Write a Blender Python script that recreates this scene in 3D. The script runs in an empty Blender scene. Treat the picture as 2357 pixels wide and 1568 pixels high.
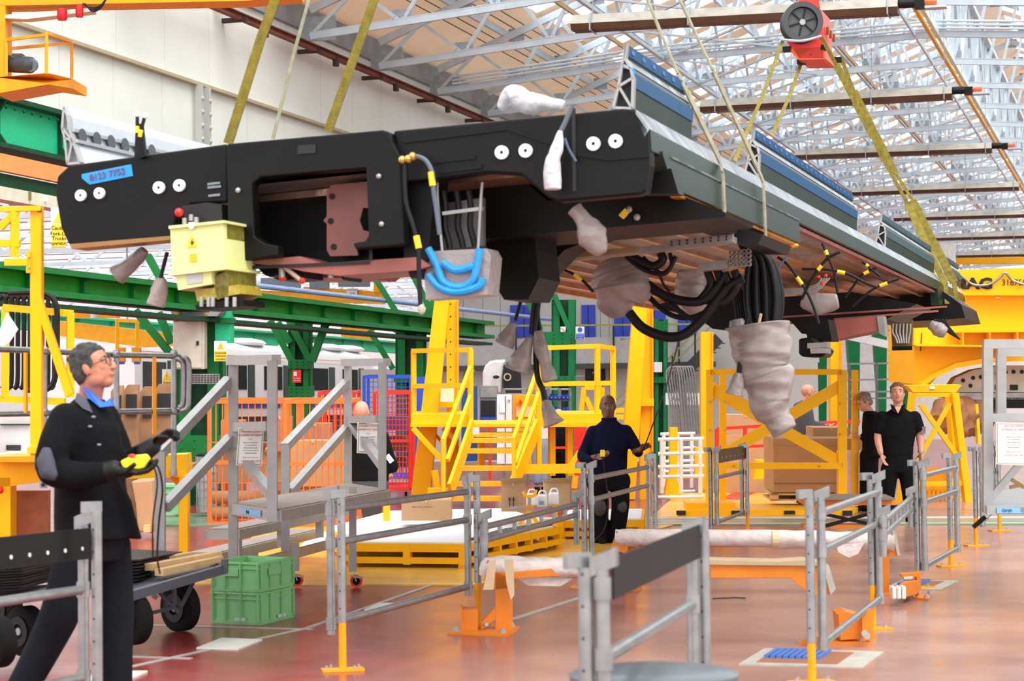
import bpy, bmesh, math, random
from mathutils import Vector, Matrix
R = random.Random(7)
V = Vector
SC = bpy.context.scene
COL = SC.collection
# ---------------------------------------------------------------- camera
F = 5000.0; W, H = 2357, 1568
CAMZ = 1.5
YAW = math.radians(16.3); PIT = math.atan(157/5000); ROL = 0.012
fwd = V((-math.sin(YAW)*math.cos(PIT), math.cos(YAW)*math.cos(PIT), math.sin(PIT)))
r0 = V((math.cos(YAW), math.sin(YAW), 0)); u0 = r0.cross(fwd)
cr = r0*math.cos(ROL) - u0*math.sin(ROL)
cu = u0*math.cos(ROL) + r0*math.sin(ROL)
C0 = V((0, 0, CAMZ))
cd = bpy.data.cameras.new('camera'); cam = bpy.data.objects.new('camera', cd); COL.objects.link(cam)
m = Matrix.Identity(4)
for i in range(3):
    m[i][0] = cr[i]; m[i][1] = cu[i]; m[i][2] = -fwd[i]; m[i][3] = C0[i]
cam.matrix_world = m
cd.sensor_width = 36; cd.lens = 36*F/W; cd.clip_end = 600
cd.dof.use_dof = True; cd.dof.focus_distance = 26; cd.dof.aperture_fstop = 5.0
SC.camera = cam
# ---------------------------------------------------------------- light
wd = bpy.data.worlds.new('overcast_sky'); SC.world = wd; wd.use_nodes = True
wn = wd.node_tree.nodes; bg = wn['Background']
bg.inputs[0].default_value = (0.96, 0.98, 1.0, 1); bg.inputs[1].default_value = 1.85
SC.view_settings.view_transform = 'Standard'; SC.view_settings.look = 'None'
SC.view_settings.gamma = 1; SC.view_settings.use_curve_mapping = False
SC.view_settings.exposure = 0.3
sn = bpy.data.lights.new('hazy_sun', 'SUN'); sn.energy = 2.2; sn.angle = 0.7; sn.color = (1, .97, .93)
so = bpy.data.objects.new('hazy_sun', sn); so.rotation_euler = (math.radians(22), math.radians(30), 0); COL.objects.link(so)
# ---------------------------------------------------------------- pixel rays onto real places
def ray(px, py): return fwd + cr*((px-W/2)/F) + cu*(-(py-H/2)/F)
def at(px, py, d): return C0 + ray(px, py)*d
def onZ(px, py, z=0.0):
    r = ray(px, py); return C0 + r*((z-CAMZ)/r.z)
def onX(px, py, x):
    r = ray(px, py); return C0 + r*(x/r.x)
def onY(px, py, y):
    r = ray(px, py); return C0 + r*(y/r.y)
def on(px, py, p, n):
    r = ray(px, py); return C0 + r*((p-C0).dot(n)/r.dot(n))
def depth(p): return (p-C0).dot(fwd)
# ---------------------------------------------------------------- materials
def lin(c):
    c /= 255; return c/12.92 if c < .04045 else ((c+.055)/1.055)**2.4
MATS = {}
def mat(name, rgb, rough=.5, metal=0.0, var=.12, scale=6.0, bump=0.0, bscale=60., alpha=1.0, coat=0.0, spec=.5, emit=0, trans=0):
    if name in MATS: return MATS[name]
    m = bpy.data.materials.new(name); m.use_nodes = True; MATS[name] = m
    nt = m.node_tree; b = nt.nodes['Principled BSDF']
    c = tuple(lin(x) for x in rgb)
    b.inputs['Base Color'].default_value = (*c, 1)
    b.inputs['Roughness'].default_value = rough; b.inputs['Metallic'].default_value = metal
    b.inputs['Specular IOR Level'].default_value = spec
    if coat: b.inputs['Coat Weight'].default_value = coat; b.inputs['Coat Roughness'].default_value = .1
    if alpha < 1: b.inputs['Alpha'].default_value = alpha
    if trans: b.inputs['Transmission Weight'].default_value = trans
    tc = nt.nodes.new('ShaderNodeTexCoord')
    if var:
        n = nt.nodes.new('ShaderNodeTexNoise'); n.inputs['Scale'].default_value = scale; n.inputs['Detail'].default_value = 6
        r = nt.nodes.new('ShaderNodeValToRGB'); r.color_ramp.elements[0].position = .3; r.color_ramp.elements[1].position = .7
        r.color_ramp.elements[0].color = tuple(max(0, x*(1-var)) for x in c)+(1,)
        r.color_ramp.elements[1].color = tuple(min(1, x*(1+var*.6)) for x in c)+(1,)
        nt.links.new(tc.outputs['Object'], n.inputs['Vector']); nt.links.new(n.outputs[0], r.inputs[0])
        nt.links.new(r.outputs[0], b.inputs['Base Color'])
    if bump:
        n2 = nt.nodes.new('ShaderNodeTexNoise'); n2.inputs['Scale'].default_value = bscale; n2.inputs['Detail'].default_value = 4
        bp = nt.nodes.new('ShaderNodeBump'); bp.inputs['Strength'].default_value = bump; bp.inputs['Distance'].default_value = .02
        nt.links.new(tc.outputs['Object'], n2.inputs['Vector']); nt.links.new(n2.outputs[0], bp.inputs['Height'])
        nt.links.new(bp.outputs[0], b.inputs['Normal'])
    return m
YEL = mat('yellow_paint', (255, 184, 0), .45, var=.05, spec=.25)
YEM = mat('machine_yellow', (255, 188, 0), .5, var=.04, scale=1.5, spec=.25)
YEO = mat('deep_yellow_paint', (240, 156, 8), .5, var=.12, spec=.3)
ORG = mat('orange_paint', (220, 122, 8), .5, var=.1)
OCA = mat('orange_cage_paint', (246, 110, 30), .5)
GRN = mat('green_paint', (8, 112, 48), .5, spec=.3, var=.2, scale=3)
GRB = mat('bright_green_paint', (22, 142, 34), .5, spec=.3, var=.2, scale=2)
TEA = mat('teal_green_paint', (16, 186, 132), .5, var=.12, scale=2, bump=.3, bscale=30)
DGN = mat('dark_green_paint', (8, 66, 38), .6, spec=.3, var=.3)
GRY = mat('roof_steel_grey', (208, 224, 234), .5, var=.12, scale=2)
DGY = mat('riveted_steel_grey', (160, 170, 178), .5, var=.2)
GAL = mat('galvanised_tube', (148, 149, 149), .36, metal=.7, var=.2, scale=14)
ALU = mat('brushed_aluminium', (164, 164, 162), .42, metal=.45, var=.12, scale=8)
ALD = mat('weathered_aluminium', (158, 156, 152), .5, metal=.4, var=.25)
BLK = mat('black_chassis_paint', (13, 13, 12), .45, var=.3, scale=3, spec=.2)
BLR = mat('black_rubber', (15, 15, 16), .5, spec=.3, var=.3)
BLT = mat('black_tyre', (17, 16, 16), .8, spec=.2, var=.2)
COP = mat('brown_primer', (150, 84, 74), .42, var=.3, scale=4)
FLU = mat('underfloor_metal', (205, 165, 140), .32, metal=.85, var=.35, scale=3, bump=.4, bscale=8)
WHT = mat('white_paint', (232, 233, 232), .5, var=.05)
CRM = mat('cream_cladding', (238, 240, 232), .6, var=.05, scale=.6)
GWL = mat('grey_wall_panel', (188, 188, 184), .6, var=.06, scale=.5)
RST = mat('rusty_rail', (128, 66, 46), .8, var=.35, scale=2)
BRN = mat('brown_timber', (150, 112, 78), .6, var=.3, scale=5)
CBD = mat('cardboard', (182, 142, 102), .8, var=.08, scale=3)
PAL = mat('pale_timber', (216, 176, 122), .7, var=.2, scale=9)
PLY = mat('brown_plywood', (160, 92, 52), .5, var=.25, scale=12)
RED = mat('red_paint', (226, 44, 26), .4, var=.1)
BLU = mat('blue_paint', (30, 80, 200), .45, var=.1)
SKB = mat('light_blue_pipe', (130, 160, 205), .4)
TAP = mat('blue_tape', (30, 150, 225), .5, var=.15, scale=30)
TYL = mat('yellow_tape', (235, 205, 40), .5)
PLS = mat('plastic_sheet', (158, 146, 142), .32, var=.3, scale=5, bump=.45, bscale=9, alpha=.86)
PLW = mat('white_plastic_sheet', (196, 196, 200), .4, var=.1, scale=12, bump=.5, bscale=25)
STR = mat('olive_sling', (128, 114, 30), .8, var=.4, scale=16, bump=.5, bscale=120)
STD = mat('grey_sling', (150, 146, 120), .8, var=.3, scale=20)
PAP = mat('paper', (240, 240, 238), .7, var=.02)
INK = mat('ink_dark', (30, 30, 32), .7, var=0)
INR = mat('ink_red', (205, 50, 60), .7, var=0)
GLS = mat('dark_glass', (28, 38, 42), .08, var=0)
CRT = mat('green_crate_plastic', (128, 194, 130), .4, var=.06)
NAV = mat('navy_knit', (19, 21, 44), .95, spec=.1, var=.2, scale=20, bump=.4)
CLB = mat('black_cloth', (14, 14, 17), .9, spec=.15, var=.25, scale=8, bump=.4, bscale=14)
CLG = mat('grey_cloth', (78, 78, 88), .9, spec=.2, var=.2, scale=8, bump=.3, bscale=14)
SKN = mat('skin_tanned', (182, 118, 90), .5, var=.1, scale=20)
SKP = mat('skin_pale', (208, 146, 122), .5, var=.08, scale=20)
SKD = mat('skin_dark', (104, 66, 52), .42, var=.15, scale=20)
# ---------------------------------------------------------------- mesh builder
class MB:
    def __init__(s): s.v = []; s.f = []
    def add(s, vs, fs):
        o = len(s.v); s.v += [V(x) for x in vs]; s.f += [tuple(i+o for i in f) for f in fs]; return s
    def hexa(s, p):   # p: 8 points, bottom ring 0-3, top ring 4-7
        return s.add(p, [(3,2,1,0), (4,5,6,7), (0,1,5,4), (1,2,6,5), (2,3,7,6), (3,0,4,7)])
    def box(s, c, d, rz=0, M=None):
        c = V(c); hx, hy, hz = d[0]/2, d[1]/2, d[2]/2
        co, si = math.cos(rz), math.sin(rz); p = []
        for z in (-hz, hz):
            for x, y in ((-hx,-hy), (hx,-hy), (hx,hy), (-hx,hy)):
                q = V((x*co-y*si, x*si+y*co, z)) if M is None else M @ V((x, y, z))
                p.append(c+q)
        return s.hexa(p)
    def bb(s, a, b):  # axis-aligned from corner to corner
        a, b = V(a), V(b); return s.box((a+b)/2, [abs(b[i]-a[i]) for i in range(3)])
    def bar(s, a, b, w, h=None, up=(0,0,1)):
        a, b = V(a), V(b); h = h or w; d = (b-a)
        if d.length < 1e-6: return s
        d.normalize(); u = V(up); x = d.cross(u)
        if x.length < 1e-3: x = d.cross(V((0,1,0)))
        x.normalize(); u = x.cross(d).normalized()
        p = []
        for e in (a, b):
            for i, j in ((-1,-1), (1,-1), (1,1), (-1,1)): p.append(e+x*(i*w/2)+u*(j*h/2))
        return s.hexa(p)
    def ibeam(s, a, b, w, h, t=.02, up=(0,0,1)):
        a, b = V(a), V(b); u = V(up); d = (b-a).normalized(); x = d.cross(u).normalized(); u = x.cross(d)
        s.bar(a+u*(h/2-t/2), b+u*(h/2-t/2), w, t, up); s.bar(a-u*(h/2-t/2), b-u*(h/2-t/2), w, t, up)
        return s.bar(a, b, t*.8, h-2*t, up)
    def angle(s, a, b, w, t=.012, up=(0,0,1)):
        a, b = V(a), V(b); d = (b-a).normalized(); x = d.cross(V(up))
        if x.length < 1e-3: x = V((1,0,0))
        x.normalize(); u = x.cross(d)
        s.bar(a, b, w, t, up); return s.bar(a+u*w/2, b+u*w/2, t, w, up)
    def tube(s, pts, r, n=10, cap=True, flat=None):
        pts = [V(p) for p in pts]; N = len(pts)
        rs = r if isinstance(r, (list, tuple)) else [r]*N
        o = len(s.v); prev = None
        for i, p in enumerate(pts):
            t = (pts[min(i+1, N-1)]-pts[max(i-1, 0)])
            if t.length < 1e-9: t = V((0,0,1))
            t.normalize()
            if prev is None:
                a = t.cross(V((0,0,1)))
                if a.length < .05: a = t.cross(V((0,1,0)))
            else: a = prev - t*prev.dot(t)
            if a.length < 1e-6: a = t.orthogonal()
            a.normalize(); prev = a; b = t.cross(a)
            for k in range(n):
                th = 2*math.pi*k/n; fa = 1 if flat is None else flat
                s.v.append(p + a*(rs[i]*math.cos(th)*fa) + b*(rs[i]*math.sin(th)))
        for i in range(N-1):
            for k in range(n):
                k2 = (k+1) % n
                s.f.append((o+i*n+k, o+i*n+k2, o+(i+1)*n+k2, o+(i+1)*n+k))
        if cap:
            s.f.append(tuple(o+k for k in range(n))[::-1]); s.f.append(tuple(o+(N-1)*n+k for k in range(n)))
        return s
    def cyl(s, a, b, r, r2=None, n=16): return s.tube([a, b], [r, r if r2 is None else r2], n)
    def ring(s, c, ax, ro, ri, th, n=24):
        c, ax = V(c), V(ax).normalized(); a = ax.orthogonal().normalized(); b = ax.cross(a); o = len(s.v)
        for k in range(n):
            t = 2*math.pi*k/n; e = a*math.cos(t)+b*math.sin(t)
            for rr, hh in ((ro, -th/2), (ro, th/2), (ri, th/2), (ri, -th/2)): s.v.append(c+e*rr+ax*hh)
        for k in range(n):
            k2 = (k+1) % n
            for j in range(4):
                j2 = (j+1) % 4; s.f.append((o+k*4+j, o+k2*4+j, o+k2*4+j2, o+k*4+j2))
        return s
    def prism(s, poly, ext):   # planar polygon (3D points) extruded by vector ext
        poly = [V(p) for p in poly]; e = V(ext); n = len(poly)
        s.add(poly+[p+e for p in poly], [tuple(range(n))[::-1], tuple(range(n, 2*n))] + [(i, (i+1) % n, (i+1) % n+n, i+n) for i in range(n)])
        return s
    def ell(s, c, r, nu=16, nv=10, M=None):
        c = V(c); o = len(s.v); r = (r, r, r) if isinstance(r, (int, float)) else r
        def T(q): return c + (M @ q if M is not None else q)
        s.v.append(T(V((0,0,-r[2]))))
        for j in range(1, nv):
            ph = -math.pi/2 + math.pi*j/nv
            for i in range(nu):
                th = 2*math.pi*i/nu; s.v.append(T(V((r[0]*math.cos(ph)*math.cos(th), r[1]*math.cos(ph)*math.sin(th), r[2]*math.sin(ph)))))
        s.v.append(T(V((0,0,r[2])))); t = len(s.v)-1
        for i in range(nu):
            i2 = (i+1) % nu; s.f.append((o, o+1+i2, o+1+i)); b = o+1+(nv-2)*nu; s.f.append((t, b+i, b+i2))
            for j in range(nv-2):
                a = o+1+j*nu; s.f.append((a+i, a+i2, a+nu+i2, a+nu+i))
        return s
    def loft(s, secs, n=20, cap=True):   # secs: (centre, half-vector a, half-vector b)
        o = len(s.v)
        for c, a, b in secs:
            for k in range(n):
                t = 2*math.pi*k/n; s.v.append(V(c)+V(a)*math.cos(t)+V(b)*math.sin(t))
        for i in range(len(secs)-1):
            for k in range(n):
                k2 = (k+1) % n; s.f.append((o+i*n+k, o+i*n+k2, o+(i+1)*n+k2, o+(i+1)*n+k))
        if cap:
            s.f.append(tuple(o+k for k in range(n))[::-1]); s.f.append(tuple(o+(len(secs)-1)*n+k for k in range(n)))
        return s
def spline(pts, k=8):
    P = [V(p) for p in pts]; out = []
    for i in range(len(P)-1):
        a, b, c, d = P[max(i-1, 0)], P[i], P[i+1], P[min(i+2, len(P)-1)]
        for j in range(k):
            t = j/k; out.append(.5*((2*b)+(c-a)*t+(2*a-5*b+4*c-d)*t*t+(3*b-a-3*c+d)*t**3))
    out.append(P[-1]); return out
def props(o, label=None, cat=None, group=None, kind=None):
    if label: o['label'] = label
    if cat: o['category'] = cat
    if group: o['group'] = group
    if kind: o['kind'] = kind
def mk(name, mb, m, parent=None, base=None, smooth=False, bevel=0, label=None, kind=None, vox=0, sm=0, sub=0):
    me = bpy.data.meshes.new(name); b = V(base) if base is not None else V((0,0,0))
    me.from_pydata([v-b for v in mb.v], [], mb.f); me.validate()
    bmh = bmesh.new(); bmh.from_mesh(me); bmesh.ops.recalc_face_normals(bmh, faces=bmh.faces); bmh.to_mesh(me); bmh.free()
    me.materials.append(m)
    o = bpy.data.objects.new(name, me); COL.objects.link(o)
    if parent is not None: o.parent = parent
    else: o.location = b
    if vox:
        r = o.modifiers.new('r', 'REMESH'); r.mode = 'VOXEL'; r.voxel_size = vox; r.use_smooth_shade = True
    if sm:
        q = o.modifiers.new('s', 'SMOOTH'); q.iterations = sm; q.factor = .5
    if bevel:
        q = o.modifiers.new('b', 'BEVEL'); q.width = bevel; q.segments = 2; q.limit_method = 'ANGLE'
    if sub:
        q = o.modifiers.new('u', 'SUBSURF'); q.levels = sub; q.render_levels = sub
    if smooth:
        for p in me.polygons: p.use_smooth = True
        if not (vox or sub) and len(me.polygons) < 60000:
            try: me.set_sharp_from_angle(angle=math.radians(38))
            except Exception: pass
    if label: o['label'] = label
    if kind: o['kind'] = kind
    return o
class Thing:
    def __init__(s, name, label, cat, base, group=None, kind=None):
        s.e = bpy.data.objects.new(name, None); s.b = V(base); s.e.location = s.b; s.e.empty_display_size = .1
        COL.objects.link(s.e); props(s.e, label, cat, group, kind)
    def part(s, name, mb, m, parent=None, **k):
        return mk(name, mb, m, parent or s.e, s.b, **k)
def solo(name, label, cat, mb, m, group=None, kind=None, base=None, **k):
    if base is None:
        lo = [min(v[i] for v in mb.v) for i in range(3)]; hi = [max(v[i] for v in mb.v) for i in range(3)]
        base = ((lo[0]+hi[0])/2, (lo[1]+hi[1])/2, lo[2])
    o = mk(name, mb, m, None, base, **k); props(o, label, cat, group, kind); return o
def struct(name, mb, m, label=None, **k):
    o = mk(name, mb, m, None, (0,0,0), **k); o['kind'] = 'structure'
    if label: o['label'] = label
    return o
def dup(root, off, label=None):
    def rec(o, p):
        c = o.copy(); COL.objects.link(c); c.parent = p
        for ch in o.children: rec(ch, c)
        return c
    c = rec(root, None); c.location = root.location + V(off)
    if label: c['label'] = label
    return c
def text(name, s, size, loc, xdir, ydir, m, parent, base, th=.002, bold=0, align='CENTER', sx=1.0):
    cu_ = bpy.data.curves.new(name, 'FONT'); cu_.body = s; cu_.size = size; cu_.align_x = align; cu_.align_y = 'CENTER'
    cu_.extrude = th; cu_.offset = bold
    cu_.resolution_u = 2
    tmp = bpy.data.objects.new('tmp', cu_); me = bpy.data.meshes.new_from_object(tmp)
    bpy.data.objects.remove(tmp); x = V(xdir).normalized(); z = x.cross(V(ydir)).normalized(); y = z.cross(x)
    b = V(base)
    for v in me.vertices: v.co = V(loc)+x*(v.co.x*sx)+y*v.co.y+z*v.co.z-b
    me.materials.clear(); me.materials.append(m)
    o = bpy.data.objects.new(name, me); COL.objects.link(o); o.parent = parent
    return o
ORD = 'first second third fourth fifth sixth seventh eighth ninth tenth eleventh twelfth thirteenth fourteenth fifteenth sixteenth seventeenth eighteenth nineteenth twentieth twenty-first twenty-second twenty-third twenty-fourth twenty-fifth twenty-sixth twenty-seventh'.split()
# ================================================================ the hall
def floor_mat():
    m = bpy.data.materials.new('epoxy_floor'); m.use_nodes = True; nt = m.node_tree; N = nt.nodes; L = nt.links
    b = N['Principled BSDF']; tc = N.new('ShaderNodeTexCoord')
    def noise(s, d=6, sx=1, sy=1):
        mp = N.new('ShaderNodeMapping'); mp.inputs['Scale'].default_value = (sx, sy, 1)
        n = N.new('ShaderNodeTexNoise'); n.inputs['Scale'].default_value = s; n.inputs['Detail'].default_value = d
        L.new(tc.outputs['Object'], mp.inputs['Vector']); L.new(mp.outputs[0], n.inputs['Vector']); return n
    def ramp(n, a, c, ca, cb):
        r = N.new('ShaderNodeValToRGB'); r.color_ramp.elements[0].position = a; r.color_ramp.elements[1].position = c
        r.color_ramp.elements[0].color = ca; r.color_ramp.elements[1].color = cb; L.new(n, r.inputs[0]); return r
    q = lambda *c: tuple(lin(x) for x in c)+(1,)
    base = ramp(noise(.9).outputs[0], .35, .65, q(146, 108, 98), q(172, 134, 122))
    red = ramp(noise(2.0).outputs[0], .3, .7, q(128, 36, 34), q(152, 56, 50))
    sep = N.new('ShaderNodeSeparateXYZ'); L.new(tc.outputs['Object'], sep.inputs[0])
    mr = N.new('ShaderNodeMapRange'); mr.inputs['From Min'].default_value = -3.2; mr.inputs['From Max'].default_value = -4.6
    L.new(sep.outputs['X'], mr.inputs['Value'])
    mx = N.new('ShaderNodeMix'); mx.data_type = 'RGBA'; L.new(mr.outputs[0], mx.inputs[0])
    L.new(base.outputs[0], mx.inputs[6]); L.new(red.outputs[0], mx.inputs[7])
    dirt = ramp(noise(5, 8, .6, 2.2).outputs[0], .52, .74, (0, 0, 0, 1), (1, 1, 1, 1))
    mul = N.new('ShaderNodeMath'); mul.operation = 'MULTIPLY'; mul.inputs[1].default_value = .35; L.new(dirt.outputs[0], mul.inputs[0])
    mx2 = N.new('ShaderNodeMix'); mx2.data_type = 'RGBA'; L.new(mul.outputs[0], mx2.inputs[0])
    L.new(mx.outputs[2], mx2.inputs[6]); mx2.inputs[7].default_value = q(120, 104, 98)
    L.new(mx2.outputs[2], b.inputs['Base Color'])
    rr = N.new('ShaderNodeMapRange'); rr.inputs['To Min'].default_value = .12; rr.inputs['To Max'].default_value = .34
    L.new(noise(1.6).outputs[0], rr.inputs['Value']); L.new(rr.outputs[0], b.inputs['Roughness'])
    b.inputs['Specular IOR Level'].default_value = .6
    bp = N.new('ShaderNodeBump'); bp.inputs['Strength'].default_value = .12; bp.inputs['Distance'].default_value = .01
    L.new(noise(7, 3).outputs[0], bp.inputs['Height']); L.new(bp.outputs[0], b.inputs['Normal'])
    return m
struct('floor', MB().box((-15, 95, -.05), (80, 210, .1)), floor_mat(), 'glossy brownish red painted workshop floor')
MZ = [.002]
def mark(name, pix, m, z=.004):
    MZ[0] += .0012; z = MZ[0]
    mb = MB(); p = [onZ(x, y, z) for x, y in pix]; mb.prism([V((a.x, a.y, .0005)) for a in p], (0, 0, z))
    return struct(name, mb, m)
def line(name, a, b, w, m, z=.004):
    MZ[0] += .0012; z = MZ[0]
    a, b = onZ(*a), onZ(*b); d = (b-a).normalized(); n = V((-d.y, d.x, 0))*w/2
    mb = MB().prism([V((q.x, q.y, .0005)) for q in (a-n, b-n, b+n, a+n)], (0, 0, z)); return struct(name, mb, m)
LG = mat('line_grey', (176, 168, 162), .4, var=.2); LW = mat('line_white', (226, 224, 216), .35, var=.1)
LY = mat('floor_yellow', (236, 184, 70), .22, var=.18, scale=3); LGn = mat('floor_green', (122, 150, 124), .25, var=.15)
FG = mat('floor_grey_screed', (176, 172, 160), .5, var=.2)
n = 1
for a, b, w in (((120, 1575), (720, 1444), .05), ((240, 1511), (440, 1517), .05), ((320, 1440), (720, 1450), .045), ((1170, 1430), (1420, 1350), .05), ((700, 1450), (1060, 1325), .035)):
    line('trim_%d' % n, a, b, w, LG); n += 1
mark('trim_%d' % n, [(452, 1491), (548, 1494), (604, 1472), (510, 1468)], LW, .006); n += 1
mark('trim_%d' % n, [(838, 1403), (898, 1403), (922, 1388), (872, 1388)], LW, .006); n += 1
mark('trim_%d' % n, [(140, 1568), (300, 1562), (340, 1544), (290, 1544)], LW, .006); n += 1
mark('trim_%d' % n, [(420, 1342), (1085, 1347), (1330, 1300), (1440, 1240), (1560, 1205), (620, 1200), (520, 1290)], LY); n += 1
line('trim_%d' % n, (415, 1344), (1090, 1348), .03, LW, .006); n += 1
line('trim_%d' % n, (1090, 1348), (1340, 1300), .03, LW, .006); n += 1
mark('trim_%d' % n, [(900, 1197), (2357, 1194), (2357, 1206), (880, 1208)], LGn); n += 1
line('trim_%d' % n, (700, 1196), (2357, 1192), .05, LW, .006); n += 1
line('trim_%d' % n, (700, 1209), (2357, 1207), .05, LW, .006); n += 1
mark('trim_%d' % n, [(370, 1182), (620, 1182), (600, 1208), (350, 1208)], LGn); n += 1
mark('trim_%d' % n, [(1500, 1190), (1860, 1188), (1820, 1135), (1560, 1135)], LY); n += 1
# sunken floor panel with blue vents, foreground right
def hatch(label, quad, spl):
    z = .006; P = [onZ(x, y, 0) for x, y in quad]
    t = Thing('floor_hatch', label, 'floor panel', sum(P, V((0,0,0)))/4)
    f = lambda s, r: (P[0]*(1-s)+P[1]*s)*(1-r)+(P[3]*(1-s)+P[2]*s)*r
    t.part('surround', MB().prism(P, (0, 0, z)), FG)
    t.part('brown_sheet', MB().prism([f(.12, .12), f(.78, .12), f(.78, .85), f(.12, .85)], (0, 0, z+.003)), mat('brown_sheet', (156, 100, 66), .5))
    mb = MB(); k = 9
    for i in range(k):
        s0 = .13+.6*spl*i/k; mb.prism([f(s0, .35), f(s0+.05*spl, .35), f(s0+.05*spl+.0, .84), f(s0, .84)], (0, 0, z+.02))
    t.part('blue_vent', mb, mat('blue_vent', (66, 116, 190), .4), label='blue slatted vent')
hatch('grey floor panel with blue slats and brown sheet in foreground', [(1700, 1531), (1985, 1538), (2034, 1502), (1760, 1494)], .8)
hatch('floor panel with blue slats below the right row of fences, farther away', [(2030, 1356), (2165, 1358), (2208, 1338), (2080, 1336)], .7)

# ---------------------------------------------------------------- left wall above the runway
XW = -20.0
mb = MB(); y = 24.0; i = 0
while y < 190:
    mb.box((XW-.05, y+1.14, 10.45), (.1, 2.26, 3.4)); mb.box((XW-.12, y+1.14, 7.4), (.1, 2.26, 3.0)); y += 2.28
struct('wall_left', mb, CRM, 'cream clad wall of tall panels')
struct('wall_left_backing', MB().box((XW-.22, 105, 9.1), (.08, 170, 6.4)), mat('seam_dark', (150, 148, 138), .7))
struct('trim_60', MB().box((XW+.03, 105, 8.75), (.1, 166, .07)), mat('drip_rail', (190, 172, 140), .6), 'brown drip rail across the cream wall')
t = Thing('crane_track', 'long rusty brown rail running along the top of the cream wall', 'rail', (XW+.5, 25, 10.4))
t.part('rail', MB().ibeam((XW+.45, 25, 10.45), (XW+.45, 180, 10.45), .16, .16, .03), RST)
mb = MB()
for k in range(31): mb.box((XW+.3, 27+k*4.57, 10.38), (.6, .1, .1)); mb.box((XW+.5, 28.3+k*4.57, 10.3), (.12, .16, .22))
t.part('bracket', mb, mat('rail_bracket', (70, 55, 48), .8), kind='stuff')
t = Thing('wall_stanchion', 'pair of pale bolted steel strips up the cream wall', 'column', onX(468, 330, XW+.1))
for k, px in enumerate((459, 477)):
    a = onX(px, 195 if k == 0 else 202, XW+.1); mb = MB().bar((a.x, a.y, 5.9), a, .14, .1)
    f = t.part('strip', mb, GWL)
    b2 = MB()
    for j in range(6): b2.ell((a.x+.07, a.y, a.z-.3-j*.3), .05, 8, 5)
    t.part('bolts', b2, GWL, parent=f)
# ---------------------------------------------------------------- roof
XR, ZR, ZE = -5.3, 17.2, 11.4   # ridge line, ridge height, eaves height
XE = XW-.3; XRR = 9.4
slope = (ZR-ZE)/(XR-XE)
Y0, TS = 32.2, 5.0
def roof_z(x): return ZE+(x-XE)*slope if x <= XR else ZR-(x-XR)*slope
BRD = mat('roof_boards_translucent', (246, 232, 212), .7, var=.08, scale=1)
def rpan(mb, x0, x1, y0, y1, dz=0, th=.05):
    mb.hexa([V((x, y, roof_z(x)+dz+z)) for z in (0, th) for x, y in ((x0, y0), (x1, y0), (x1, y1), (x0, y1))])
lb, gl, rb, lb2 = MB(), MB(), MB(), MB()
bars = MB()
for k in range(31):
    ya = Y0+k*TS
    if ya < 44: continue
    for j in range(4):
        y0_ = ya+j*TS/4; y1_ = y0_+TS/4-.02
        rpan(lb, XE, -16.6, y0_, y1_)
        if j % 2 == 0: rpan(lb, -16.6, -6.4, y0_, y1_)
        rpan(lb, -6.4, XR, y0_, y1_)
        if j % 2 == 1: rpan(rb, XR, -3.4, y0_, y1_)
        for x0_, x1_, cond in ((-16.6, -6.4, j % 2 == 1),):
            if cond:
                rpan(gl, x0_, x1_, y0_, y1_, .0, .012)
nt = BRD.node_tree; pb_ = nt.nodes['Principled BSDF']; tl_ = nt.nodes.new('ShaderNodeBsdfTranslucent'); tl_.inputs[0].default_value = (.92, .8, .66, 1)  # translucency added so the board undersides glow with sky light
mx_s = nt.nodes.new('ShaderNodeMixShader'); mx_s.inputs[0].default_value = .3; om = [n_ for n_ in nt.nodes if n_.type == 'OUTPUT_MATERIAL'][0]
nt.links.new(pb_.outputs[0], mx_s.inputs[1]); nt.links.new(tl_.outputs[0], mx_s.inputs[2]); nt.links.new(mx_s.outputs[0], om.inputs[0])
struct('ceiling_left', lb, BRD, 'cream boarded roof slope')
struct('ceiling_right', rb, BRD, 'right roof slope with open rooflights')
gm = bpy.data.materials.new('wired_glass'); gm.use_nodes = True
nt = gm.node_tree; nt.nodes.clear(); o_ = nt.nodes.new('ShaderNodeOutputMaterial'); tr = nt.nodes.new('ShaderNodeBsdfTransparent'); tr.inputs[0].default_value = (.95, .98, 1, 1)
tl = nt.nodes.new('ShaderNodeBsdfTranslucent'); tl.inputs[0].default_value = (.95, .97, 1, 1); mxs = nt.nodes.new('ShaderNodeMixShader'); mxs.inputs[0].default_value = .25
nt.links.new(tr.outputs[0], mxs.inputs[1]); nt.links.new(tl.outputs[0], mxs.inputs[2]); nt.links.new(mxs.outputs[0], o_.inputs[0])
struct('window_1', gl, gm, 'long rooflight panes between the boards')
# purlins
pm = MB()
for x in (-17.6, -15.2, -12.7, -10.1, -7.6): pm.bar((x, Y0, roof_z(x)-.12), (x, Y0+30*TS, roof_z(x)-.12), .09, .2)
for x in (-3, -.5, 2, 5): pm.bar((x, Y0, roof_z(x)-.12), (x, Y0+30*TS, roof_z(x)-.12), .09, .2)
struct('trim_61', pm, GRY, 'purlins under the roof boards')
# eaves gutter beam along the wall head
struct('trim_62', MB().bar((XE+.35, 25, 11.35), (XE+.35, 183, 11.35), .12, .8), mat('gutter_grey', (150, 153, 156), .6, var=.25, scale=1.5), 'stained grey gutter beam at the eaves')
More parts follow.
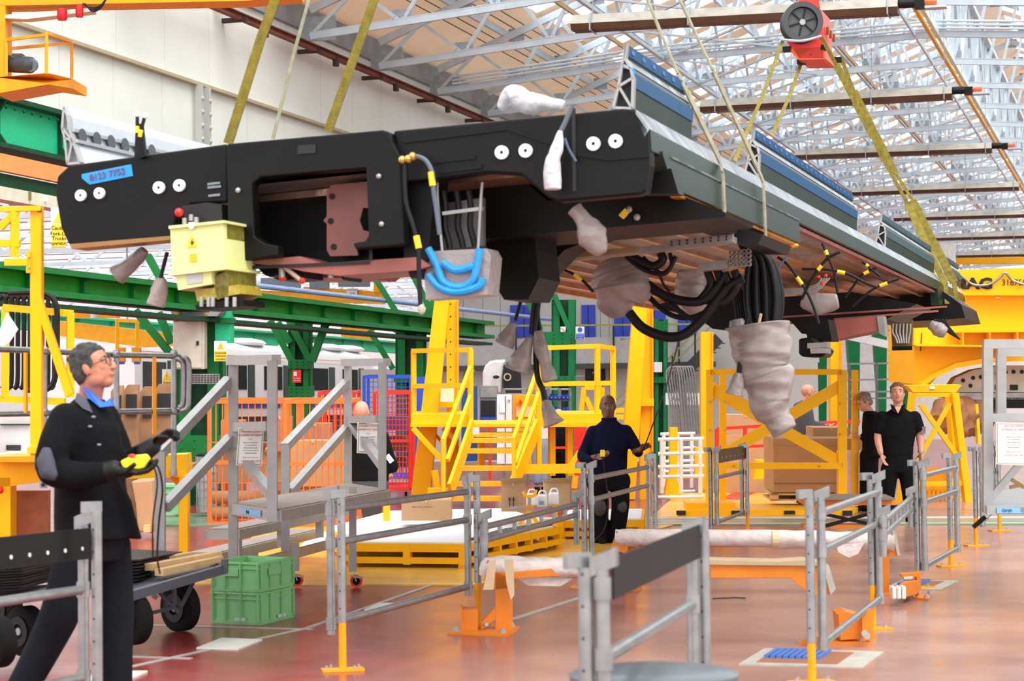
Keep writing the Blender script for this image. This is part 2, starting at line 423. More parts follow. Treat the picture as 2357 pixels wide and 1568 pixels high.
# trusses
def truss_parts(y):
    c, w = MB(), MB()
    def P(x, z): return V((x, y, z))
    foot = (XW+.4, 10.72); q1 = (-12.9, 11.3); mid = (XR, 11.55); q2 = (2.3, 11.0); f2 = (9.2, 10.7)
    top = lambda x: roof_z(x)-.3
    chain = [foot, q1, mid, q2, f2]
    for a, b in zip(chain, chain[1:]): c.bar(P(*a), P(*b), .1, .17); c.bar(P(*a)+V((0, .05, .09)), P(*b)+V((0, .05, .09)), .22, .02)
    c.bar(P(foot[0], top(foot[0])), P(XR, top(XR)), .12, .2); c.bar(P(XR, top(XR)), P(f2[0], top(f2[0])), .12, .2)
    def bz(x):
        for a, b in zip(chain, chain[1:]):
            if a[0] <= x <= b[0]: return a[1]+(b[1]-a[1])*(x-a[0])/(b[0]-a[0])
    nodes_b = [foot[0]+i*(XR-foot[0])/6 for i in range(7)]
    for i in range(6):
        xb0, xb1 = nodes_b[i], nodes_b[i+1]; xm = (xb0+xb1)/2
        for xx in (xb0, xb1):
            w.bar(P(xx, bz(xx)), P(xm, top(xm)), .09, .09); mx_ = 2*XR-xx; w.bar(P(mx_, bz(min(mx_, 9.19))), P(2*XR-xm, top(2*XR-xm)), .09, .09)
    gs = []
    for i, xb in enumerate(nodes_b):
        for s_ in ((xb,) if i == 6 else (xb, 2*XR-xb)):
            s_ = min(s_, 9.1)
            if s_ > 1: continue
            q = MB().box((s_, y, bz(s_)+.12), (.5, .05, .38)); 
            for rv in range(4): q.ell((s_-.18+.12*rv, y-.03, bz(s_)+.14), .025, 6, 4)
            gs.append(q)
            if i: gs.append(MB().box((s_, y+.02, top(s_)-.05), (.45, .05, .36)))
    gs.append(MB().box((foot[0]+.25, y, 10.9), (.8, .06, .6)))
    return c, w, gs
yt = Y0+TS*.5
t0 = Thing('roof_truss', 'nearest pale grey riveted roof truss', 'roof truss', (XR, yt, 11), 'riveted roof trusses', )
c, w_, g = truss_parts(yt)
t0.part('chord', c, GRY); t0.part('web_bracing', w_, GRY); [t0.part('gusset_plate', q, DGY) for q in g]
trs = [t0.e]
for k in range(1, 26):
    e = dup(t0.e, (0, TS*k, 0)); trs.append(e)
for k, e in enumerate(trs): e['label'] = 'pale grey riveted roof truss, %s in the row counted from the camera' % ORD[k]
# central lattice girder under the ridge and raking bracing
t = Thing('lattice_girder', 'long grey riveted lattice girder running down the middle of the roof', 'girder', (XR, Y0, 11.3))
c, w2 = MB(), MB(); zb, zt = 11.6, 14.3
c.bar((XR, Y0, zb), (XR, 180, zb), .1, .22); c.bar((XR, Y0, zt), (XR, 180, zt), .35, .16)
c.bar((XR-.6, Y0, zb-.05), (XR-.6, 180, zb-.05), .05, .12)
y = Y0
while y < 178:
    w2.bar((XR, y, zb), (XR, y+TS/2, zt), .12, .12); w2.bar((XR, y+TS/2, zt), (XR, y+TS, zb), .12, .12)
    for j in range(4): w2.bar((XR, y+j*TS/4, zb), (XR, y+j*TS/4, zt), .08, .1)
    y += TS
t.part('chord', c, GRY); t.part('lattice_bracing', w2, GRY, kind='stuff')
for k, (x, z) in enumerate(((-12.9, 11.3), (-9.1, 12.6))):
    t = Thing('roof_bracing', ['left longitudinal lattice bracing between the trusses', 'longitudinal lattice bracing between trusses nearer the ridge'][k], 'roof bracing', (x, Y0, z))
    w2 = MB(); y = Y0+TS*.5
    while y < 170:
        w2.bar((x, y, z), (x, y+TS/2, roof_z(x)-.5), .08, .08); w2.bar((x, y+TS/2, roof_z(x)-.5), (x, y+TS, z), .08, .08)
        w2.bar((x, y, z), (x+3.6, y+TS, z+.1), .07, .05); w2.bar((x+3.6, y, z+.1), (x, y+TS, z), .07, .05)
        y += TS
    t.part('diagonal', w2, GRY, kind='stuff'); t.part('rail', MB().bar((x, Y0, z), (x, 172, z), .1, .1), GRY)
# yellow gas pipe along the middle
t = Thing('gas_pipe', 'yellow gas pipe running along the roof beside the central girder', 'pipe', (XR+.35, 30, 11.2))
t.part('pipe', MB().tube([(XR-.05, 34, 11.3), (XR-.05, 175, 11.3)], .06, 10), YEL)
# timber conduit rails with lamps
for k, (x, z, lb_) in enumerate(((-13.9, 11.6, 'brown cable tray with small lamps, leftmost under the roof'), (-8.4, 11.9, 'brown cable tray with small lamps, right of the red hoist'))):
    t = Thing('cable_tray', lb_, 'cable tray', (x, Y0, z)); t.part('tray', MB().bar((x, Y0, z), (x, 170, z), .06, .12), mat('tray_brown', (196, 164, 122), .7))
    for j in range(8):
        y = Y0+14+j*TS*3; f = t.part('lamp', MB().box((x+.12, y, z-.06), (.22, 1.5, .1)), mat('lamp_body', (246, 222, 180), .5)); t.part('tube', MB().cyl((x+.12, y-.7, z-.13), (x+.12, y+.7, z-.13), .03), WHT, parent=f)
# overhead conductor wires by the left wall
for j in range(6):
    x = -18.2+.25*(j % 3)+.6*(j//3); z = 12.1+.12*(j % 3)+.25*(j//3)
    solo('conductor_wire', 'thin dark overhead wire along the left roof, %s of the %s trio' % (ORD[j % 3], ['lower left', 'upper right'][j//3]), 'wire', MB().tube([(x, 26, z), (x, 100, z)], .014, 5), INK, group='overhead wires along the left roof')
t = Thing('conduit_bundle', 'grey conduit pipes crossing along a roof truss to the wall', 'pipe', (XW+.4, Y0+TS*6.5, 11.2))
yy = Y0+TS*5.5-.2
for j in range(3): t.part('pipe', MB().tube([(XW+.9, yy, 10.9+.1*j), (-12.9, yy, 11.43+.1*j), (XR, yy, 11.68+.1*j), (6, yy, 10.9+.1*j)], .035, 8), GRY)
# far end wall
struct('wall_right_unseen', MB().box((10, 107, 6), (.3, 160, 12)), mat('right_wall_grey', (100, 110, 102), .7, var=.3, scale=.4), 'unseen right side wall, added to shade the hall')  # unseen wall, added to shade right-facing sides and darken sole bar reflections
struct('wall_far', MB().box((-15, 192, 8), (80, .3, 20)), WHT, 'pale far end wall')

# ---- radiant heater troughs across the nave
TRA = mat('trough_top', (176, 170, 160), .5, metal=.4, var=.25, scale=3); TRB = mat('trough_underside', (92, 66, 46), .5, metal=.3, var=.4, scale=2)
for k, (xl, yl, xr, yr, d) in enumerate(((1320, 48, 2068, 8, 43), (1615, 240, 2192, 209, 55.4), (1832, 352, 2283, 336, 70.3), (1962, 438, 2345, 425, 83.7), (2058, 498, 2400, 488, 97.8), (2130, 545, 2430, 537, 111), (2188, 585, 2450, 580, 125))):
    a, b = at(xl, yl, d), at(xr, yr, d); dr = (b-a).normalized()
    t = Thing('heater_trough', 'long dusty radiant heater trough hanging across the roof, %s from the camera' % ORD[k], 'heater', (a+b)/2)
    UZ = V((0, 0, 1)); fy = V((0, 1, 0))
    top_ = t.part('reflector', MB().prism([a-fy*.25-UZ*.1, a-fy*.08+UZ*.1, a+fy*.08+UZ*.1, a+fy*.25-UZ*.1], b-a), TRA)
    t.part('underside', MB().prism([a-fy*.25-UZ*.1, a+fy*.25-UZ*.1, a+fy*.2-UZ*.22, a-fy*.2-UZ*.22], b-a), TRB, parent=top_, label='brown underside')
    for f in (.06, .36, .68, .97):
        q = a.lerp(b, f); br = t.part('strap', MB().bar(q-fy*.27-UZ*.1, q-fy*.1+UZ*.14, .03, .02).bar(q+fy*.27-UZ*.1, q+fy*.1+UZ*.14, .03, .02).bar(q-fy*.27-UZ*.24, q+fy*.27-UZ*.24, .03, .02).bar(q-fy*.27-UZ*.24, q-fy*.27-UZ*.1, .03, .02), DGY)
        t.part('hanger', MB().bar(q+UZ*.1, V((q.x, q.y, roof_z(q.x)-.15)), .015), DGY, parent=br)
    if xr < 2340:
        t.part('burner', MB().cyl(b+UZ*0, b+dr*.3, .1, n=12), BLR); t.part('burner_box', MB().box(b+dr*.42-UZ*.03, (.2, .2, .2)), BLR)
        t.part('orange_hose', MB().tube([b+dr*.5, b+dr*.75], .06, 8), mat('hose_orange', (250, 104, 40), .5)); t.part('end_bracket', MB().box(b+dr*.7-UZ*.12, (.5, .3, .04)), GRY)
solo('far_crane_beam', 'thin yellow crane beam far away under the roof at right', 'crane', MB().bar(at(2195, 602, 120), at(2420, 598, 120), .35), YEL)
# ================================================================ the underframe hanging on its slings
LV = ray(2650, 905).normalized()
OV = at(1495, 297, 11.8)
Wh = LV.cross(V((0,0,1))).normalized()*-1
Uh = LV.cross(Wh).normalized()
if Uh.z < 0: Uh = -Uh
def pix(p):
    q = p-C0; d = q.dot(fwd); return (W/2+F*q.dot(cr)/d, H/2-F*q.dot(cu)/d)
best = None
for k in range(-120, 121):
    r = k*.001; w = Wh*math.cos(r)-Uh*math.sin(r)
    p0 = on(1417, 325, OV, LV); a = pix(p0+w*3.0); s_ = (a[1]-325)/(a[0]-1417)
    if best is None or abs(s_+.1015) < best[0]: best = (abs(s_+.1015), r)
WV = Wh*math.cos(best[1])-Uh*math.sin(best[1]); UV = LV.cross(WV)
if UV.z < 0: UV = -UV
kL = LV.dot(fwd)
def lk(k): return (k-1)*11.8/kL
def vp(px, py, l=0.0): return on(px, py, OV+LV*l, LV)
def sd(px, py, w=0.0): return on(px, py, OV+WV*w, WV)
def bt(px, py, u): return on(px, py, OV+UV*u, UV)
def pt(l, w, u): return OV+LV*l+WV*w+UV*u
def loc(p): q = p-OV; return (q.dot(LV), q.dot(WV), q.dot(UV))
print('VEH roll', best, 'left', loc(vp(130, 410)), 'skirt', loc(sd(1836, 558)), loc(sd(1840, 512)), 'end', loc(sd(2225, 690)))
hu = loc(sd(1840, 512))[2]; hs = loc(sd(1836, 558))[2]; LE = loc(sd(2216, 660))[0]; WW = loc(vp(130, 410))[1]
Tv = Thing('train_underframe', 'long black and silver train underframe hanging from yellow slings', 'train underframe', pt(8, 1.6, -.5))
pl = lambda pts, l=0: [vp(x, y, l) for x, y in pts]
def slab(name, pts, m, l=0.0, th=.12, parent=None, **k):
    mb = MB().prism(pl(pts, l), LV*th); return Tv.part(name, mb, m, parent=parent, **k)
hp = slab('headstock_plate', [(126, 440), (132, 405), (158, 381), (522, 331), (522, 466), (440, 470), (405, 500), (392, 547), (160, 568), (140, 525)], BLK, .06, .14, bevel=.012)
slab('lower_lip', [(160, 562), (392, 543), (392, 552), (165, 573)], mat('lip_brown', (150, 110, 60), .4, metal=.4), .05, .2, parent=hp)
hr = slab('headstock_plate', [(905, 301), (1432, 250), (1462, 252), (1494, 297), (1497, 380), (1488, 442), (1470, 449), (1287, 465), (1262, 455), (1200, 402), (1120, 397), (1010, 412), (925, 420)], BLK, .0, .12, bevel=.012)
for a, b in (((928, 326), (1168, 296)), ((1168, 296), (1300, 340)), ((1330, 355), (1400, 366)), ((1400, 366), (1495, 358)), ((1000, 372), (1095, 362)), ((1010, 396), (1110, 384)), ((1285, 455), (1480, 438))):
    Tv.part('fold', MB().bar(vp(*a, -.005), vp(*b, -.005), .02, .012, up=LV), BLK, parent=hr)
# coupler pocket
po = [(522, 331), (880, 299), (897, 304), (905, 330), (922, 360), (930, 562), (918, 566), (818, 574), (812, 560), (840, 555), (848, 540), (842, 388), (600, 408), (580, 425), (586, 545), (610, 560), (640, 566), (640, 590), (545, 602), (524, 594)]
pk = slab('coupler_pocket', po, BLK, -.06, .1, bevel=.01)
# pocket walls and back
B = MB()
q = [(575, 418), (846, 386), (850, 600), (575, 612)]
f0, f1 = pl(q, .04), pl(q, .75)
for i in range(4):
    j = (i+1) % 4; n_ = (f0[j]-f0[i]).cross(LV).normalized()*.02; B.hexa([f0[i], f0[j], f1[j], f1[i], f0[i]+n_, f0[j]+n_, f1[j]+n_, f1[i]+n_])
B.prism(f1, LV*.03)
Tv.part('pocket_lining', B, mat('pocket_black', (18, 15, 16), .6, var=.3), parent=pk)
cp = [(752, 440), (762, 426), (846, 418), (858, 420), (858, 480), (836, 478), (828, 508), (836, 530), (858, 536), (860, 560), (820, 566), (824, 588), (760, 590), (752, 575), (752, 515), (744, 508), (752, 498)]
cpl = slab('wear_plate', cp, COP, .3, .03, parent=pk, label='reddish brown primed plate')
for x, y in ((764, 452), (761, 509), (768, 568)):
    Tv.part('bolt_hole', MB().cyl(vp(x, y, .29), vp(x, y, .305), .018), INK, parent=pk)
slab('window_slot', [(685, 335), (726, 332), (726, 352), (685, 355)], INK, -.068, .02, parent=pk)
for x, y in ((548, 438), (554, 544), (872, 406), (878, 516)): Tv.part('bolt', MB().ell(vp(x, y, -.07), .016, 10, 6), ALU, parent=pk)
# pink-brown underside lips of the pocket
slab('pocket_sill', [(545, 604), (690, 590), (740, 606), (960, 592), (990, 612), (960, 622), (780, 634), (700, 625), (640, 612)], COP, .05, .5, label='brown primed sill')
slab('pocket_sill', [(700, 600), (960, 575), (985, 600), (960, 620), (860, 628), (845, 640), (690, 640)], COP, .62, .5)
slab('cross_beam', [(575, 590), (960, 560), (975, 600), (960, 612), (940, 625), (925, 612), (800, 620), (790, 645), (775, 622), (740, 630), (690, 640), (640, 645), (600, 625)], BLK, .45, .3)
for x in (1148, 1155): pass
for n_, (x, y, r) in enumerate(((186, 450, .034), (229, 445, .034), (366, 432, .036), (413, 427, .036), (1155, 351, .0385), (1210, 347, .0385), (1366, 331, .0385), (1417, 325, .0385))):
    par = hp if x < 500 else hr; l = .06 if x < 500 else 0
    Tv.part('white_washer', MB().ring(vp(x, y, l-.012), LV, r, r*.26, .02), WHT, parent=par)
    Tv.part('washer_hole', MB().cyl(vp(x, y, l-.004), vp(x, y, l), r*.26), INK, parent=par)
slab('blue_tape', [(188, 401), (302, 378), (306, 405), (206, 425), (188, 410)], TAP, .055, .004, parent=hp, label='blue masking tape with faint red handwriting')
text('tape_writing', '8123 7752', .055, vp(247, 402, .05), pl([(188, 412)])[0]*-1+pl([(306, 388)])[0], UV, mat('marker_red', (120, 70, 110), .7, var=0), hp, Tv.b)
slab('black_bracket', [(312, 285), (326, 285), (334, 360), (322, 365), (310, 360)], BLK, .02, .03, parent=hp)
for a, b, c_ in (((316, 262), (316, 300), (313, 362)), ((334, 265), (322, 310), (318, 362))):
    Tv.part('cable_tail', MB().tube(pl([a, b, c_], .03), .011, 8), BLR, parent=hp)
    Tv.part('cable_sleeve', MB().tube([vp(*a, .02).lerp(vp(*b, .02), .75), vp(*b, .02).lerp(vp(*c_, .02), .1)], .013, 8), TYL, parent=hp)
    Tv.part('cable_tip', MB().ell(vp(a[0], a[1]+2, .03), .018, 8, 6), WHT, parent=hp)
for a, b in (((478, 424), (507, 421)), ((478, 432), (509, 429)), ((480, 451), (507, 448))): Tv.part('weld_mark', MB().bar(vp(*a, .05), vp(*b, .05), .014, .006, up=LV), mat('weld_mark', (120, 130, 140), .6), parent=hp)
# recess behind: dark interior body
slab('buffer_frame', [(925, 330), (1000, 330), (1000, 420), (985, 600), (972, 640), (945, 640), (930, 600)], BLK, .1, .25)
Tv.part('valve_sticker', MB().cyl(vp(928, 462, .0), vp(928, 462, .01), .024), WHT, label='small white round sticker')
# interior dark bulk above floor
bulk = MB().hexa([pt(1.6, .08, hs*.55), pt(LE-.3, .08, hs*.3), pt(LE-.3, WW-.08, hs*.3), pt(1.6, WW-.08, hs*.55), pt(.2, .3, -.06), pt(LE-.3, .3, -.06), pt(LE-.3, WW-.25, -.06), pt(.2, WW-.25, -.06)])
Tv.part('deck', bulk, ALD, label='aluminium deck')
# ---- side sole bar
SBM = mat('sole_bar_metal', (18, 44, 32), .3, metal=.3, var=.35, scale=2.2)
SLV = mat('bright_sole_strip', (150, 156, 164), .25, metal=.8, var=.6, scale=3.5, bump=.5, bscale=5)
sb = Tv.part('sole_bar', MB().prism([pt(.02, 0, 0), pt(.02, 0, hu), pt(.02, .12, hu-.02), pt(.02, .12, -.02)], LV*LE), SBM, label='dark green reflective sole bar')
ci = loc(vp(1463, 252, 0))
Tv.part('chamfer_strip', MB().prism([pt(.0, 0, 0), pt(.0, ci[1], ci[2]), pt(.0, ci[1], ci[2]-.04), pt(.0, .03, -.04)], LV*LE), SLV, parent=sb, label='bright silver chamfer')
ls0 = loc(sd(1545, 440))[0]; ls1 = loc(sd(1838, 540))[0]
sk = Tv.part('skirt_panel', MB().prism([pt(.25, -.012, hu+.02), pt(.25, -.012, hu), pt(ls0, -.012, hs), pt(ls1, -.012, hs), pt(ls1, -.012, hu), pt(ls1, -.012, hu+.02)], WV*.1), SBM, label='dark green skirt panel')
Tv.part('edge_trim', MB().bar(pt(ls0, -.014, hu+.008), pt(ls1, -.014, hu+.008), .012, .012), SLV, parent=sk)
Tv.part('lower_strip', MB().bar(pt(ls0+.3, .04, hs-.012), pt(ls1, .04, hs-.012), .06, .02), mat('amber_reflecting', (235, 160, 40), .3, metal=.5), parent=sk, label='amber lower strip')
Tv.part('lower_strip', MB().bar(pt(ls1, .05, hu-.03), pt(LE*.93, .05, hu-.03), .05, .03), COP, parent=sb, label='copper brown lower strip')
lf0 = loc(sd(2156, 665))[0]
fe = Tv.part('skirt_panel', MB().prism([pt(lf0, -.012, hu), pt(lf0, -.012, hs*1.08), pt(LE-.5, -.012, hs*1.3), pt(LE, -.012, hs*1.25), pt(LE+.2, -.012, hs*.85), pt(LE, -.012, hu)], WV*.1), SBM, label='end skirt panel')
Tv.part('end_cap', MB().prism([pt(LE, 0, 0), pt(LE+.3, 0, hu*.8), pt(LE+.3, .2, hu*.8), pt(LE, ci[1], ci[2])], WV*.02), SBM, parent=sb)
# left sole bar (seen from below/behind)
Tv.part('sole_bar', MB().prism([pt(.1, WW, -.02), pt(.1, WW, hu), pt(.1, WW-.12, hu-.02), pt(.1, WW-.1, -.02)], LV*(LE-.2)), SBM, label='far side sole bar')
# ---- underside
z0 = hu*1.0
un = Tv.part('floor_underside', MB().prism([pt(.5, .1, z0-.01), pt(.5, WW-.1, z0-.01), pt(.5, WW-.1, z0+.03), pt(.5, .1, z0+.03)], LV*(LE-1)), FLU, label='warm reflective ribbed underside')
for i in range(11):
    w = .25+i*(WW-.5)/10; Tv.part('rib', MB().bar(pt(1.5, w, z0-.03), pt(LE-1.5, w, z0-.03), .05, .05), FLU, parent=un)
for a, (x0, y0_, x1, y1_, l, h, mm) in enumerate(((995, 560, 1672, 492, 2.1, 5, COP), (1215, 604, 1690, 552, 2.6, 14, ALD), (1240, 596, 1462, 574, 2.5, 12, mat('brass_channel', (176, 146, 100), .35, metal=.6)))):
    Tv.part('cross_member', MB().prism(pl([(x0, y0_-h/2), (x1, y1_-h/2), (x1, y1_+h/2), (x0, y0_+h/2)], l), LV*.12), mm)
ch = Tv.part('cross_member', MB().prism(pl([(1540, 552), (1686, 538), (1686, 556), (1540, 572)], 2.5), LV*.05), ALD, label='punched channel')
for i in range(8):
    for j in (0, 1): Tv.part('slot', MB().cyl(vp(1546+i*18, 557-i*1.8+j*7, 2.49), vp(1546+i*18, 557-i*1.8+j*7, 2.5), .007, n=8), INK, parent=ch)
slab('bolster', [(1000, 420), (1190, 405), (1260, 462), (1490, 450), (1500, 380), (1540, 372), (1560, 400), (1562, 448), (1672, 490), (1668, 500), (1000, 560)], BLK, .9, .9)
slab('bolster', [(1110, 560), (1230, 545), (1240, 640), (1215, 690), (1160, 690), (1130, 640)], BLK, 1.2, .5)
slab('bolster', [(1160, 560), (1240, 555), (1390, 540), (1300, 575), (1238, 640), (1170, 600)], BLK, 2.0, .4)
slab('bracket', [(1608, 515), (1680, 498), (1668, 528), (1612, 534)], BLK, 2.1, .4)
slab('bracket', [(1682, 512), (1756, 540), (1745, 562), (1690, 560)], BLR, 2.7, 1.2)
slab('bracket', [(1500, 390), (1545, 388), (1562, 446), (1478, 446)], BLK, .35, .15)
for x, y in ((1448, 482), (1466, 500)): Tv.part('hose_end', MB().ell(vp(x, y, .8), .02, 10, 6), ALU)
Tv.part('hose_end', MB().bar(vp(1430, 500, .8), vp(1444, 484, .8), .04, .03), TYL)
# far underframe black structure
fb = [(1500, 704), (1560, 690), (1720, 690), (1830, 690), (1950, 640), (2060, 645), (2155, 660), (2212, 700), (2224, 735), (2188, 737), (2060, 745), (1995, 737), (1945, 733), (1905, 768), (1845, 768), (1818, 737), (1720, 735), (1690, 762), (1640, 757), (1612, 735)]
slab('far_bolster', [(1940, 648), (2060, 645), (2155, 660), (2212, 700), (2222, 732), (2188, 735), (2060, 742), (1995, 735), (1940, 732), (1860, 735), (1830, 700)], BLK, LE-3.5, 2.6)
slab('far_bolster', [(1500, 704), (1560, 690), (1720, 690), (1960, 672), (2110, 700), (2040, 735), (1945, 733), (1905, 768), (1845, 768), (1818, 737), (1720, 735), (1690, 762), (1640, 757), (1612, 735)], BLK, lk(2.0), 1.6)
Tv.part('beam_edge', MB().bar(vp(1690, 737, lk(2.0)-.02), vp(2180, 706, lk(2.0)-.02), .02, .02), COP)
Tv.part('beam_edge', MB().bar(vp(1920, 735, lk(2.0)-.02), vp(2160, 716, lk(2.0)-.02), .02, .02), COP)
slab('equipment_tank', [(1912, 738), (2020, 728), (2034, 758), (1916, 782)], COP, lk(1.9), .6, label='reddish brown tank')
slab('equipment_box', [(1838, 780), (1866, 776), (1905, 806), (1895, 822), (1848, 822), (1838, 815)], BLK, lk(1.75), .5, bevel=.02)
slab('equipment_box', [(1858, 790), (1902, 788), (1902, 800), (1858, 802)], ALD, lk(1.75)-.05, .3)
slab('equipment_box', [(1864, 802), (1902, 801), (1902, 813), (1866, 814)], ALD, lk(1.75)-.08, .3)
slab('equipment_box', [(1850, 740), (1905, 735), (1915, 785), (1860, 786)], BLK, lk(1.78), .5)
pb = slab('pipe_board', [(2050, 738), (2100, 736), (2098, 806), (2054, 806)], mat('olive_board', (112, 92, 40), .6), lk(2.3), .1, label='olive board with small pipes')
slab('pipe_board_foot', [(2053, 798), (2099, 797), (2099, 806), (2053, 807)], BLK, lk(2.3)-.05, .05, parent=pb)
for i in range(6): Tv.part('small_pipe', MB().tube(spline(pl([(2056+i*8, 745), (2055+i*8, 765), (2062+i*6, 778), (2066+i*5, 790)], lk(2.3)-.06)), .012, 6), ALU, parent=pb)
slab('equipment_box', [(2018, 728), (2032, 727), (2038, 775), (2024, 768)], ALD, lk(1.9)-.02, .3)
# side louvres at bogie: green stained valve block with grey pipes
for i in range(4): Tv.part('brake_pipe', MB().tube(spline(pl([(1800, 666+i*4), (1850, 664+i*4), (1880, 655+i*5), (1892+i*6, 640)], lk(1.6))), .008, 6), ALU)
for x, y in ((1884, 637), (1900, 634), (1893, 652)): Tv.part('valve_cap', MB().cyl(vp(x, y-3, lk(1.6)), vp(x, y+3, lk(1.6)), .018), RED)
# hose stack in the recess (near)
def hose(pts, r, m=BLR, l=0, parent=None, name='hose', n=10, k=8):
    return Tv.part(name, MB().tube(spline([vp(p[0], p[1], l+(p[2] if len(p) > 2 else 0)) for p in pts], k), r, n), m, parent=parent, smooth=True)
vb = slab('pipe_bracket', [(1010, 470), (1112, 455), (1112, 575), (1020, 585)], mat('grey_bracket', (120, 118, 116), .4, metal=.5), .35, .05, label='grey pipe bracket')
for i, x in enumerate((1028, 1058, 1086)):
    hose([(x-8, 440), (x-2, 480), (x-4, 520), (x+6, 560), (x+10, 600)], .018, BLR, .2, parent=vb)
for x in (1000, 1110): hose([(x+(6 if x < 1050 else 0), 420), (x+8 if x < 1050 else x-4, 470), (x+18 if x < 1050 else x-10, 580)], .009, ALU, .15, parent=vb)
Tv.part('clamp_bar', MB().bar(vp(1020, 492, .17), vp(1112, 480, .17), .03, .02), ALU, parent=vb)
Tv.part('clamp_bar', MB().bar(vp(1000, 582, .17), vp(1118, 572, .17), .04, .03), BLR, parent=vb)
for i, x in enumerate((1030, 1052, 1080)): Tv.part('hose_end', MB().cyl(vp(x, 594, .18), vp(x+1, 608, .18), .024), mat('brass_fitting', (200, 170, 90), .3, metal=.8), parent=vb)
# blue strap and clear bag below
bg_ = slab('equipment_bag', [(975, 600), (1000, 578), (1120, 572), (1130, 590), (1122, 678), (980, 690)], mat('clear_bag', (170, 160, 158), .3, alpha=.8, bump=.6, bscale=20), .12, .22, label='clear plastic bag')
for P_ in (((985, 572), (1005, 610), (1022, 650), (1060, 662), (1088, 645), (1098, 610), (1104, 572)), ((985, 632), (1010, 660), (1050, 672), (1100, 660), (1112, 640)), ((1020, 605), (1050, 622), (1092, 612))):
    c_ = spline([vp(x, y, .09) for x, y in P_], 6); mb = MB().tube(c_, .022, 8); Tv.part('blue_strap', mb, TAP, parent=bg_)
# grey hoses with yellow tags on the pocket's right
h1 = hose([(932, 368), (932, 420), (936, 470), (948, 510), (958, 545), (963, 575), (965, 640), (968, 710)], .014, BLR, -.1, name='air_hose')
Tv.part('yellow_tag', MB().tube([vp(958, 543, -.1), vp(964, 572, -.1)], .019, 8), TYL, parent=h1)
Tv.part('hose_tip', MB().ell(vp(970, 712, -.1), (.022, .022, .032), 8, 6), mat('tip_tape', (190, 170, 150), .6), parent=h1)
h2 = hose([(938, 368), (955, 360), (978, 368), (992, 390), (996, 412), (998, 440), (1004, 480), (1012, 540)], .014, mat('grey_hose', (86, 96, 108), .5), -.1, name='air_hose')
Tv.part('yellow_tag', MB().tube([vp(992, 396, -.1), vp(996, 428, -.1)], .019, 8), TYL, parent=h2)
for x, y in ((926, 368), (940, 366), (950, 360)): Tv.part('brass_elbow', MB().ell(vp(x, y, -.11), .024, 8, 6), mat('brass_fitting', (200, 170, 90), .3, metal=.8), parent=h2)
h3 = hose([(1318, 240), (1302, 280), (1292, 300)], .014, mat('grey_hose', (86, 96, 108), .5), -.1, name='bagged_cable')
h4 = hose([(1300, 318), (1310, 345), (1326, 372)], .008, mat('blue_grey_cable', (70, 90, 110), .5), -.05, name='cable_tail')
slab('seam', [(1316, 250), (1324, 249), (1326, 440), (1318, 440)], INK, -.006, .01, parent=hr)
# electrical box
eb = slab('electrical_box', [(390, 524), (513, 510), (517, 618), (395, 632)], mat('pale_green_yellow', (218, 226, 150), .45, var=.05), -.35, .45, bevel=.01, label='pale yellow-green electrical box')
PG = MATS['pale_green_yellow']
slab('lower_housing', [(404, 632), (486, 622), (488, 654), (410, 668)], PG, -.34, .3, parent=eb)
slab('side_louvres', [(516, 515), (522, 515), (526, 680), (500, 690), (490, 640), (517, 625)], mat('olive_side', (120, 116, 40), .5, var=.4, scale=30), -.3, .4, parent=eb)
slab('terminal_block', [(448, 668), (550, 655), (555, 676), (454, 694)], mat('olive_yellow', (170, 150, 50), .5, var=.4, scale=20), -.3, .3, parent=eb)
slab('foot_plate', [(448, 702), (560, 690), (562, 704), (452, 714)], BLK, -.3, .3, parent=eb)
for x in (464, 480, 490, 522, 540): Tv.part('stud', MB().cyl(vp(x, 684, -.31), vp(x, 706, -.31), .012, n=8), ALU, parent=eb)
slab('rim', [(388, 628), (520, 614), (520, 620), (388, 635)], PG, -.37, .49, parent=eb)
slab('lid', [(388, 520), (516, 507), (516, 513), (388, 527)], PG, -.37, .49, parent=eb)
slab('warning_triangle', [(441, 540), (454, 568), (428, 570)], mat('sign_yellow', (250, 205, 30), .5, var=0), -.356, .004, parent=eb)
slab('warning_bolt', [(443, 549), (438, 561), (442, 560), (440, 567), (447, 556), (442, 557)], INK, -.36, .004, parent=eb)
slab('orange_label', [(436, 585), (452, 583), (453, 602), (437, 604)], mat('label_orange', (250, 180, 30), .5, var=0), -.356, .004, parent=eb)
slab('rating_plate', [(429, 631), (464, 627), (466, 650), (430, 655)], mat('plate_grey', (186, 190, 186), .4), -.346, .004, parent=eb)
slab('round_sticker', [(434, 512), (446, 511), (446, 524), (440, 528), (434, 524)], WHT, -.372, .004, parent=eb)
Tv.part('red_knob', MB().ell(vp(412, 489, -.05), .026, 12, 8), mat('red_knob', (235, 40, 40), .25, var=0), smooth=True)
slab('valve_cluster', [(418, 474), (475, 466), (510, 470), (512, 512), (430, 520)], mat('pocket_black', (18, 15, 16), .6), .03, .1)
for x, y in ((425, 508), (440, 500), (452, 506)): Tv.part('valve_fitting', MB().cyl(vp(x, y-6, -.02), vp(x, y+8, -.02), .014), ALU)
slab('under_piece', [(600, 628), (700, 618), (700, 640), (660, 645), (645, 632), (620, 638)], BLK, .2, .3)
for x in (648, 760): hose([(x, 612), (x+2, 640)], .018, ALU, .1, name='drain_pipe')
hose([(655, 615), (676, 632), (692, 645)], .014, mat('tip_tape', (190, 170, 150), .6), .08, name='drain_pipe'); Tv.part('red_cap', MB().ell(vp(696, 646, .08), .02, 8, 6), RED)
Tv.part('red_cap', MB().ell(vp(650, 642, .1), (.026, .026, .012), 8, 6), RED)
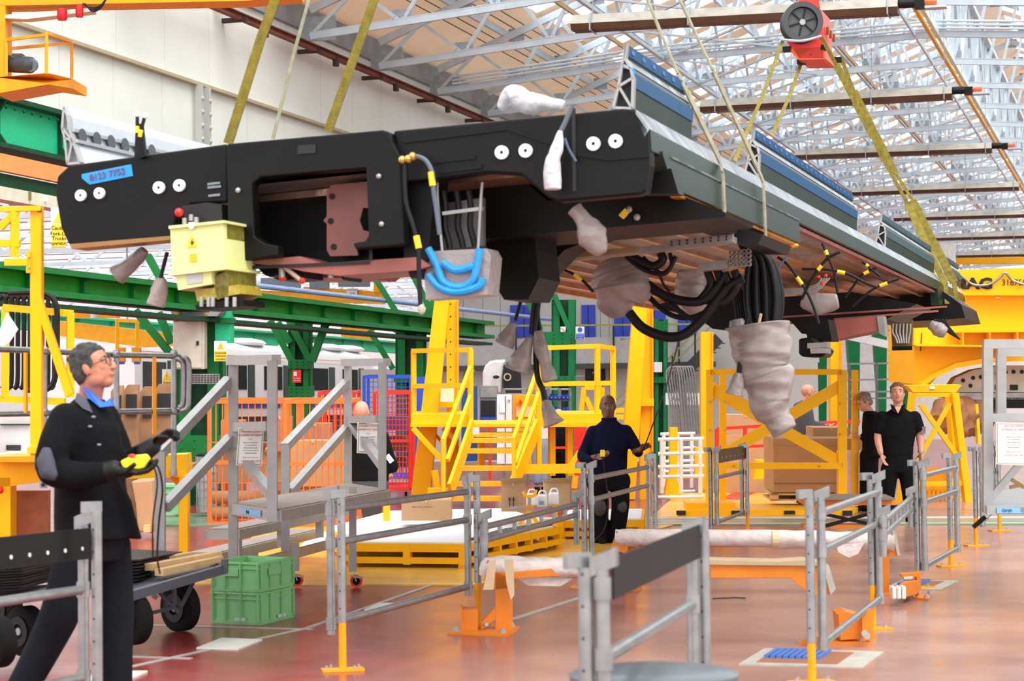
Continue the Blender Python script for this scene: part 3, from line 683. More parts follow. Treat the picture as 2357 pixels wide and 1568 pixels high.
# ---- fins
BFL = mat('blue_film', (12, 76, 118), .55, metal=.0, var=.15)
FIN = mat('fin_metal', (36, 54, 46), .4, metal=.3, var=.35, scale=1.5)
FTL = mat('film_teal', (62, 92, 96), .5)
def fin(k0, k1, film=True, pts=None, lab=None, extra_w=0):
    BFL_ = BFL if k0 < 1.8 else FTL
    l0, l1 = lk(k0), lk(k1)
    if k0 < 1.02: l0 = .06
    pr = [loc(vp(x, y, .06)) for x, y in (pts or [(1443, 101), (1434, 150), (1426, 200), (1414, 249), (1457, 251), (1459, 180), (1454, 160), (1440, 136)])]
    pr = [(w+extra_w, u) for _, w, u in pr]; e = l1-l0
    P = lambda i, dl=0: pt(l0+dl, *pr[i])
    body = Tv.part('side_bracket', MB().prism([P(i, .03) for i in range(len(pr))], LV*(e-.03)), FIN, label=lab)
    fr = MB()
    for a, b in ((0, 1), (1, 2), (2, 3), (3, 4), (4, 5), (5, 6), (6, 7), (7, 0), (2, 5), (2, 4), (1, 6)): fr.bar(P(a), P(b), .014, .05, up=LV)
    Tv.part('end_web', fr, ALU, parent=body)
    Tv.part('end_void', MB().prism([P(i, .01) for i in (1, 2, 3, 4, 5, 6)], LV*.02), INK, parent=body)
    if film:
        o = WV*-.006
        def strip(i, j, s0, s1, m, nm):
            a, b = P(i), P(j); p = [a.lerp(b, s0)+o, a.lerp(b, s1)+o, a.lerp(b, s1), a.lerp(b, s0)]
            Tv.part(nm, MB().prism(p, LV*e), m, parent=body)
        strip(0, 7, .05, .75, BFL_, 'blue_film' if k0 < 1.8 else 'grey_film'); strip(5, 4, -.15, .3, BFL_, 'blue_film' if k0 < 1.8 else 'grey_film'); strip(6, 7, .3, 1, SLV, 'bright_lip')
        n_ = max(4, int(e/.25))
        for i in range(n_):
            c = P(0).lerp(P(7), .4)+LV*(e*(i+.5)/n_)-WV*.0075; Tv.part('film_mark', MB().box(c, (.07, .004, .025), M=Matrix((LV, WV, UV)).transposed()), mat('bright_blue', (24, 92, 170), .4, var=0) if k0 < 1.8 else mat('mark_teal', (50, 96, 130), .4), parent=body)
    return body, P, e
fin(1.0, 1.133, lab='blue filmed bracket nearest the front')
fin(1.328, 1.77, lab='blue filmed bracket, second along the side')
fin(1.96, 2.40, lab='filmed bracket, third along the side')
fin(2.58, 2.74, lab='short bracket at the far end')
# blue tape wrap on the first bracket
slab('blue_tape', [(1430, 150), (1460, 158), (1458, 182), (1452, 180), (1450, 160), (1432, 156), (1430, 178), (1427, 178)], TAP, .04, .02)
# left rear bracket: white with holes
lw = [(150, 247), (146, 295), (152, 318), (158, 378), (188, 375), (170, 325), (163, 300), (158, 268)]
M_ = mat('anodised_silver', (186, 190, 196), .35, metal=.5, var=.08)
pr = [loc(vp(x, y, .3)) for x, y in lw]
e = lk(1.36)
bd = Tv.part('side_bracket', MB().prism([pt(.34, w, u) for _, w, u in pr], LV*e), M_, label='silver bracket with round holes at the left side')
fr = MB()
for a, b in ((0, 1), (1, 2), (2, 3), (3, 4), (4, 5), (5, 6), (6, 7), (7, 0), (1, 5), (2, 5), (3, 5)): fr.bar(pt(.3, *pr[a][1:]), pt(.3, *pr[b][1:]), .014, .04, up=LV)
Tv.part('end_web', fr, ALU, parent=bd)
a_, b_ = V(pt(.3, *pr[5][1:])), V(pt(.3, *pr[6][1:]))
for i in range(6):
    px = 190+i*34-(i*i*.4); py = 315+i*7.0
    c = on(px, py, pt(.3, pr[5][1]-.01, 0), WV); Tv.part('round_hole', MB().cyl(c-WV*.004, c+WV*.004, .05, n=16), mat('hole_dark', (70, 74, 78), .7, var=0), parent=bd)
for s in (0, 1): Tv.part('flange_lip', MB().bar(pt(.3, *pr[6][1:])-WV*.01, pt(.3+e, *pr[6][1:])-WV*.01, .03, .02) if s else MB().bar(pt(.3, *pr[5][1:])-WV*.01, pt(.3+e, *pr[5][1:])-WV*.01, .03, .02), M_, parent=bd)
# ---- hanging cables (near middle group)
def cables(name, lab, routes, r, l, bag=None):
    first = None
    for i, p in enumerate(routes):
        o = hose(p, r if not isinstance(r, list) else r[i], BLR, l+.03*(i % 3), name=name)
        if first is None: first = o; o['label'] = lab
    return first
def bag(pts, radii, l, m=PLS, name='plastic_bag', lab=None, n=18, seed=1, flat=1.0):
    rr = random.Random(seed); c = spline([vp(x, y, l) for x, y in pts], 9); N = len(c)
    rad = []
    for i in range(N):
        t = i/(N-1)*(len(radii)-1); j = min(int(t), len(radii)-2); rad.append(radii[j]*(1-(t-j))+radii[j+1]*(t-j))
    mb = MB().tube(c, rad, n, flat=flat)
    k = len(mb.v); 
    for i in range(k):
        ci_ = c[min(i//n, N-1)]; d = mb.v[i]-ci_; ang = (i % n); mb.v[i] = ci_+d*(1+rr.uniform(-.045, .045)+.03*math.sin((i//n)*1.1+ang*.9+seed)+.06*math.sin(ang*1.2-(i//n)*.3+seed)+.05*math.sin((i//n)*.47+seed))
    return Tv.part(name, mb, m, smooth=True, sub=1, label=lab)
l0 = lk(1.22)
cables('hanging_cable', 'black hanging cable', [[(1300, 590), (1250, 600), (1238, 650), (1226, 720), (1222, 770)], [(1320, 592), (1262, 612), (1240, 690), (1234, 760), (1236, 860), (1250, 900), (1255, 935)], [(1290, 592), (1222, 630), (1200, 690), (1186, 738)], [(1330, 595), (1275, 600), (1248, 650), (1236, 720), (1230, 775)], [(1260, 650), (1238, 700), (1246, 780)]], [.016, .02, .013, .016, .012], l0)
hose([(1262, 620), (1300, 622), (1340, 645), (1365, 672)], .01, BLR, l0, name='hanging_cable')
Tv.part('yellow_tag', MB().tube([vp(1322, 632, l0-.01), vp(1338, 646, l0-.01)], .014, 8), TYL)
bag([(1183, 742), (1172, 768), (1160, 795)], [.02, .05, .075], l0, seed=2, lab='bag over a cable end, leftmost')
bag([(1222, 775), (1205, 815), (1192, 855)], [.02, .06, .1], l0, seed=3)
bag([(1240, 760), (1244, 800), (1256, 840), (1268, 878)], [.03, .05, .04, .055], l0, seed=4)
bag([(1256, 920), (1262, 945), (1275, 978)], [.02, .045, .08], l0, seed=5, lab='lowest bag on the longest cable')
# big bag in the middle and bag behind it
bag([(1408, 596), (1420, 630), (1430, 665), (1425, 700), (1437, 728)], [.1, .2, .225, .16, .03], lk(1.3), seed=6, lab='large wrapped plastic bundle')
bag([(1590, 620), (1592, 660), (1600, 700), (1608, 722)], [.1, .14, .13, .05], lk(1.45), seed=7)
hose([(1448, 720), (1480, 755), (1530, 775), (1575, 770), (1620, 730), (1670, 665), (1710, 640)], .036, BLR, lk(1.3), name='thick_cable', n=12)
hose([(1490, 655), (1540, 685), (1610, 694), (1650, 660), (1670, 630)], .034, BLR, lk(1.3), name='thick_cable', n=12)
hose([(1470, 650), (1510, 700), (1560, 730), (1620, 720), (1690, 650)], .02, BLR, lk(1.32), name='thick_cable')
hose([(1495, 668), (1530, 690), (1565, 720), (1600, 740)], .014, BLR, lk(1.3), name='thick_cable')
hose([(1440, 590), (1480, 620), (1530, 630), (1556, 590)], .016, BLR, lk(1.25), name='thick_cable')
hose([(1450, 588), (1500, 612), (1525, 600), (1520, 582)], .03, BLR, lk(1.25), name='thick_cable')
hose([(1480, 592), (1520, 628), (1545, 612), (1542, 582)], .014, BLR, lk(1.25), name='thick_cable')
hose([(1515, 625), (1530, 660), (1543, 672)], .01, BLR, lk(1.25), name='thick_cable')
cgx = [(1628, 624), (1650, 620), (1668, 628), (1690, 622)]
for i, (x, y) in enumerate(cgx): hose([(x, y), (x+8, y+30), (x-10, y+60), (x-30, y+74)], .03, BLR, lk(1.3), name='thick_cable')
# cable clamp block
cb = slab('clamp_block', [(1608, 606), (1676, 598), (1676, 618), (1610, 624)], ALD, lk(1.28), .1, label='grey clamp block')
for i in range(5):
    for j in range(4): Tv.part('cable_clamp', MB().ring(vp(1684+i*10, 582+j*10-i, lk(1.28)), LV, .017, .011, .05, 10), ALD, parent=cb)
# big vertical bundle with wrapped bag
lb_ = lk(1.33)
rr = random.Random(3)
for i in range(12):
    x = 1718+i*7.2; c = rr.uniform(-4, 4)
    hose([(1705+i*2.5, 562+i*.8), (1722+i*5, 600+c), (x, 660), (x+2, 710), (1732+i*5.2, 765), (1745+i*3, 800)], .019 if i % 3 else .024, BLR, lb_+.05*(i % 3), name='thick_cable')
for i in range(6): hose([(1672+i*5, 640), (1680+i*5, 665), (1690+i*5, 690), (1696+i*6, 740)], .01, BLR, lb_+.05, name='thick_cable')
hose([(1722, 730), (1710, 790), (1700, 860)], .018, BLR, lb_-.15, name='thick_cable')
bag([(1745, 745), (1752, 800), (1757, 850), (1768, 880), (1772, 930), (1790, 965), (1808, 995)], [.235, .215, .2, .185, .15, .1, .09], lb_, seed=9, lab='tall wrapped plastic bundle around the cables', n=22)
bag([(1695, 735), (1702, 770), (1710, 830)], [.05, .08, .06], lb_-.02, seed=10)
bag([(1700, 858), (1696, 885), (1690, 910)], [.025, .05, .07], lb_-.15, seed=11, lab='small bag on a single cable')
Tv.part('white_tag', MB().bar(vp(1752, 722, lb_-.1), vp(1746, 750, lb_-.1), .05, .01), PAL)
Tv.part('blue_strip', MB().bar(vp(1811, 590, lk(1.4)), vp(1788, 622, lk(1.4)), .04, .006), mat('strip_blue', (40, 90, 160), .5))
for x, y in ((1812, 560),): 
    for i in range(3): Tv.part('foil_scrap', MB().ell(vp(1765+i*22, 560+i*3, lk(1.4)), (.1, .06, .025), 10, 6), mat('amber_reflecting', (235, 160, 40), .3))
# tagged thin cables under the floor
for P_, tg in ((((1893, 560), (1905, 590), (1918, 620), (1925, 655), (1928, 675)), (0, 1)), (((1934, 580), (1905, 595), (1880, 625), (1862, 655), (1845, 690)), (1, 2)), (((1790, 592), (1815, 612), (1850, 660), (1870, 700), (1885, 745)), (1, 2)), (((1846, 620), (1900, 620), (1950, 630), (1990, 650), (2020, 662)), (1, 2)), (((1985, 602), (2000, 615), (2026, 636)), (0, 1)), (((2018, 616), (1985, 632), (1960, 665), (1945, 685)), (0, 1)), (((2070, 642), (2020, 660), (1985, 685), (1962, 705)), (0, 1))):
    ll = lk(1.5 if P_[0][0] < 1960 else 1.75)
    h = hose(P_, .012, BLR, ll, name='tagged_cable'); a, b = vp(*P_[tg[0]], ll-.01), vp(*P_[tg[1]], ll-.01)
    Tv.part('yellow_tag', MB().tube([a.lerp(b, .55), a.lerp(b, .9)], .017, 8), TYO if 'TYO' in globals() else TYL, parent=h)
bag([(1845, 690), (1880, 700), (1930, 692)], [.05, .1, .06], lk(1.6), seed=13, flat=.5)
bag([(2140, 745), (2158, 757), (2178, 768)], [.05, .1, .06], lk(2.3), seed=14)
for i in range(5): hose([(2150+i*6, 735), (2170+i*4, 755), (2190+i*5, 770+i*3)], .012, BLR, lk(2.3), name='cable_tail')
# bags at the front
bag([(1322, 478), (1345, 510), (1365, 545), (1385, 585)], [.045, .05, .09, .03], .2, m=PLS, seed=15, lab='clear bag on a bent hose')
bag([(1150, 252), (1180, 222), (1215, 238), (1250, 238), (1300, 245)], [.02, .07, .065, .05, .03], .3, m=PLW, seed=16, lab='white plastic bag lying on top')
bag([(1190, 240), (1180, 215), (1183, 195)], [.05, .03, .006], .3, m=PLW, seed=20)
bag([(1290, 300), (1282, 340), (1272, 380), (1272, 438)], [.012, .035, .045, .05], -.12, m=PLW, seed=17, lab='white bag hanging on the front face')
bag([(335, 575), (305, 605), (268, 635)], [.03, .045, .065], .3, m=PLS, seed=18, lab='plastic bag at the lower left')
hose([(385, 580), (372, 630), (365, 660)], .012, BLR, .2, name='hanging_cable')
bag([(372, 640), (366, 670), (358, 705)], [.025, .055, .055], .2, m=PLS, seed=19, lab='small bag beside the electrical box')
# ---------------------------------------------------------------- slings (things of their own)
def strap(label, pts, w, m, name='lifting_sling', group=None, edge=(0,1,0)):
    mb = MB()
    for a, b in zip(pts, pts[1:]): mb.bar(a, b, w, .012, up=edge)
    return solo(name, label, 'sling', mb, m, base=pts[-1], group=group)
hz = 5.4
def vtop(px, l, u=0):   # point on the underframe's top at this pixel column
    best = None
    for k in range(0, 60):
        p = pt(l, WW*k/59, u); q = abs(pix(p)[0]-px)
        if best is None or q < best[0]: best = (q, p)
    return best[1]
def vs(px, py, l): return vp(px, py, l)
a = vp(525, 331, .5); strap('olive yellow lifting sling rising steeply from the front left', [vp(648, -40, .5), vp(600, 90, .5), a], .06, STR)
a = vp(755, 303, .9); strap('olive yellow lifting sling, second from the left above the middle', [vp(875, -40, .9), vp(840, 60, .9), a], .055, STR)
strap('thin grey sling between the two left olive slings', [vp(722, -40, 1.4), vp(680, 110, 1.4), vp(628, 320, 1.4)], .02, STD)
def wrap(px1, label, pts, m, w):
    return strap(label, pts, w, m)
s1 = [sd(1478, -30, .3), sd(1560, 170, .12), sd(1658, 372, -.01), sd(1664, 400, -.03), sd(1668, 492, -.03)]
strap('thin pale sling wrapping the sole bar, left of the near pair', s1, .055, STD, edge=WV)
s2 = [sd(1560, -10, .3), sd(1640, 160, .12), sd(1746, 392, -.01), sd(1757, 420, -.03), sd(1763, 552, -.03)]
strap('thin pale sling wrapping the sole bar, right of the near pair', s2, .055, STD, edge=WV)
strap('far pale sling tail beside the blue film bracket', [sd(1585, 210, .6), sd(1640, 330, .4), sd(1660, 370, .1)], .02, STD)
# ---------------------------------------------------------------- red hoist with its drum
hd = 29.0
hc = at(1866, 75, hd)
Th = Thing('chain_hoist', 'orange-red lifting hoist block with a black spoked wheel', 'hoist', hc)
hp_ = lambda x, y, dd=0: at(x, y, hd+dd)
hb = Th.part('housing', MB().prism([hp_(1802, 60), (hp_(1812, 98)), hp_(1838, 138), hp_(1900, 138), hp_(1895, 90), hp_(1890, 20), hp_(1830, 12)], (cr*.25+fwd*.9)), RED, bevel=.02)
Th.part('underside', MB().prism([hp_(1814, 112), hp_(1838, 138), hp_(1900, 136), hp_(1894, 108)], (cr*.28+fwd*.93)), mat('hoist_orange', (240, 92, 44), .5, var=.15), parent=hb)
wc = hp_(1846, 52, -.12)
wh = Th.part('wheel', MB().cyl(wc-fwd*.02, wc+fwd*.22, .27, n=32), BLR, smooth=True)
Th.part('wheel_rim', MB().ring(wc-fwd*.05, fwd, .27, .2, .1, 32), mat('wheel_grey', (60, 62, 64), .5), parent=wh)
Th.part('wheel_face', MB().cyl(wc-fwd*.03, wc, .19, n=28), mat('wheel_face', (76, 78, 78), .5), parent=wh)
for i in range(6):
    a = i*math.pi/3+.3; Th.part('spoke', MB().bar(wc-fwd*.04+(cr*math.cos(a)+cu*math.sin(a))*.04, wc-fwd*.04+(cr*math.cos(a)+cu*math.sin(a))*.18, .02, .02), BLR, parent=wh)
Th.part('hub', MB().cyl(wc-fwd*.06, wc, .04), ALU, parent=wh)
Th.part('guard_bar', MB().tube(spline([hp_(1797, 91, -.2), hp_(1845, 94, -.3), hp_(1890, 83, -.2)]), .018, 8), DGY)
for x, y in ((1812, 114), (1892, 110), (1845, 143), (1928, 138)): Th.part('rubber_foot', MB().box(hp_(x, y, .05 if y < 120 else .4), (.11, .11, .07)), BLR)
Th.part('hanger', MB().prism([hp_(1830, 20), hp_(1845, -10), hp_(1882, -10), hp_(1888, 18)], fwd*.4), RED)
Th.part('hanger', MB().bar(hp_(1866, -2, .3), hp_(1866, -80, .3), .35, .2), RED)
for i in range(3): Th.part('slot', MB().bar(hp_(1905+i*7, 62+i*8, .3+i*.15), hp_(1906+i*7, 80+i*8, .3+i*.15), .05, .02), BRN)
Th.part('rating_mark', MB().bar(hp_(1865, 125, -.01), hp_(1868, 125, -.01), .02, .01), INK)
# far slings
def sl(label, pts, w, m=STR):
    mb = MB()
    for i in range(len(pts)-1):
        w0 = w[i] if isinstance(w, list) else w; mb.bar(pts[i], pts[i+1], w0, .014, up=fwd)
    return solo('lifting_sling', label, 'sling', mb, m, base=pts[-1])
sl('narrow olive sling from the hoist wheel down to the near left', [at(1802, 92, 29), at(1760, 210, 27), at(1690, 372, 24.5)], .045)
sl('narrow olive sling from the hoist underside, behind the near left one', [at(1844, 145, 29.5), at(1820, 215, 27.8), at(1776, 314, 25.6)], .045)
sl('broad yellow sling twisting from the hoist to the far end, left one', [at(1890, 85, 28.8), at(1925, 150, 29), at(1970, 235, 29), at(2012, 315, 29), at(2035, 370, 29), at(2090, 470, 29), at(2140, 580, 28.5), at(2176, 655, 28.2), at(2180, 700, 28.1)], [.05, .09, .11, .08, .045, .1, .08, .06])
sl('broad yellow sling twisting from the hoist to the far end, right one', [at(1935, 130, 29.4), at(1965, 210, 29.4), at(2005, 290, 29.3), at(2035, 345, 29.2), at(2062, 400, 29.1), at(2100, 460, 29), at(2150, 560, 28.8), at(2196, 650, 28.6), at(2204, 705, 28.5)], [.05, .1, .09, .08, .04, .1, .11, .06])
# ================================================================ background: runway girders, next bay, cabins
def bp(pts, w, h=None, mb=None, up=(0,0,1)):      # bar through (px, py, depth) points
    mb = mb or MB(); P = [at(*p) for p in pts]
    for a, b in zip(P, P[1:]): mb.bar(a, b, w, h, up)
    return mb
def qp(pts, d, ext):                      # polygon facing the hall's length, at one depth, real thickness
    return MB().prism([at(x, y, d) for x, y in pts], fwd*ext)
def rect(x0, y0, x1, y1, d, ext): return qp([(x0, y0), (x1, y0), (x1, y1), (x0, y1)], d, ext)
def girder(name, label, X, pxa, yt, yb, Y1, m, mfl, w=.45, st=1.6, Y0g=25, dark=None):
    a, b = onX(pxa, yt, X), onX(pxa, yb, X); zt, zb = a.z, b.z
    t = Thing(name, label, 'girder', (X, Y0g, zb))
    t.part('web', MB().bb((X-.02, Y0g, zb+.05), (X+.02, Y1, zt-.05)), m)
    t.part('flange', MB().bb((X-w/2, Y0g, zt-.08), (X+w/2, Y1, zt)), mfl); t.part('flange', MB().bb((X-w/2, Y0g, zb), (X+w/2, Y1, zb+.08)), mfl)
    y = Y0g+1
    while y < Y1:
        t.part('stiffener', MB().prism([V((X+.02, y, zb+.08)), V((X+w*.48, y, zb+.08)), V((X+w*.2, y, zb+(zt-zb)*.3)), V((X+w*.2, y, zt-(zt-zb)*.3)), V((X+w*.48, y, zt-.08)), V((X+.02, y, zt-.08))], (0, .05, 0)), mfl); y += st
    return t, zt, zb
tg, zt, zb = girder('runway_girder', 'deep teal green crane runway girder at the upper left', -18.6, 0, 225, 345, 110, TEA, DGN, .5, 2.2)
rv = MB(); y = 26
for k in range(60): rv.ell((-18.36, 26+k*.3, zt-.2), .03, 6, 4)
tg.part('rivets', rv, DGN, kind='stuff')
solo('conductor_bar', 'orange conductor rail along the foot of the teal girder', 'rail', MB().bb((-18.3, 25, onX(0, 392, -18.2).z), (-18.2, 60, onX(0, 352, -18.2).z)), mat('orange_rail', (250, 150, 80), .5))
t = Thing('riveted_beam', 'dark green riveted beam below the orange rail', 'girder', (-18.3, 25, 4.6))
t.part('beam', MB().bb((-18.9, 25, onX(0, 440, -18.3).z), (-18.3, 90, onX(0, 398, -18.3).z)), DGN)
rv = MB()
for k in range(90): rv.ell((-18.28, 27+k*.16, onX(0, 430, -18.3).z), .03, 6, 4)
t.part('rivets', rv, DGN, kind='stuff')
t = Thing('trunking', 'cream cable trunking with grilles at the left edge', 'trunking', (-17, 25, 3.6))
za, zb_ = onX(0, 428, -17).z, onX(0, 458, -17).z
t.part('case', MB().bb((-17.3, 25, zb_), (-17, 40, za)), mat('cream_trunking', (214, 212, 190), .5))
t.part('grille', rect(66, 440, 72, 462, depth(onX(68, 450, -16.99))-.02, .02), mat('grille_dark', (120, 110, 60), .6)); t.part('panel', rect(98, 450, 110, 464, depth(onX(104, 455, -16.99))-.02, .02), PAP)
# overhead crane end carriage with platform cage
D = 30.0
t = Thing('overhead_crane', 'yellow overhead crane beam with caged motor platform in the upper left corner', 'crane', at(60, 190, D))
t.part('beam', qp([(-60, -30), (690, -30), (690, -8), (560, 2), (-60, 14)], D, .6), YEO)
t.part('leg', rect(-20, 10, 12, 180, D, .4), YEO)
pf = t.part('platform', MB().prism([at(-10, 178, D-.3), at(110, 168, D-.3), at(168, 182, D+.9), at(168, 204, D+.9), at(110, 194, D-.3), at(-10, 216, D-.3)], fwd*1.0), YEO)
for a in ([(14, 90, D), (14, 175, D)], [(24, 110, D+.9), (24, 150, D+.9)], [(107, 76, D-.3), (107, 170, D-.3)], [(165, 98, D+.9), (165, 180, D+.9)], [(14, 92, D), (107, 80, D-.3)], [(107, 76, D-.3), (165, 97, D+.9)], [(24, 112, D+.9), (107, 104, D)], [(107, 104, D), (165, 98, D+.9)]):
    t.part('guard_rail', bp(a, .04), YEO, parent=pf)
mo = t.part('motor', MB().tube([at(14, 146, D+.2), at(40, 148, D+.1), at(70, 150, D-.1), at(76, 150, D-.1)], [.12, .12, .115, .09], 20), mat('motor_grey', (52, 58, 64), .45), smooth=True)
t.part('terminal_box', rect(27, 123, 50, 134, D, .2), mat('motor_grey', (52, 58, 64), .45), parent=mo)
t.part('fan_cowl', MB().cyl(at(70, 150, D-.16), at(75, 150, D-.1), .09, n=20), mat('cowl_blue', (90, 110, 126), .4), parent=mo)
tr_ = t.part('cable_tray', MB().prism([at(12, 34, D), at(212, 18, D), at(212, 26, D), at(60, 44, D), at(12, 42, D)], fwd*.3), mat('tray_white', (214, 210, 196), .5))
for x, y, c_ in ((143, 38, .07), (183, 31, .055)): t.part('red_beacon', MB().tube([at(x, y-18, D-.1), at(x, y+5, D-.1), at(x, y+9, D-.1)], [c_, c_, c_*.8], 14), mat('beacon_red', (200, 20, 40), .25, var=0), parent=tr_, smooth=True)
for i in range(3): t.part('cable', MB().tube(spline([at(190+i*3, 8, D-.1), at(212, 18+i*4, D-.1), at(232, 12+i*3, D-.1), at(245, -4, D-.1)]), .012, 6), BLR, parent=tr_)
# ---- lower green girder with columns
XG = -14.4
girder('green_girder', 'long bright green riveted girder on columns running through the left side', XG, 0, 608, 676, 47, GRB, GRN, .5, 1.55)  # stiffeners are the web's own green; the darker green paints their shading
bl = MB(); zb2 = onX(0, 676, XG).z
bl.bar((XG, 25, zb2-.12), (XG, 47, zb2-.12), .4, .06)
for k in range(44): bl.bar((XG-.18, 25+k*.5, zb2-.1), (XG+.18, 25.5+k*.5, zb2-.1), .03, .03)
solo('lattice_beam', 'dark lattice tie under the bright green girder', 'lattice', bl, DGN, kind=None)
def gcol(label, xl, xr, yt_, yb_, d, m=GRN, braces=(), head=None, base=None, extra=None, plates=()):
    t = Thing('green_column', label, 'column', at((xl+xr)/2, min(yb_, 1300), d))
    w = (xr-xl)*d/5000
    s = MB(); 
    for x in (xl, xr):
        sgn = 1 if x == xl else -1; s.add([], [])
        s.prism([at(x, yt_, d), at(x+sgn*(xr-xl)*.32, yt_, d), at(x+sgn*(xr-xl)*.32, yb_, d), at(x, yb_, d)], fwd*.1)
        s.prism([at(x, yt_, d), at(x+sgn*(xr-xl)*.08, yt_, d), at(x+sgn*(xr-xl)*.08, yb_, d), at(x, yb_, d)], fwd*.5)
    t.part('shaft', s, m)
    t.part('web', MB().prism([at(xl+3, yt_, d+.15), at(xr-3, yt_, d+.15), at(xr-3, yb_, d+.15), at(xl+3, yb_, d+.15)], fwd*.04), DGN)
    for b in braces: t.part('brace', bp([(b[0], b[1], d+b[4] if len(b) > 4 else d), (b[2], b[3], d)], .2, .12), m)
    if head: h_ = t.part('head_plate', rect(*head, d-.1, .6), m); 
    if base: t.part('base_plate', rect(*base, d-.12, .7), m)
    for (x0, y0_, x1, y1_) in ([head] if head else [])+([base] if base else [])+list(plates):
        rvm = MB()
        for i in range(4):
            for j in range(3): rvm.ell(at(x0+(x1-x0)*(i+.5)/4, y0_+(y1_-y0_)*(j+.5)/3, d-.12), .02, 6, 4)
        t.part('rivets', rvm, m)
    return t
c1 = gcol('large green riveted column carrying the cream electrical cabinet', 404, 512, 690, 1168, 35, braces=((340, 588, 402, 700), (312, 715, 390, 812), (365, 720, 395, 790)), head=(400, 690, 520, 722), base=(402, 1003, 522, 1062))
c1.part('side_shaft', rect(495, 715, 530, 790, 34.8, .5), TEA); c1.part('clutch_band', rect(492, 732, 532, 744, 34.7, .6), GRN)
t = Thing('electrical_cabinet', 'cream electrical cabinet with a keyhole handle on the green column', 'cabinet', at(432, 850, 34.4))
cb_ = t.part('body', rect(398, 730, 470, 850, 34.4, .35), mat('cabinet_cream', (206, 202, 184), .45), bevel=.01)
t.part('door', rect(400, 733, 463, 847, 34.36, .04), mat('cabinet_cream', (206, 202, 184), .45), bevel=.005)
t.part('handle', rect(452, 785, 457, 795, 34.33, .03), INK); t.part('red_label', rect(400, 738, 412, 741, 34.35, .01), RED); t.part('yellow_label', rect(424, 744, 430, 746, 34.35, .01), TYL)
t = Thing('cable_tray', 'grey cable tray with yellow labels on top of the cream cabinet', 'cable tray', at(450, 728, 34.3)); t.part('tray', qp([(393, 716), (513, 712), (500, 728), (396, 729)], 34.2, .5), mat('tray_grey', (150, 152, 154), .4, metal=.4))
for x in (408, 474): t.part('yellow_label', rect(x-5, 719, x+5, 724, 34.17, .02), TYL)
t = Thing('perforated_tray', 'perforated grey cable tray on the green column below the cabinet', 'cable tray', at(470, 885, 34.5))
t.part('tray', rect(438, 861, 504, 884, 34.5, .1), ALD)
for i in range(9):
    for j in range(4): t.part('slot', rect(442+i*7, 864+j*5, 446+i*7, 866+j*5, 34.48, .02), INK)
def sign(label, x0, y0, x1, y1, d, m, parts=(), cat='sign', name='sign', texts=(), back=.6):
    t = Thing(name, label, cat, at((x0+x1)/2, y1, d)); b = t.part('panel', rect(x0, y0, x1, y1, d, .02), m); t.part('mounting', MB().bar(at((x0+x1)/2, (y0+y1)/2, d+.02), at((x0+x1)/2, (y0+y1)/2, d+back), .04), ALD)
    for nm, pts, mm in parts: t.part(nm, qp(pts, d-.012, .012), mm, parent=b)
    for tx, x, y, s, mm in texts: text('lettering', tx, s*d/5000, at(x, y, d-.014), cr, cu, mm, b, t.b)
    return t
SY = mat('sign_yellow', (250, 205, 30), .5, var=0)
sign('yellow danger overhead hazards sign on the green column', 493, 785, 522, 832, 34.3, WHT, (('yellow_field', [(494, 808), (521, 808), (521, 831), (494, 831)], SY), ('triangle', [(508, 788), (516, 803), (500, 803)], SY)), texts=(('DANGER', 508, 813, 6.5, INK), ('OVERHEAD', 508, 820, 5, INK), ('HAZARDS', 508, 827, 5, INK), ('!', 508, 798, 9, INK)))
sign('yellow fork-lift caution sign partly behind the black headstock', 117, 478, 152, 570, 20, WHT, (('yellow_field', [(119, 516), (151, 516), (151, 568), (119, 568)], SY), ('triangle', [(137, 486), (152, 512), (122, 512)], SY)), texts=(('Caution', 137, 525, 12, INK), ('Fork-Lift', 137, 538, 12, INK), ('Trucks', 136, 549, 12, INK), ('operating', 136, 560, 11, INK)))
sign('small yellow caution sign beside the green column, behind the railing', 373, 850, 396, 886, 36, WHT, (('yellow_field', [(374, 877), (395, 877), (395, 885), (374, 885)], SY), ('triangle', [(384, 853), (394, 874), (374, 874)], SY)), texts=(('Caution', 384, 881, 5.5, INK), ('!', 384, 867, 12, INK)))
c2 = gcol('slim green column with raking braces in front of the white train', 663, 714, 735, 1030, 40, braces=((622, 738, 672, 832), (665, 738, 712, 828), (752, 740, 718, 832), (640, 742, 668, 790)), head=(663, 828, 716, 850), base=(663, 890, 716, 915))
sign('red and white fire point sign on the slim green column', 673, 852, 693, 881, 39.7, RED, (('pictogram', [(676, 856), (683, 856), (683, 866), (676, 866)], WHT),), texts=(('Fire alarm', 683, 871, 4, WHT), ('call point', 683, 876, 4, WHT)))
c3 = gcol('big green column with a wide riveted head behind the yellow gantry', 910, 980, 730, 1060, 45.5, braces=((852, 622, 922, 735), (945, 622, 1002, 735), (850, 760, 905, 850), (1000, 690, 965, 760)), head=(906, 732, 1010, 766), base=(906, 866, 990, 880))
c4 = gcol('green column behind the right side of the access platform', 1270, 1326, 690, 1150, 52, m=mat('mid_green', (6, 122, 66), .5, spec=.3, var=.15), braces=((1208, 678, 1245, 760), (1275, 678, 1312, 765), (1240, 860, 1262, 935)), head=(1244, 764, 1326, 794), base=(1262, 866, 1326, 882))
c5 = gcol('green column with a white box, right of the leaning yellow gantry leg', 1506, 1537, 735, 1100, 58, m=MATS['mid_green'], braces=((1490, 715, 1508, 750),), head=(1500, 740, 1538, 762), base=(1500, 868, 1538, 882))
solo('junction_box', 'small white box on the green column right of the leaning leg', 'box', rect(1506, 834, 1524, 857, 57.6, .55), WHT)
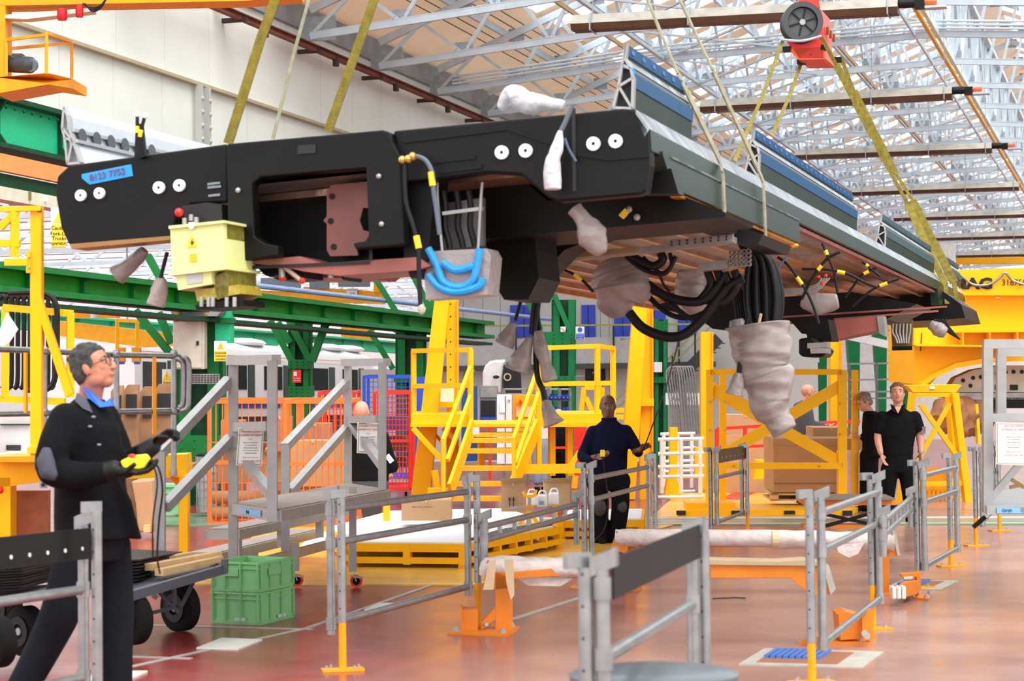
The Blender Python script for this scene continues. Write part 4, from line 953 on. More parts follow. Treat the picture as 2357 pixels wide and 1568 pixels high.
c6 = gcol('green column seen behind the left yellow post of the far gantry', 1648, 1687, 755, 1100, 64, m=MATS['mid_green'], braces=((1650, 700, 1672, 755),), head=(1646, 808, 1690, 828), base=(1646, 838, 1690, 848))
for k, (x, y1) in enumerate(((1890, 990), (1966, 900), (2028, 900), (2078, 900))):
    t = Thing('green_column', ['far green column behind the bald man in grey', 'tapering green column, second from the left by the white sheeting', 'tapering green column, third by the white sheeting', 'tapering green column nearest the yellow machine'][k], 'column', at(x, y1, 72+k*6))
    t.part('shaft', qp([(x-18, 740+k*8), (x+14, 740+k*8), (x+12, y1+80), (x-12 if k == 0 else x-2, y1+80)], 72+k*6, .5), MATS['mid_green'])
struct('wall_end', MB().prism([at(1840, 560, 90), at(2200, 560, 90), at(2200, 1010, 90), at(1840, 1010, 90)], fwd*.3), mat('white_sheeting', (226, 230, 230), .6, var=.1), 'white sheeting at the far end')
t = Thing('handrail_frame', 'grey tube guard rail in front of the white sheeting', 'guard rail', at(1990, 940, 66))
for y in (838, 875, 903, 918): t.part('rail', bp([(1950, y, 66), (2070, y-2, 66)], .05), GAL)
for x in (1955, 2018, 2068): t.part('post', bp([(x, 835, 66), (x, 1010, 66)], .06), GAL)
for k, (x0, y0, x1, y1) in enumerate(((1935, 770, 2120, 810),)): solo('white_duct', 'white slanted duct rising behind the far columns', 'duct', bp([(x0, y0, 70), (x1, y1, 70)], .2, .25), WHT)
# pale blue pipe
P = [onX(565, 655, -15.3), onX(1290, 738, -15.3)]
solo('blue_pipe', 'pale blue pipe running along above the green girder', 'pipe', MB().tube(P, .05, 10), SKB)
# ---- next bay
struct('wall_next_bay', MB().bb((-46, 30, 0), (-45.8, 190, 7)), mat('pale_wall', (222, 226, 226), .7, var=.05), 'pale wall of the next bay')
nb = MB(); y = 36
while y < 150:
    nb.bb((-45, y, 6.9), (XW-.3, y+.5, 7.0)); y += 2.3
struct('ceiling_next_bay', nb, mat('next_bay_roof', (206, 206, 206), .7), 'slatted roof of the next bay with rooflights')
nt_ = Thing('roof_truss', 'grey trusses of the next bay seen below the teal girder', 'roof truss', (-32, 40, 6.2), kind=None)
for k in range(14):
    yk = 40+k*5; q = MB(); q.bar((-45, yk, 6.1), (XW-.4, yk, 6.1), .1, .12)
    for j in range(12): q.bar((-45+j*2, yk, 6.1), (-44+j*2, yk, 6.8), .07, .07); q.bar((-44+j*2, yk, 6.8), (-43+j*2, yk, 6.1), .07, .07)
    nt_.part('truss', q, GRY)
girder('teal_girder', 'teal girder far away across the next bay behind the train', -33, 700, 770, 800, 120, TEA, TEA, .4, 2.4, 50)
for k, py in enumerate((640, 725)):
    pass
def ycrane(label, pts, d, extra=()):
    t = Thing('bridge_crane', label, 'crane', at(pts[0][0], pts[0][1], d)); t.part('beam', qp(pts, d, .5), mat('crane_yellow', (250, 178, 10), .5))
    for nm, r, mm in extra: t.part(nm, rect(*r, d-.1, .4), mm)
    return t
GBX = mat('crane_box_grey', (120, 138, 152), .5)
k1 = ycrane('yellow bridge crane with grey boxes and a number plate behind the green girder', [(568, 668), (690, 672), (700, 660), (885, 672), (885, 700), (568, 690)], 62, (('motor_box', (600, 640, 690, 664), GBX), ('motor_box', (712, 642, 756, 664), GBX), ('motor_box', (778, 634, 850, 660), GBX), ('guard', (750, 632, 780, 650), MATS['crane_yellow'] if 'crane_yellow' in MATS else YEL), ('number_plate', (798, 664, 822, 680), WHT), ('end_rail', (860, 640, 876, 672), YEL)))
text('lettering', 'MASTER', 6*61.8/5000, at(810, 668, 61.8), cr, cu, INK, k1.e, k1.b); text('lettering', '0628', 6*61.8/5000, at(810, 676, 61.8), cr, cu, INK, k1.e, k1.b)
ycrane('yellow bridge crane low behind the yellow jig at left', [(125, 738), (420, 770), (420, 795), (330, 800), (125, 772)], 55, (('hook_block', (170, 712, 270, 732), YEO), ('hook_sheave', (208, 716, 226, 732), WHT)))
ycrane('small yellow crane trolley above the white train', [(785, 752), (860, 758), (862, 785), (785, 775)], 60)
ycrane('yellow crane with tall guard behind the middle green columns', [(1095, 690), (1150, 688), (1150, 732), (1100, 728)], 66)
t = Thing('load_spreader', 'yellow lifting spreader hanging in the bay at left, above the walking man', 'lifting gear', at(295, 830, 50))
t.part('chain', MB().bar(at(293, 736, 50), V((at(293, 736, 50).x, at(293, 736, 50).y, 6.95)), .03), DGY)
for a in ([(270, 735, 50), (270, 815, 50)], [(316, 738, 50), (316, 815, 50)], [(268, 737, 50), (320, 740, 50)], [(275, 780, 50), (315, 782, 50)]): t.part('bar', bp(a, .08), YEL)
for x in (277, 313): t.part('clamp', rect(x-10, 800, x+9, 835, 49.9, .2), YEO); t.part('blue_pad', rect(x-5, 832, x+5, 839, 49.8, .3), BLU)
# white train in the next bay
def train(label, x0, x1, dh, nose=False):
    a, b = onX(x0, 850, -27), onX(x1, 850, -27); t = Thing('train_car', label, 'train', (-28.4, (a.y+b.y)/2, 1.2))
    z0, z1 = 1.35, 3.72+dh
    prof = [(-27, z0), (-27, 3.0+dh), (-27.2, 3.45+dh), (-27.7, z1-.05), (-28.4, z1), (-29.1, z1-.05), (-29.6, 3.45+dh), (-29.8, 3.0+dh), (-29.8, z0)]
    secs = [(a.y, 1.0), (b.y-1.6, 1.0), (b.y-.6, .86), (b.y, .55)] if nose else [(a.y, 1), (b.y, 1)]
    mb = MB(); n_ = len(prof)
    for y, s_ in secs:
        for x, z in prof: mb.v.append(V((-28.4+(x+28.4)*(1 if s_ > .9 else .9+.1*s_), y, z0+(z-z0)*s_)))
    for i in range(len(secs)-1):
        for k in range(n_): mb.f.append((i*n_+k, i*n_+(k+1) % n_, (i+1)*n_+(k+1) % n_, (i+1)*n_+k))
    mb.f.append(tuple(range(n_))[::-1]); mb.f.append(tuple((len(secs)-1)*n_+k for k in range(n_)))
    bd = t.part('body', mb, mat('train_white', (246, 248, 250), .3, var=.03), smooth=True)
    for yy in (a.y+1, (a.y+b.y)/2, b.y-2.5): t.part('support_stand', MB().bb((-27.4, yy, 0), (-29.4, yy+1.2, z0+.05)), DGY)
    t.part('blue_stripe', MB().bb((-26.98, a.y, 1.62), (-27.0, b.y-.7, 1.84)), mat('train_blue', (50, 60, 160), .4), parent=bd)
    t.part('orange_line', MB().bb((-27.0, a.y, 3.22+dh), (-26.985, b.y-1.5, 3.24+dh)), ORG, parent=bd)
    y = a.y+.5
    while y < b.y-1.8:
        wf = t.part('window', MB().bb((-26.985, y, 2.2+dh), (-27.02, y+1.5, 2.95+dh)), GLS); t.part('door_panel', MB().bb((-26.97, y+1.6, 1.9), (-27.02, y+2.1, 3.0+dh)), mat('train_door_green', (30, 66, 58), .3), parent=wf); y += 2.9
    for i in range(3): t.part('roof_pod', MB().ell((-28, a.y+2+i*(b.y-a.y-3)/2.5, z1), (.7, 1.3, .16), 16, 6), bpy.data.materials['train_white'] )
    return t
train('white train car with a blue stripe, left part behind the green columns', 310, 700, 0)
train('white train car with a rounded front end standing behind the aluminium steps', 705, 893, 0, True)
# ---- grey two-storey cabin
YC = 60.0
def C(px, py, dy=0): return onY(px, py, YC+dy)
def crect(x0, y0, x1, y1, th=.1, dy=0):
    a = [C(x0, y0, dy), C(x1, y0, dy), C(x1, y1, dy), C(x0, y1, dy)]
    z1_ = (a[0].z+a[1].z)/2; z0_ = (a[2].z+a[3].z)/2
    return MB().bb((a[0].x, YC+dy, z0_), (a[1].x, YC+dy+th, z1_))
t = Thing('cabin_building', 'grey panelled two-storey cabin building with blue doors and a walkway', 'building', (C(1350, 1050).x, YC, 0))
w1 = crect(1000, 640, 1880, 842, .2); w2_ = crect(830, 842, 1880, 1056, .2, -.4)
t.part('upper_wall', w1, GWL); t.part('lower_wall', w2_, GWL)
t.part('floor_band', crect(960, 838, 1640, 850, .5, -1.2), mat('band_dark', (60, 62, 64), .5)); t.part('fascia', crect(965, 778, 1640, 838, .1, -1.1), mat('fascia_grey', (176, 178, 178), .5))
for x0, x1 in ((1174, 1236), (1338, 1368), (1413, 1452), (1480, 1530), (1560, 1600)): f = t.part('blue_door', crect(x0, 702, x1, 776, .1, -.12), mat('door_blue', (36, 66, 190), .5)); t.part('door_seam', crect((x0+x1)/2-.5, 704, (x0+x1)/2+.5, 776, .02, -.15), INK, parent=f)
for x in (1065, 1110, 1150, 1380, 1400): t.part('panel_joint', crect(x, 650, x+1, 1040, .02, -.42), mat('joint_grey', (120, 120, 118), .6))
rl = t.part('handrail', MB().bar(C(965, 752, -1.2), C(1640, 746, -1.2), .05), mat('rail_green_yellow', (150, 160, 60), .5))
for x in (1030, 1185, 1410, 1560): t.part('handrail_post', crect(x, 748, x+3, 838, .05, -1.2), INK, parent=rl)
text('lettering', 'BAY 1', 7*58.8/5000*1.1, C(1438, 781, -1.22), (1,0,0), (0,0,1), INK, t.e, t.b)
struct('ceiling_cabin', MB().bb((C(1000, 640).x, YC, 5.4), (C(1880, 640).x, YC+8, 5.5)), GWL)
sign('blue mandatory sign on the green column', 1325, 752, 1345, 782, 51.5, WHT, (('blue_field', [(1326, 768), (1344, 768), (1344, 781), (1326, 781)], BLU),('blue_disc', [(1330, 756), (1335, 753), (1340, 756), (1340, 762), (1335, 765), (1330, 762)], BLU)), texts=(('Protective', 1335, 771, 3.4, WHT), ('footwear', 1335, 775, 3.4, WHT), ('must be', 1335, 779, 3.4, WHT)))
sign('small red and white prohibition sign on the green column brace', 1290, 752, 1302, 764, 51.4, WHT, (('red_bar', [(1291, 754), (1300, 761), (1301, 763), (1292, 756)], RED),))
sign('green exit sign strip on the grey wall', 1086, 840, 1092, 868, 59, mat('exit_green', (20, 130, 80), .5), texts=(('EXIT', 1089, 854, 5, WHT),))
sign('white fire assembly post board on the far grey wall', 1532, 905, 1610, 932, 56, WHT, texts=(('FIRE  POST', 1572, 919, 10, INK),))
t = Thing('steel_stair', 'black steel stair climbing to the cabin walkway', 'stair', C(1590, 900, -2))
for dy in (-2.4, -1.6): t.part('stringer', MB().bar(C(1438, 1050, dy)+V((0,0,-.3)), C(1530, 905, dy), .05, .3).bar(C(1530, 905, dy), C(1655, 778, dy), .05, .3), mat('stair_black', (46, 48, 50), .5))
for k in range(12): t.part('tread', MB().bb(C(1530+k*10.4, 905-k*10.6, -2.4), C(1542+k*10.4, 907-k*10.6, -2.4)+V((0, .8, 0))), mat('stair_black', (46, 48, 50), .5))
for off in (28, 50): t.part('handrail', MB().bar(C(1510, 905-off, -2.4), C(1640, 775-off, -2.4), .035), MATS['rail_green_yellow'])
for x, y in ((1475, 925), (1510, 900), (1548, 872), (1600, 820)): t.part('handrail_post', MB().bar(C(x, y, -2.4), C(x, y-52, -2.4), .04), INK)
for off in (0, 22): t.part('handrail', MB().bar(C(1350, 1000-off, -2.4), C(1478, 890-off, -2.4), .035), MATS['rail_green_yellow'])
t = Thing('black_case', 'black box speaker hanging on the grey wall', 'speaker', C(1366, 875, -1)); cs = t.part('case', crect(1346, 832, 1386, 876, .4, -1), BLR, bevel=.03); t.part('badge', crect(1364, 846, 1368, 850, .02, -1.03), RED, parent=cs); t.part('knob', MB().ell(C(1366, 858, -1.04), .04, 8, 6), ALD, parent=cs)
t.part('bracket', crect(1326, 840, 1346, 844, .05, -.8), GAL); t.part('bracket', crect(1326, 864, 1346, 867, .05, -.8), GAL)
# white cab shell
t = Thing('cab_shell', 'white moulded train cab shell with a dark opening', 'cab shell', at(1155, 900, 50))
t.part('shell', MB().prism([at(1111, 905, 50), at(1111, 858, 50), at(1116, 842, 50), at(1126, 833, 50), at(1140, 830, 50), at(1165, 829, 50), at(1158, 845, 50), at(1156, 905, 50)], fwd*2), mat('shell_white', (236, 236, 232), .35), bevel=.05)
t.part('opening', MB().prism([at(1158, 905, 49.9), at(1158, 858, 49.9), at(1166, 836, 49.9), at(1180, 832, 49.9), at(1198, 842, 49.9), at(1201, 905, 49.9)], fwd*2), INK)
t.part('vent', MB().ell(at(1142, 868, 49.9), (.08, .05, .04), 8, 6), INK)
t.part('coil', MB().ring(at(1168, 868, 49.8), fwd, .09, .06, .04), mat('coil_cream', (200, 190, 150), .6))
# lockers, machines and racks at mid distance
def locker(name, label, r, d, th, m, subs=(), cat='cabinet'):
    t = Thing(name, label, cat, at((r[0]+r[2])/2, r[3], d)); b = t.part('body', rect(*r, d, th), m)
    for nm, rr_, mm in subs: t.part(nm, rect(*rr_, d-.03, .04), mm, parent=b)
    return t
locker('control_cabinet', 'grey cabinet with a dark open front left of the white locker', (1104, 890, 1146, 1060), 44, .8, mat('cab_grey', (128, 130, 132), .5), (('opening', (1107, 922, 1141, 960), INK), ('blue_crate', (1107, 958, 1141, 978), BLU), ('top_panel', (1106, 893, 1144, 915), ALD)))
locker('white_locker', 'tall white locker with a paper notice behind the stair', (1144, 910, 1178, 1068), 42, .6, WHT, (('notice', (1150, 925, 1162, 950), PAP), ('seam', (1163, 912, 1164, 1066), INK), ('blue_sticker', (1170, 920, 1174, 925), SKB)))
locker('yellow_cupboard', 'amber flammables cupboard with a red diamond behind the stair rail', (1180, 910, 1245, 1070), 42.5, .6, YEO, (('mesh_panel', (1188, 936, 1240, 960), mat('pale_panel', (226, 190, 160), .6)),))
sign('red diamond label on the amber cupboard', 1194, 918, 1203, 936, 42.4, YEO, (('diamond', [(1198, 919), (1202, 927), (1198, 935), (1194, 927)], RED),))
t = Thing('bin_rack', 'grey shelving rack full of blue parts bins', 'shelving', at(1240, 1095, 45))
for x in (1160, 1215, 1262, 1288, 1312): t.part('upright', bp([(x, 894, 45), (x, 1110, 45)], .05), GAL)
for y in (895, 920, 950, 985, 1020, 1060, 1100): t.part('shelf', MB().prism([at(1160, y, 45), at(1314, y, 45), at(1314, y+3, 45), at(1160, y+3, 45)], fwd*.6), ALD)
first = None
k = 0
for y in (920, 950, 985, 1020):
    for i in range(8):
        x = 1238+i*9.3
        if first is None:
            first = Thing('parts_bin', '', 'bin', at(x, y, 44.9)); b0 = first.part('bin', MB().hexa([at(x, y, 44.9), at(x+7.5, y, 44.9), at(x+7.5, y, 45.4), at(x, y, 45.4), at(x, y-7, 44.8), at(x+7.5, y-7, 44.8), at(x+7.5, y-13, 45.4), at(x, y-13, 45.4)]), mat('bin_blue', (24, 84, 220), .35)); first.part('label', MB().prism([at(x+1, y-3, 44.84), at(x+6, y-3, 44.84), at(x+6, y-6, 44.82), at(x+1, y-6, 44.82)], fwd*.01), WHT, parent=b0); e = first.e; f0_ = at(x, y, 44.9)
        else: e = dup(first.e, at(x, y, 44.9)-f0_)
        e['group'] = 'blue bins on the grey rack'; e['label'] = 'blue parts bin on the %s shelf of the grey rack, %s from the left' % ({920: 'top', 950: 'second', 985: 'third', 1020: 'fourth'}[y], ORD[i]) if 'ORD' in globals() else ''
        k += 1
# roll cages
def cage(label, x0, y0, x1, y1, d, dep, m, nx, ny, name='roll_cage', fill=None, skew=0, post=.05, wheels=True):
    t = Thing(name, label, 'roll cage', at((x0+x1)/2, y1, d))
    def P(x, y, k): return at(x+(skew*k), y, d)+fwd*(dep*k)
    fr = MB()
    for k in (0, 1):
        for a, b in (((x0, y0), (x1, y0)), ((x0, y1), (x1, y1)), ((x0, y0), (x0, y1)), ((x1, y0), (x1, y1)), ((x0, (y0+y1)/2), (x1, (y0+y1)/2))): fr.bar(P(*a, k), P(*b, k), post)
    for a in ((x0, y0), (x1, y0), (x0, y1), (x1, y1)): fr.bar(P(*a, 0), P(*a, 1), post)
    t.part('frame', fr, m)
    me_ = MB()
    for i in range(1, nx): x = x0+(x1-x0)*i/nx; me_.bar(P(x, y0, 0), P(x, y1, 0), .012)
    for i in range(1, ny): y = y0+(y1-y0)*i/ny; me_.bar(P(x0, y, 0), P(x1, y, 0), .012)
    t.part('mesh_panel', me_, m)
    t.part('base', MB().prism([P(x0, y1, 0), P(x1, y1, 0), P(x1, y1+3, 0), P(x0, y1+3, 0)], fwd*dep), m)
    if wheels:
        for x in (x0+10, x1-10): t.part('castor', MB().cyl(P(x, y1+16, .05)-cr*.02, P(x, y1+16, .05)+cr*.02, .06, n=14), BLT)
    return t
cage('orange mesh roll cage packed with cardboard, behind the aluminium steps', 482, 925, 662, 1205, 29, 1.2, OCA, 12, 3, skew=12)
cage('orange mesh roll cage holding bulky cardboard, right one of the pair', 655, 925, 800, 1210, 28, 1.2, OCA, 10, 3, skew=10)
cage('red mesh roll cage at left of the bald man', 735, 905, 815, 1130, 37, 1.2, RED, 10, 18)
cage('red mesh roll cage with bins, right of the bald man', 862, 905, 944, 1125, 36, 1.2, RED, 10, 18)
cage('blue mesh cage standing behind the red cages', 838, 868, 945, 1100, 41, 1.2, BLU, 10, 20, wheels=False)
solo('blue_upright', 'broad blue post of the cage beside the yellow gantry leg', 'post', rect(942, 868, 984, 1090, 40.5, .1), BLU)
solo('blue_box_unit', 'dark blue cabinet behind the stair rail left of the grey cabinet', 'cabinet', rect(1062, 890, 1098, 1062, 43, .6), mat('deep_blue', (26, 74, 140), .5))
for k, r in enumerate(((870, 960, 938, 990), (870, 1010, 938, 1040), (745, 1000, 810, 1040), (870, 1055, 938, 1075))):
    solo('storage_tray', ['purple-blue tray on the upper shelf of the right red cage', 'dark tray on the middle shelf of the right red cage', 'brown tray in the left red cage', 'dark tray low in the right red cage'][k], 'tray', rect(*r, 36.5+k*.05, .6), [mat('tray_violet', (70, 66, 120), .6), mat('tray_dark', (52, 56, 62), .6), BRN, mat('tray_dark', (52, 56, 62), .6)][k])
# cardboard in the cages
def carton(label, r, d, th, m=CBD, name='cardboard_box', skew=0, flaps=False):
    t = Thing(name, label, 'box', at((r[0]+r[2])/2, r[3], d)); x0, y0, x1, y1 = r
    b = t.part('carton', MB().prism([at(x0, y0, d), at(x1, y0, d), at(x1, y1, d), at(x0, y1, d)], fwd*th+cr*skew), m)
    t.part('tape', MB().prism([at((x0+x1)/2-2, y0-.3, d-.01), at((x0+x1)/2+2, y0-.3, d-.01), at((x0+x1)/2+2, y0+6, d-.01), at((x0+x1)/2-2, y0+6, d-.01)], fwd*.005), PAL, parent=b)
    if flaps: t.part('flap', MB().prism([at(x0, y0, d), at(x1, y0, d), at(x1+6, y0-12, d-.2), at(x0-4, y0-10, d-.2)], fwd*.01), m, parent=b)
    return t
carton('large cardboard carton with a white arrow in the left orange cage', (500, 1035, 610, 1110), 29.5, .6, flaps=True)
carton('tall folded cardboard sheet leaning in the right orange cage', (668, 1015, 770, 1120), 28.6, .5, skew=.2)
carton('opened carton with torn flaps in the right orange cage', (610, 1050, 690, 1110), 28.9, .4, flaps=True)
for k, (x0, y0, x1, y1) in enumerate(((490, 1130, 665, 1160), (490, 1165, 660, 1195), (650, 1110, 790, 1128))):
    solo('cardboard_tube', ['upper cardboard tube lying across the left orange cage', 'lower cardboard tube lying across the left orange cage', 'cardboard tube lying in the right orange cage'][k], 'tube', MB().cyl(at(x0, (y0+y1)/2, 29.3), at(x1, (y0+y1)/2-2, 29.3), (y1-y0)/2*29/5000, n=18), CBD, smooth=True)
for k, (x0, y0, x1, y1) in enumerate(((620, 960, 668, 1188), (690, 975, 760, 1186), (508, 968, 560, 1189))):
    carton(['tall brown carton behind the left orange cage', 'dark brown carton stack behind the right orange cage', 'tall carton at the left end of the orange cages'][k], (x0, y0, x1, y1), 31+k*.3, .4, m=mat('carton_brown', (176, 116, 86), .8))
# black radial hoops in a yellow rack behind the jig
t = Thing('gasket_rack', 'yellow rack holding black curved gaskets at the left edge', 'rack', at(60, 920, 22))
for a in ([(8, 708, 22), (168, 722, 22)], [(12, 705, 22), (12, 915, 22)], [(162, 720, 22), (162, 915, 22)], [(0, 918, 22), (150, 925, 22)]): t.part('bar', bp(a, .07), YEL)
for i in range(9):
    x = 4+i*14; t.part('black_hoop', MB().tube(spline([at(x-6, 690, 22.4), at(x+4, 682, 22.4), at(x+9, 700, 22.4), at(x+9, 800, 22.4), at(x+8, 880, 22.4), at(x, 895, 22.4)]), .024, 8), BLR)
t.part('black_hoop', MB().tube(spline([at(20, 676, 21.9), at(100, 676, 21.9), at(128, 700, 21.9), at(131, 760, 21.9), at(128, 860, 21.9), at(110, 895, 21.9), at(60, 898, 21.9)]), .03, 8), BLR)
solo('paper_sheet', 'white paper sheet with handwriting hanging at the left edge', 'paper', qp([(-8, 790), (0, 758), (16, 718), (42, 758), (22, 788), (6, 798)], 14, .004), PAP)
# brown boards behind the walking man
for k, (x0, x1, y0, y1) in enumerate(((255, 282, 888, 1205), (284, 318, 886, 1215), (322, 352, 890, 1060), (356, 398, 884, 1075))):
    t = Thing('timber_board', ['upright brown board behind the man, leftmost', 'upright brown board, second from the left behind the man', 'upright brown board, third behind the man', 'broad brown board nearest the green column'][k], 'board', at((x0+x1)/2, y1, 28+k*.3))
    t.part('board', qp([(x0, y0+14), (x0+10, y0), (x1, y0), (x1, y1), (x0, y1)], 28+k*.3, .12), BRN); t.part('dark_face', rect(x0+6, y0+22, x1-4, y0+72, 27.96+k*.3, .04), INK)
t = Thing('timber_rack', 'dark rack under the upright brown boards behind the yellow bench', 'rack', at(370, 1200, 28.5)); t.part('shelf', rect(312, 1076, 428, 1084, 28, 1.3), BRN)
for x in (318, 424): t.part('leg', rect(x-3, 1084, x+3, 1214, 28.2, .1), BRN)
t = Thing('wrapped_parcel', 'creased brown paper parcel standing behind the yellow bench', 'parcel', at(328, 1228, 26)); t.part('parcel', qp([(302, 1108), (350, 1105), (354, 1205), (350, 1228), (318, 1225), (312, 1160)], 26, .5), CBD, bevel=.02); t.part('block', rect(330, 1210, 345, 1226, 25.9, .3), PAL)
t = Thing('green_crate', 'green crate standing behind the yellow bench leg', 'crate', at(384, 1182, 31)); c_ = t.part('crate', rect(356, 1116, 411, 1182, 31, .4), CRT)
for y in (1120, 1135, 1155): t.part('rib', rect(355, y, 412, y+2, 30.97, .03), CRT, parent=c_)
t = Thing('waste_basket', 'wire waste basket lined with a clear bag by the green column base', 'basket', at(478, 1180, 31)); bk = MB()
for i in range(14): a = i*math.pi/7; o = cr*math.cos(a)*.17+fwd*math.sin(a)*.17; bk.bar(at(478, 1050, 31)+o, at(478, 1180, 31)+o*.9, .008)
for k in range(8): bk.ring(at(478, 1052+k*18, 31), (0,0,1), .175, .165, .008, 20)
t.part('wire_basket', bk, GAL); t.part('liner', MB().tube([at(478, 1178, 31), at(478, 1120, 31), at(478, 1050, 31)], [.13, .15, .17], 14), mat('liner', (190, 192, 196), .3, alpha=.7), smooth=True); t.part('lid', MB().ell(at(478, 1048, 31), (.19, .19, .04), 16, 6), BLR)
sign('white card with a paper label on the waste basket', 505, 1068, 512, 1104, 30.7, PAP, texts=())
# long tubes leaning behind
for i in range(7):
    x = 1536+i*6
    solo('bent_tube', 'long bent aluminium tube leaning on end, %s of the seven stacked beside the green column' % ORD[i], 'tube', MB().tube(spline([at(x+20, 1100, 48+i*.1), at(x+10, 960, 48+i*.1), at(x-2, 870, 48+i*.1), at(x+2, 850, 48+i*.1), at(x+12, 846, 48+i*.1), at(x+26, 860, 48+i*.1), at(x+38, 1000, 48+i*.1)]), .022, 8), GAL, group='bent aluminium tubes')
# ================================================================ yellow jigs and platforms
def ybars(t, name, m, *lists, w=.06, h=None, parent=None, up=(0,0,1)):
    return [t.part(name, bp(l, w, h, up=up), m, parent=parent) for l in lists]
# left jig
D = 13.0
t = Thing('yellow_jig', 'tall yellow jig frame with a raking brace at the left', 'jig', at(82, 1060, D))
t.part('post', rect(69, 475, 95, 1050, D, .08), YEL, bevel=.005); t.part('foot_plate', rect(62, 1030, 98, 1044, D-.03, .14), YEL)
t.part('top_arm', bp([(0, 482, D), (95, 480, D)], .05, .03), YEL); t.part('brace', bp([(0, 525, D), (38, 488, D)], .04, .05, up=fwd), YEL)
t.part('upright', bp([(34, 488, D), (34, 592, D)], .05, .05), YEL); t.part('arm', bp([(0, 560, D), (46, 560, D)], .05, .045), YEL); t.part('arm', bp([(12, 604, D), (66, 604, D)], .05, .04), YEL)
t.part('hinge_plate', rect(60, 578, 70, 628, D-.02, .06), YEL); t.part('brace', MB().prism([at(93, 678, D), at(108, 730, D), at(168, 905, D), at(150, 915, D), (at(95, 745, D))], fwd*.05), YEL)
t.part('side_post', rect(54, 812, 60, 950, D+.2, .05), YEL)
for y in (592, 616): t.part('bolt', MB().ell(at(67, y, D-.03), .008, 8, 5), ALU)
t.part('cap', rect(86, 480, 95, 488, D-.01, .01), INK)
# yellow bench / press at left
t = Thing('yellow_bench', 'long yellow steel bench frame with a brown timber panel, behind the walking man', 'bench', at(200, 1270, 17))
t.part('top', MB().prism([at(-20, 1062, 16), at(110, 1062, 16), at(428, 1046, 17.6), at(431, 1098, 17.6), at(110, 1108, 16), at(-20, 1125, 16)], fwd*.3), YEL)
t.part('ledge', MB().prism([at(-20, 1052, 15.8), at(100, 1050, 15.8), at(104, 1064, 15.8), at(-20, 1064, 15.8)], fwd*.5), YEO)
t.part('leg', rect(-10, 1100, 24, 1240, 16, .2), YEL); t.part('leg', rect(412, 1095, 432, 1272, 17.5, .12), YEL); t.part('gusset', MB().prism([at(388, 1098, 17.6), at(412, 1098, 17.6), at(412, 1125, 17.6)], fwd*.02), YEO)
t.part('timber_panel', rect(24, 1130, 110, 1240, 16.3, .1), PLY, label='brown timber panel')
for x, y in ((99, 1116), (399, 1089)): t.part('clamp_plate', rect(x-8, y-9, x+8, y+8, 15.9 if x < 200 else 17.4, .03), ALD); t.part('bolt', MB().ell(at(x, y, 15.88 if x < 200 else 17.38), .015, 8, 5), INK)
t.part('red_button', MB().ell(at(0, 1128, 15.9), .03, 8, 6), RED); t.part('lamp', MB().cyl(at(428, 1098, 17.4), at(428, 1104, 17.4), .01), WHT)
locker('grey_machine', 'pale grey machine casing behind the railing at the left edge', (-10, 958, 70, 1045), 17.5, .5, mat('machine_grey', (196, 196, 192), .5), (('groove', (0, 976, 68, 979), INK), ('dark_slot', (14, 1025, 46, 1036), INK)), cat='machine')
locker('grey_machine', 'lower beige machine panel below the grey casing at the left edge', (-10, 1046, 66, 1062), 17, .5, mat('foam_white', (228, 228, 232), .7), cat='machine')
# tubular railing around the bench
D = 15.5
t = Thing('tube_railing', 'galvanised tube railing with a rounded end behind the walking man', 'railing', at(250, 1100, D))
def gt(pts, r, nm='rail', m=GAL, n=12, k=6, parent=None): return t.part(nm, MB().tube(spline([at(*p) for p in pts], k) if k else [at(*p) for p in pts], r, n), m, smooth=True, parent=parent)
gt([(-20, 803, 14), (100, 808, 14.4), (250, 816, 15), (400, 820, 15.5), (422, 822, 15.5), (434, 838, 15.5), (434, 900, 15.5), (432, 935, 15.5), (420, 945, 15.5), (395, 946, 15.5), (270, 948, 15), (-20, 953, 14)], .021, k=8)
gt([(400, 824, 15.5), (418, 832, 15.5), (422, 850, 15.5), (421, 925, 15.5), (412, 938, 15.5)], .018)
for x, d, y1 in ((102, 14.4, 1110), (268, 15, 1110), (400, 15.5, 1095)):
    gt([(x, 806, d), (x, y1, d)], .02, 'post', k=0)
    for y in ((808, 950) if x < 200 else (816, 947)): t.part('clamp', MB().ell(at(x, y, d), (.03, .03, .034), 12, 8), GAL)
ybars(t, 'yellow_strut', YEO, [(355, 822, 15.3), (355, 1000, 15.3)], w=.024)
# ---- tall yellow gantry legs
def gantry(label, lean, vert, d, cross=()):
    t = Thing('yellow_gantry', label, 'gantry', at(vert[0], vert[3], d))
    if lean: t.part('raking_leg', qp(lean, d, .35), YEL, bevel=.01)
    t.part('upright', rect(vert[0], vert[1], vert[2], vert[3], d+.35, .3), YEL); t.part('upright_edge', rect(vert[2]-4, vert[1], vert[2], vert[3], d+.3, .4), YEO)
    for c_ in cross: t.part('cross_tie', rect(*c_, d+.2, .2), YEL)
    return t
g1 = gantry('yellow gantry with a raking leg and wired upright, left of the stair', [(1000, 690), (1034, 690), (990, 1140), (946, 1140)], (1028, 690, 1055, 1110), 34, ((1005, 925, 1046, 938),))
for i in range(10): g1.part('clip', MB().ell(at(1037, 700+i*29, 34.3), .015, 6, 4), INK)
g1.part('junction_box', rect(1014, 895, 1044, 925, 33.8, .2), mat('box_cream', (226, 220, 196), .5))
g1.part('lower_brace', bp([(990, 985, 34.3), (1018, 1020, 34.3)], .1, .05), YEL)
gantry('yellow gantry with a broad raking leg behind the man in navy', [(1458, 704), (1490, 704), (1462, 1150), (1424, 1150)], (1474, 706, 1504, 1150), 35, ((1465, 918, 1505, 935),))
gantry('left yellow post of the far gantry behind the crossed frame', None, (1614, 764, 1642, 1160), 39)
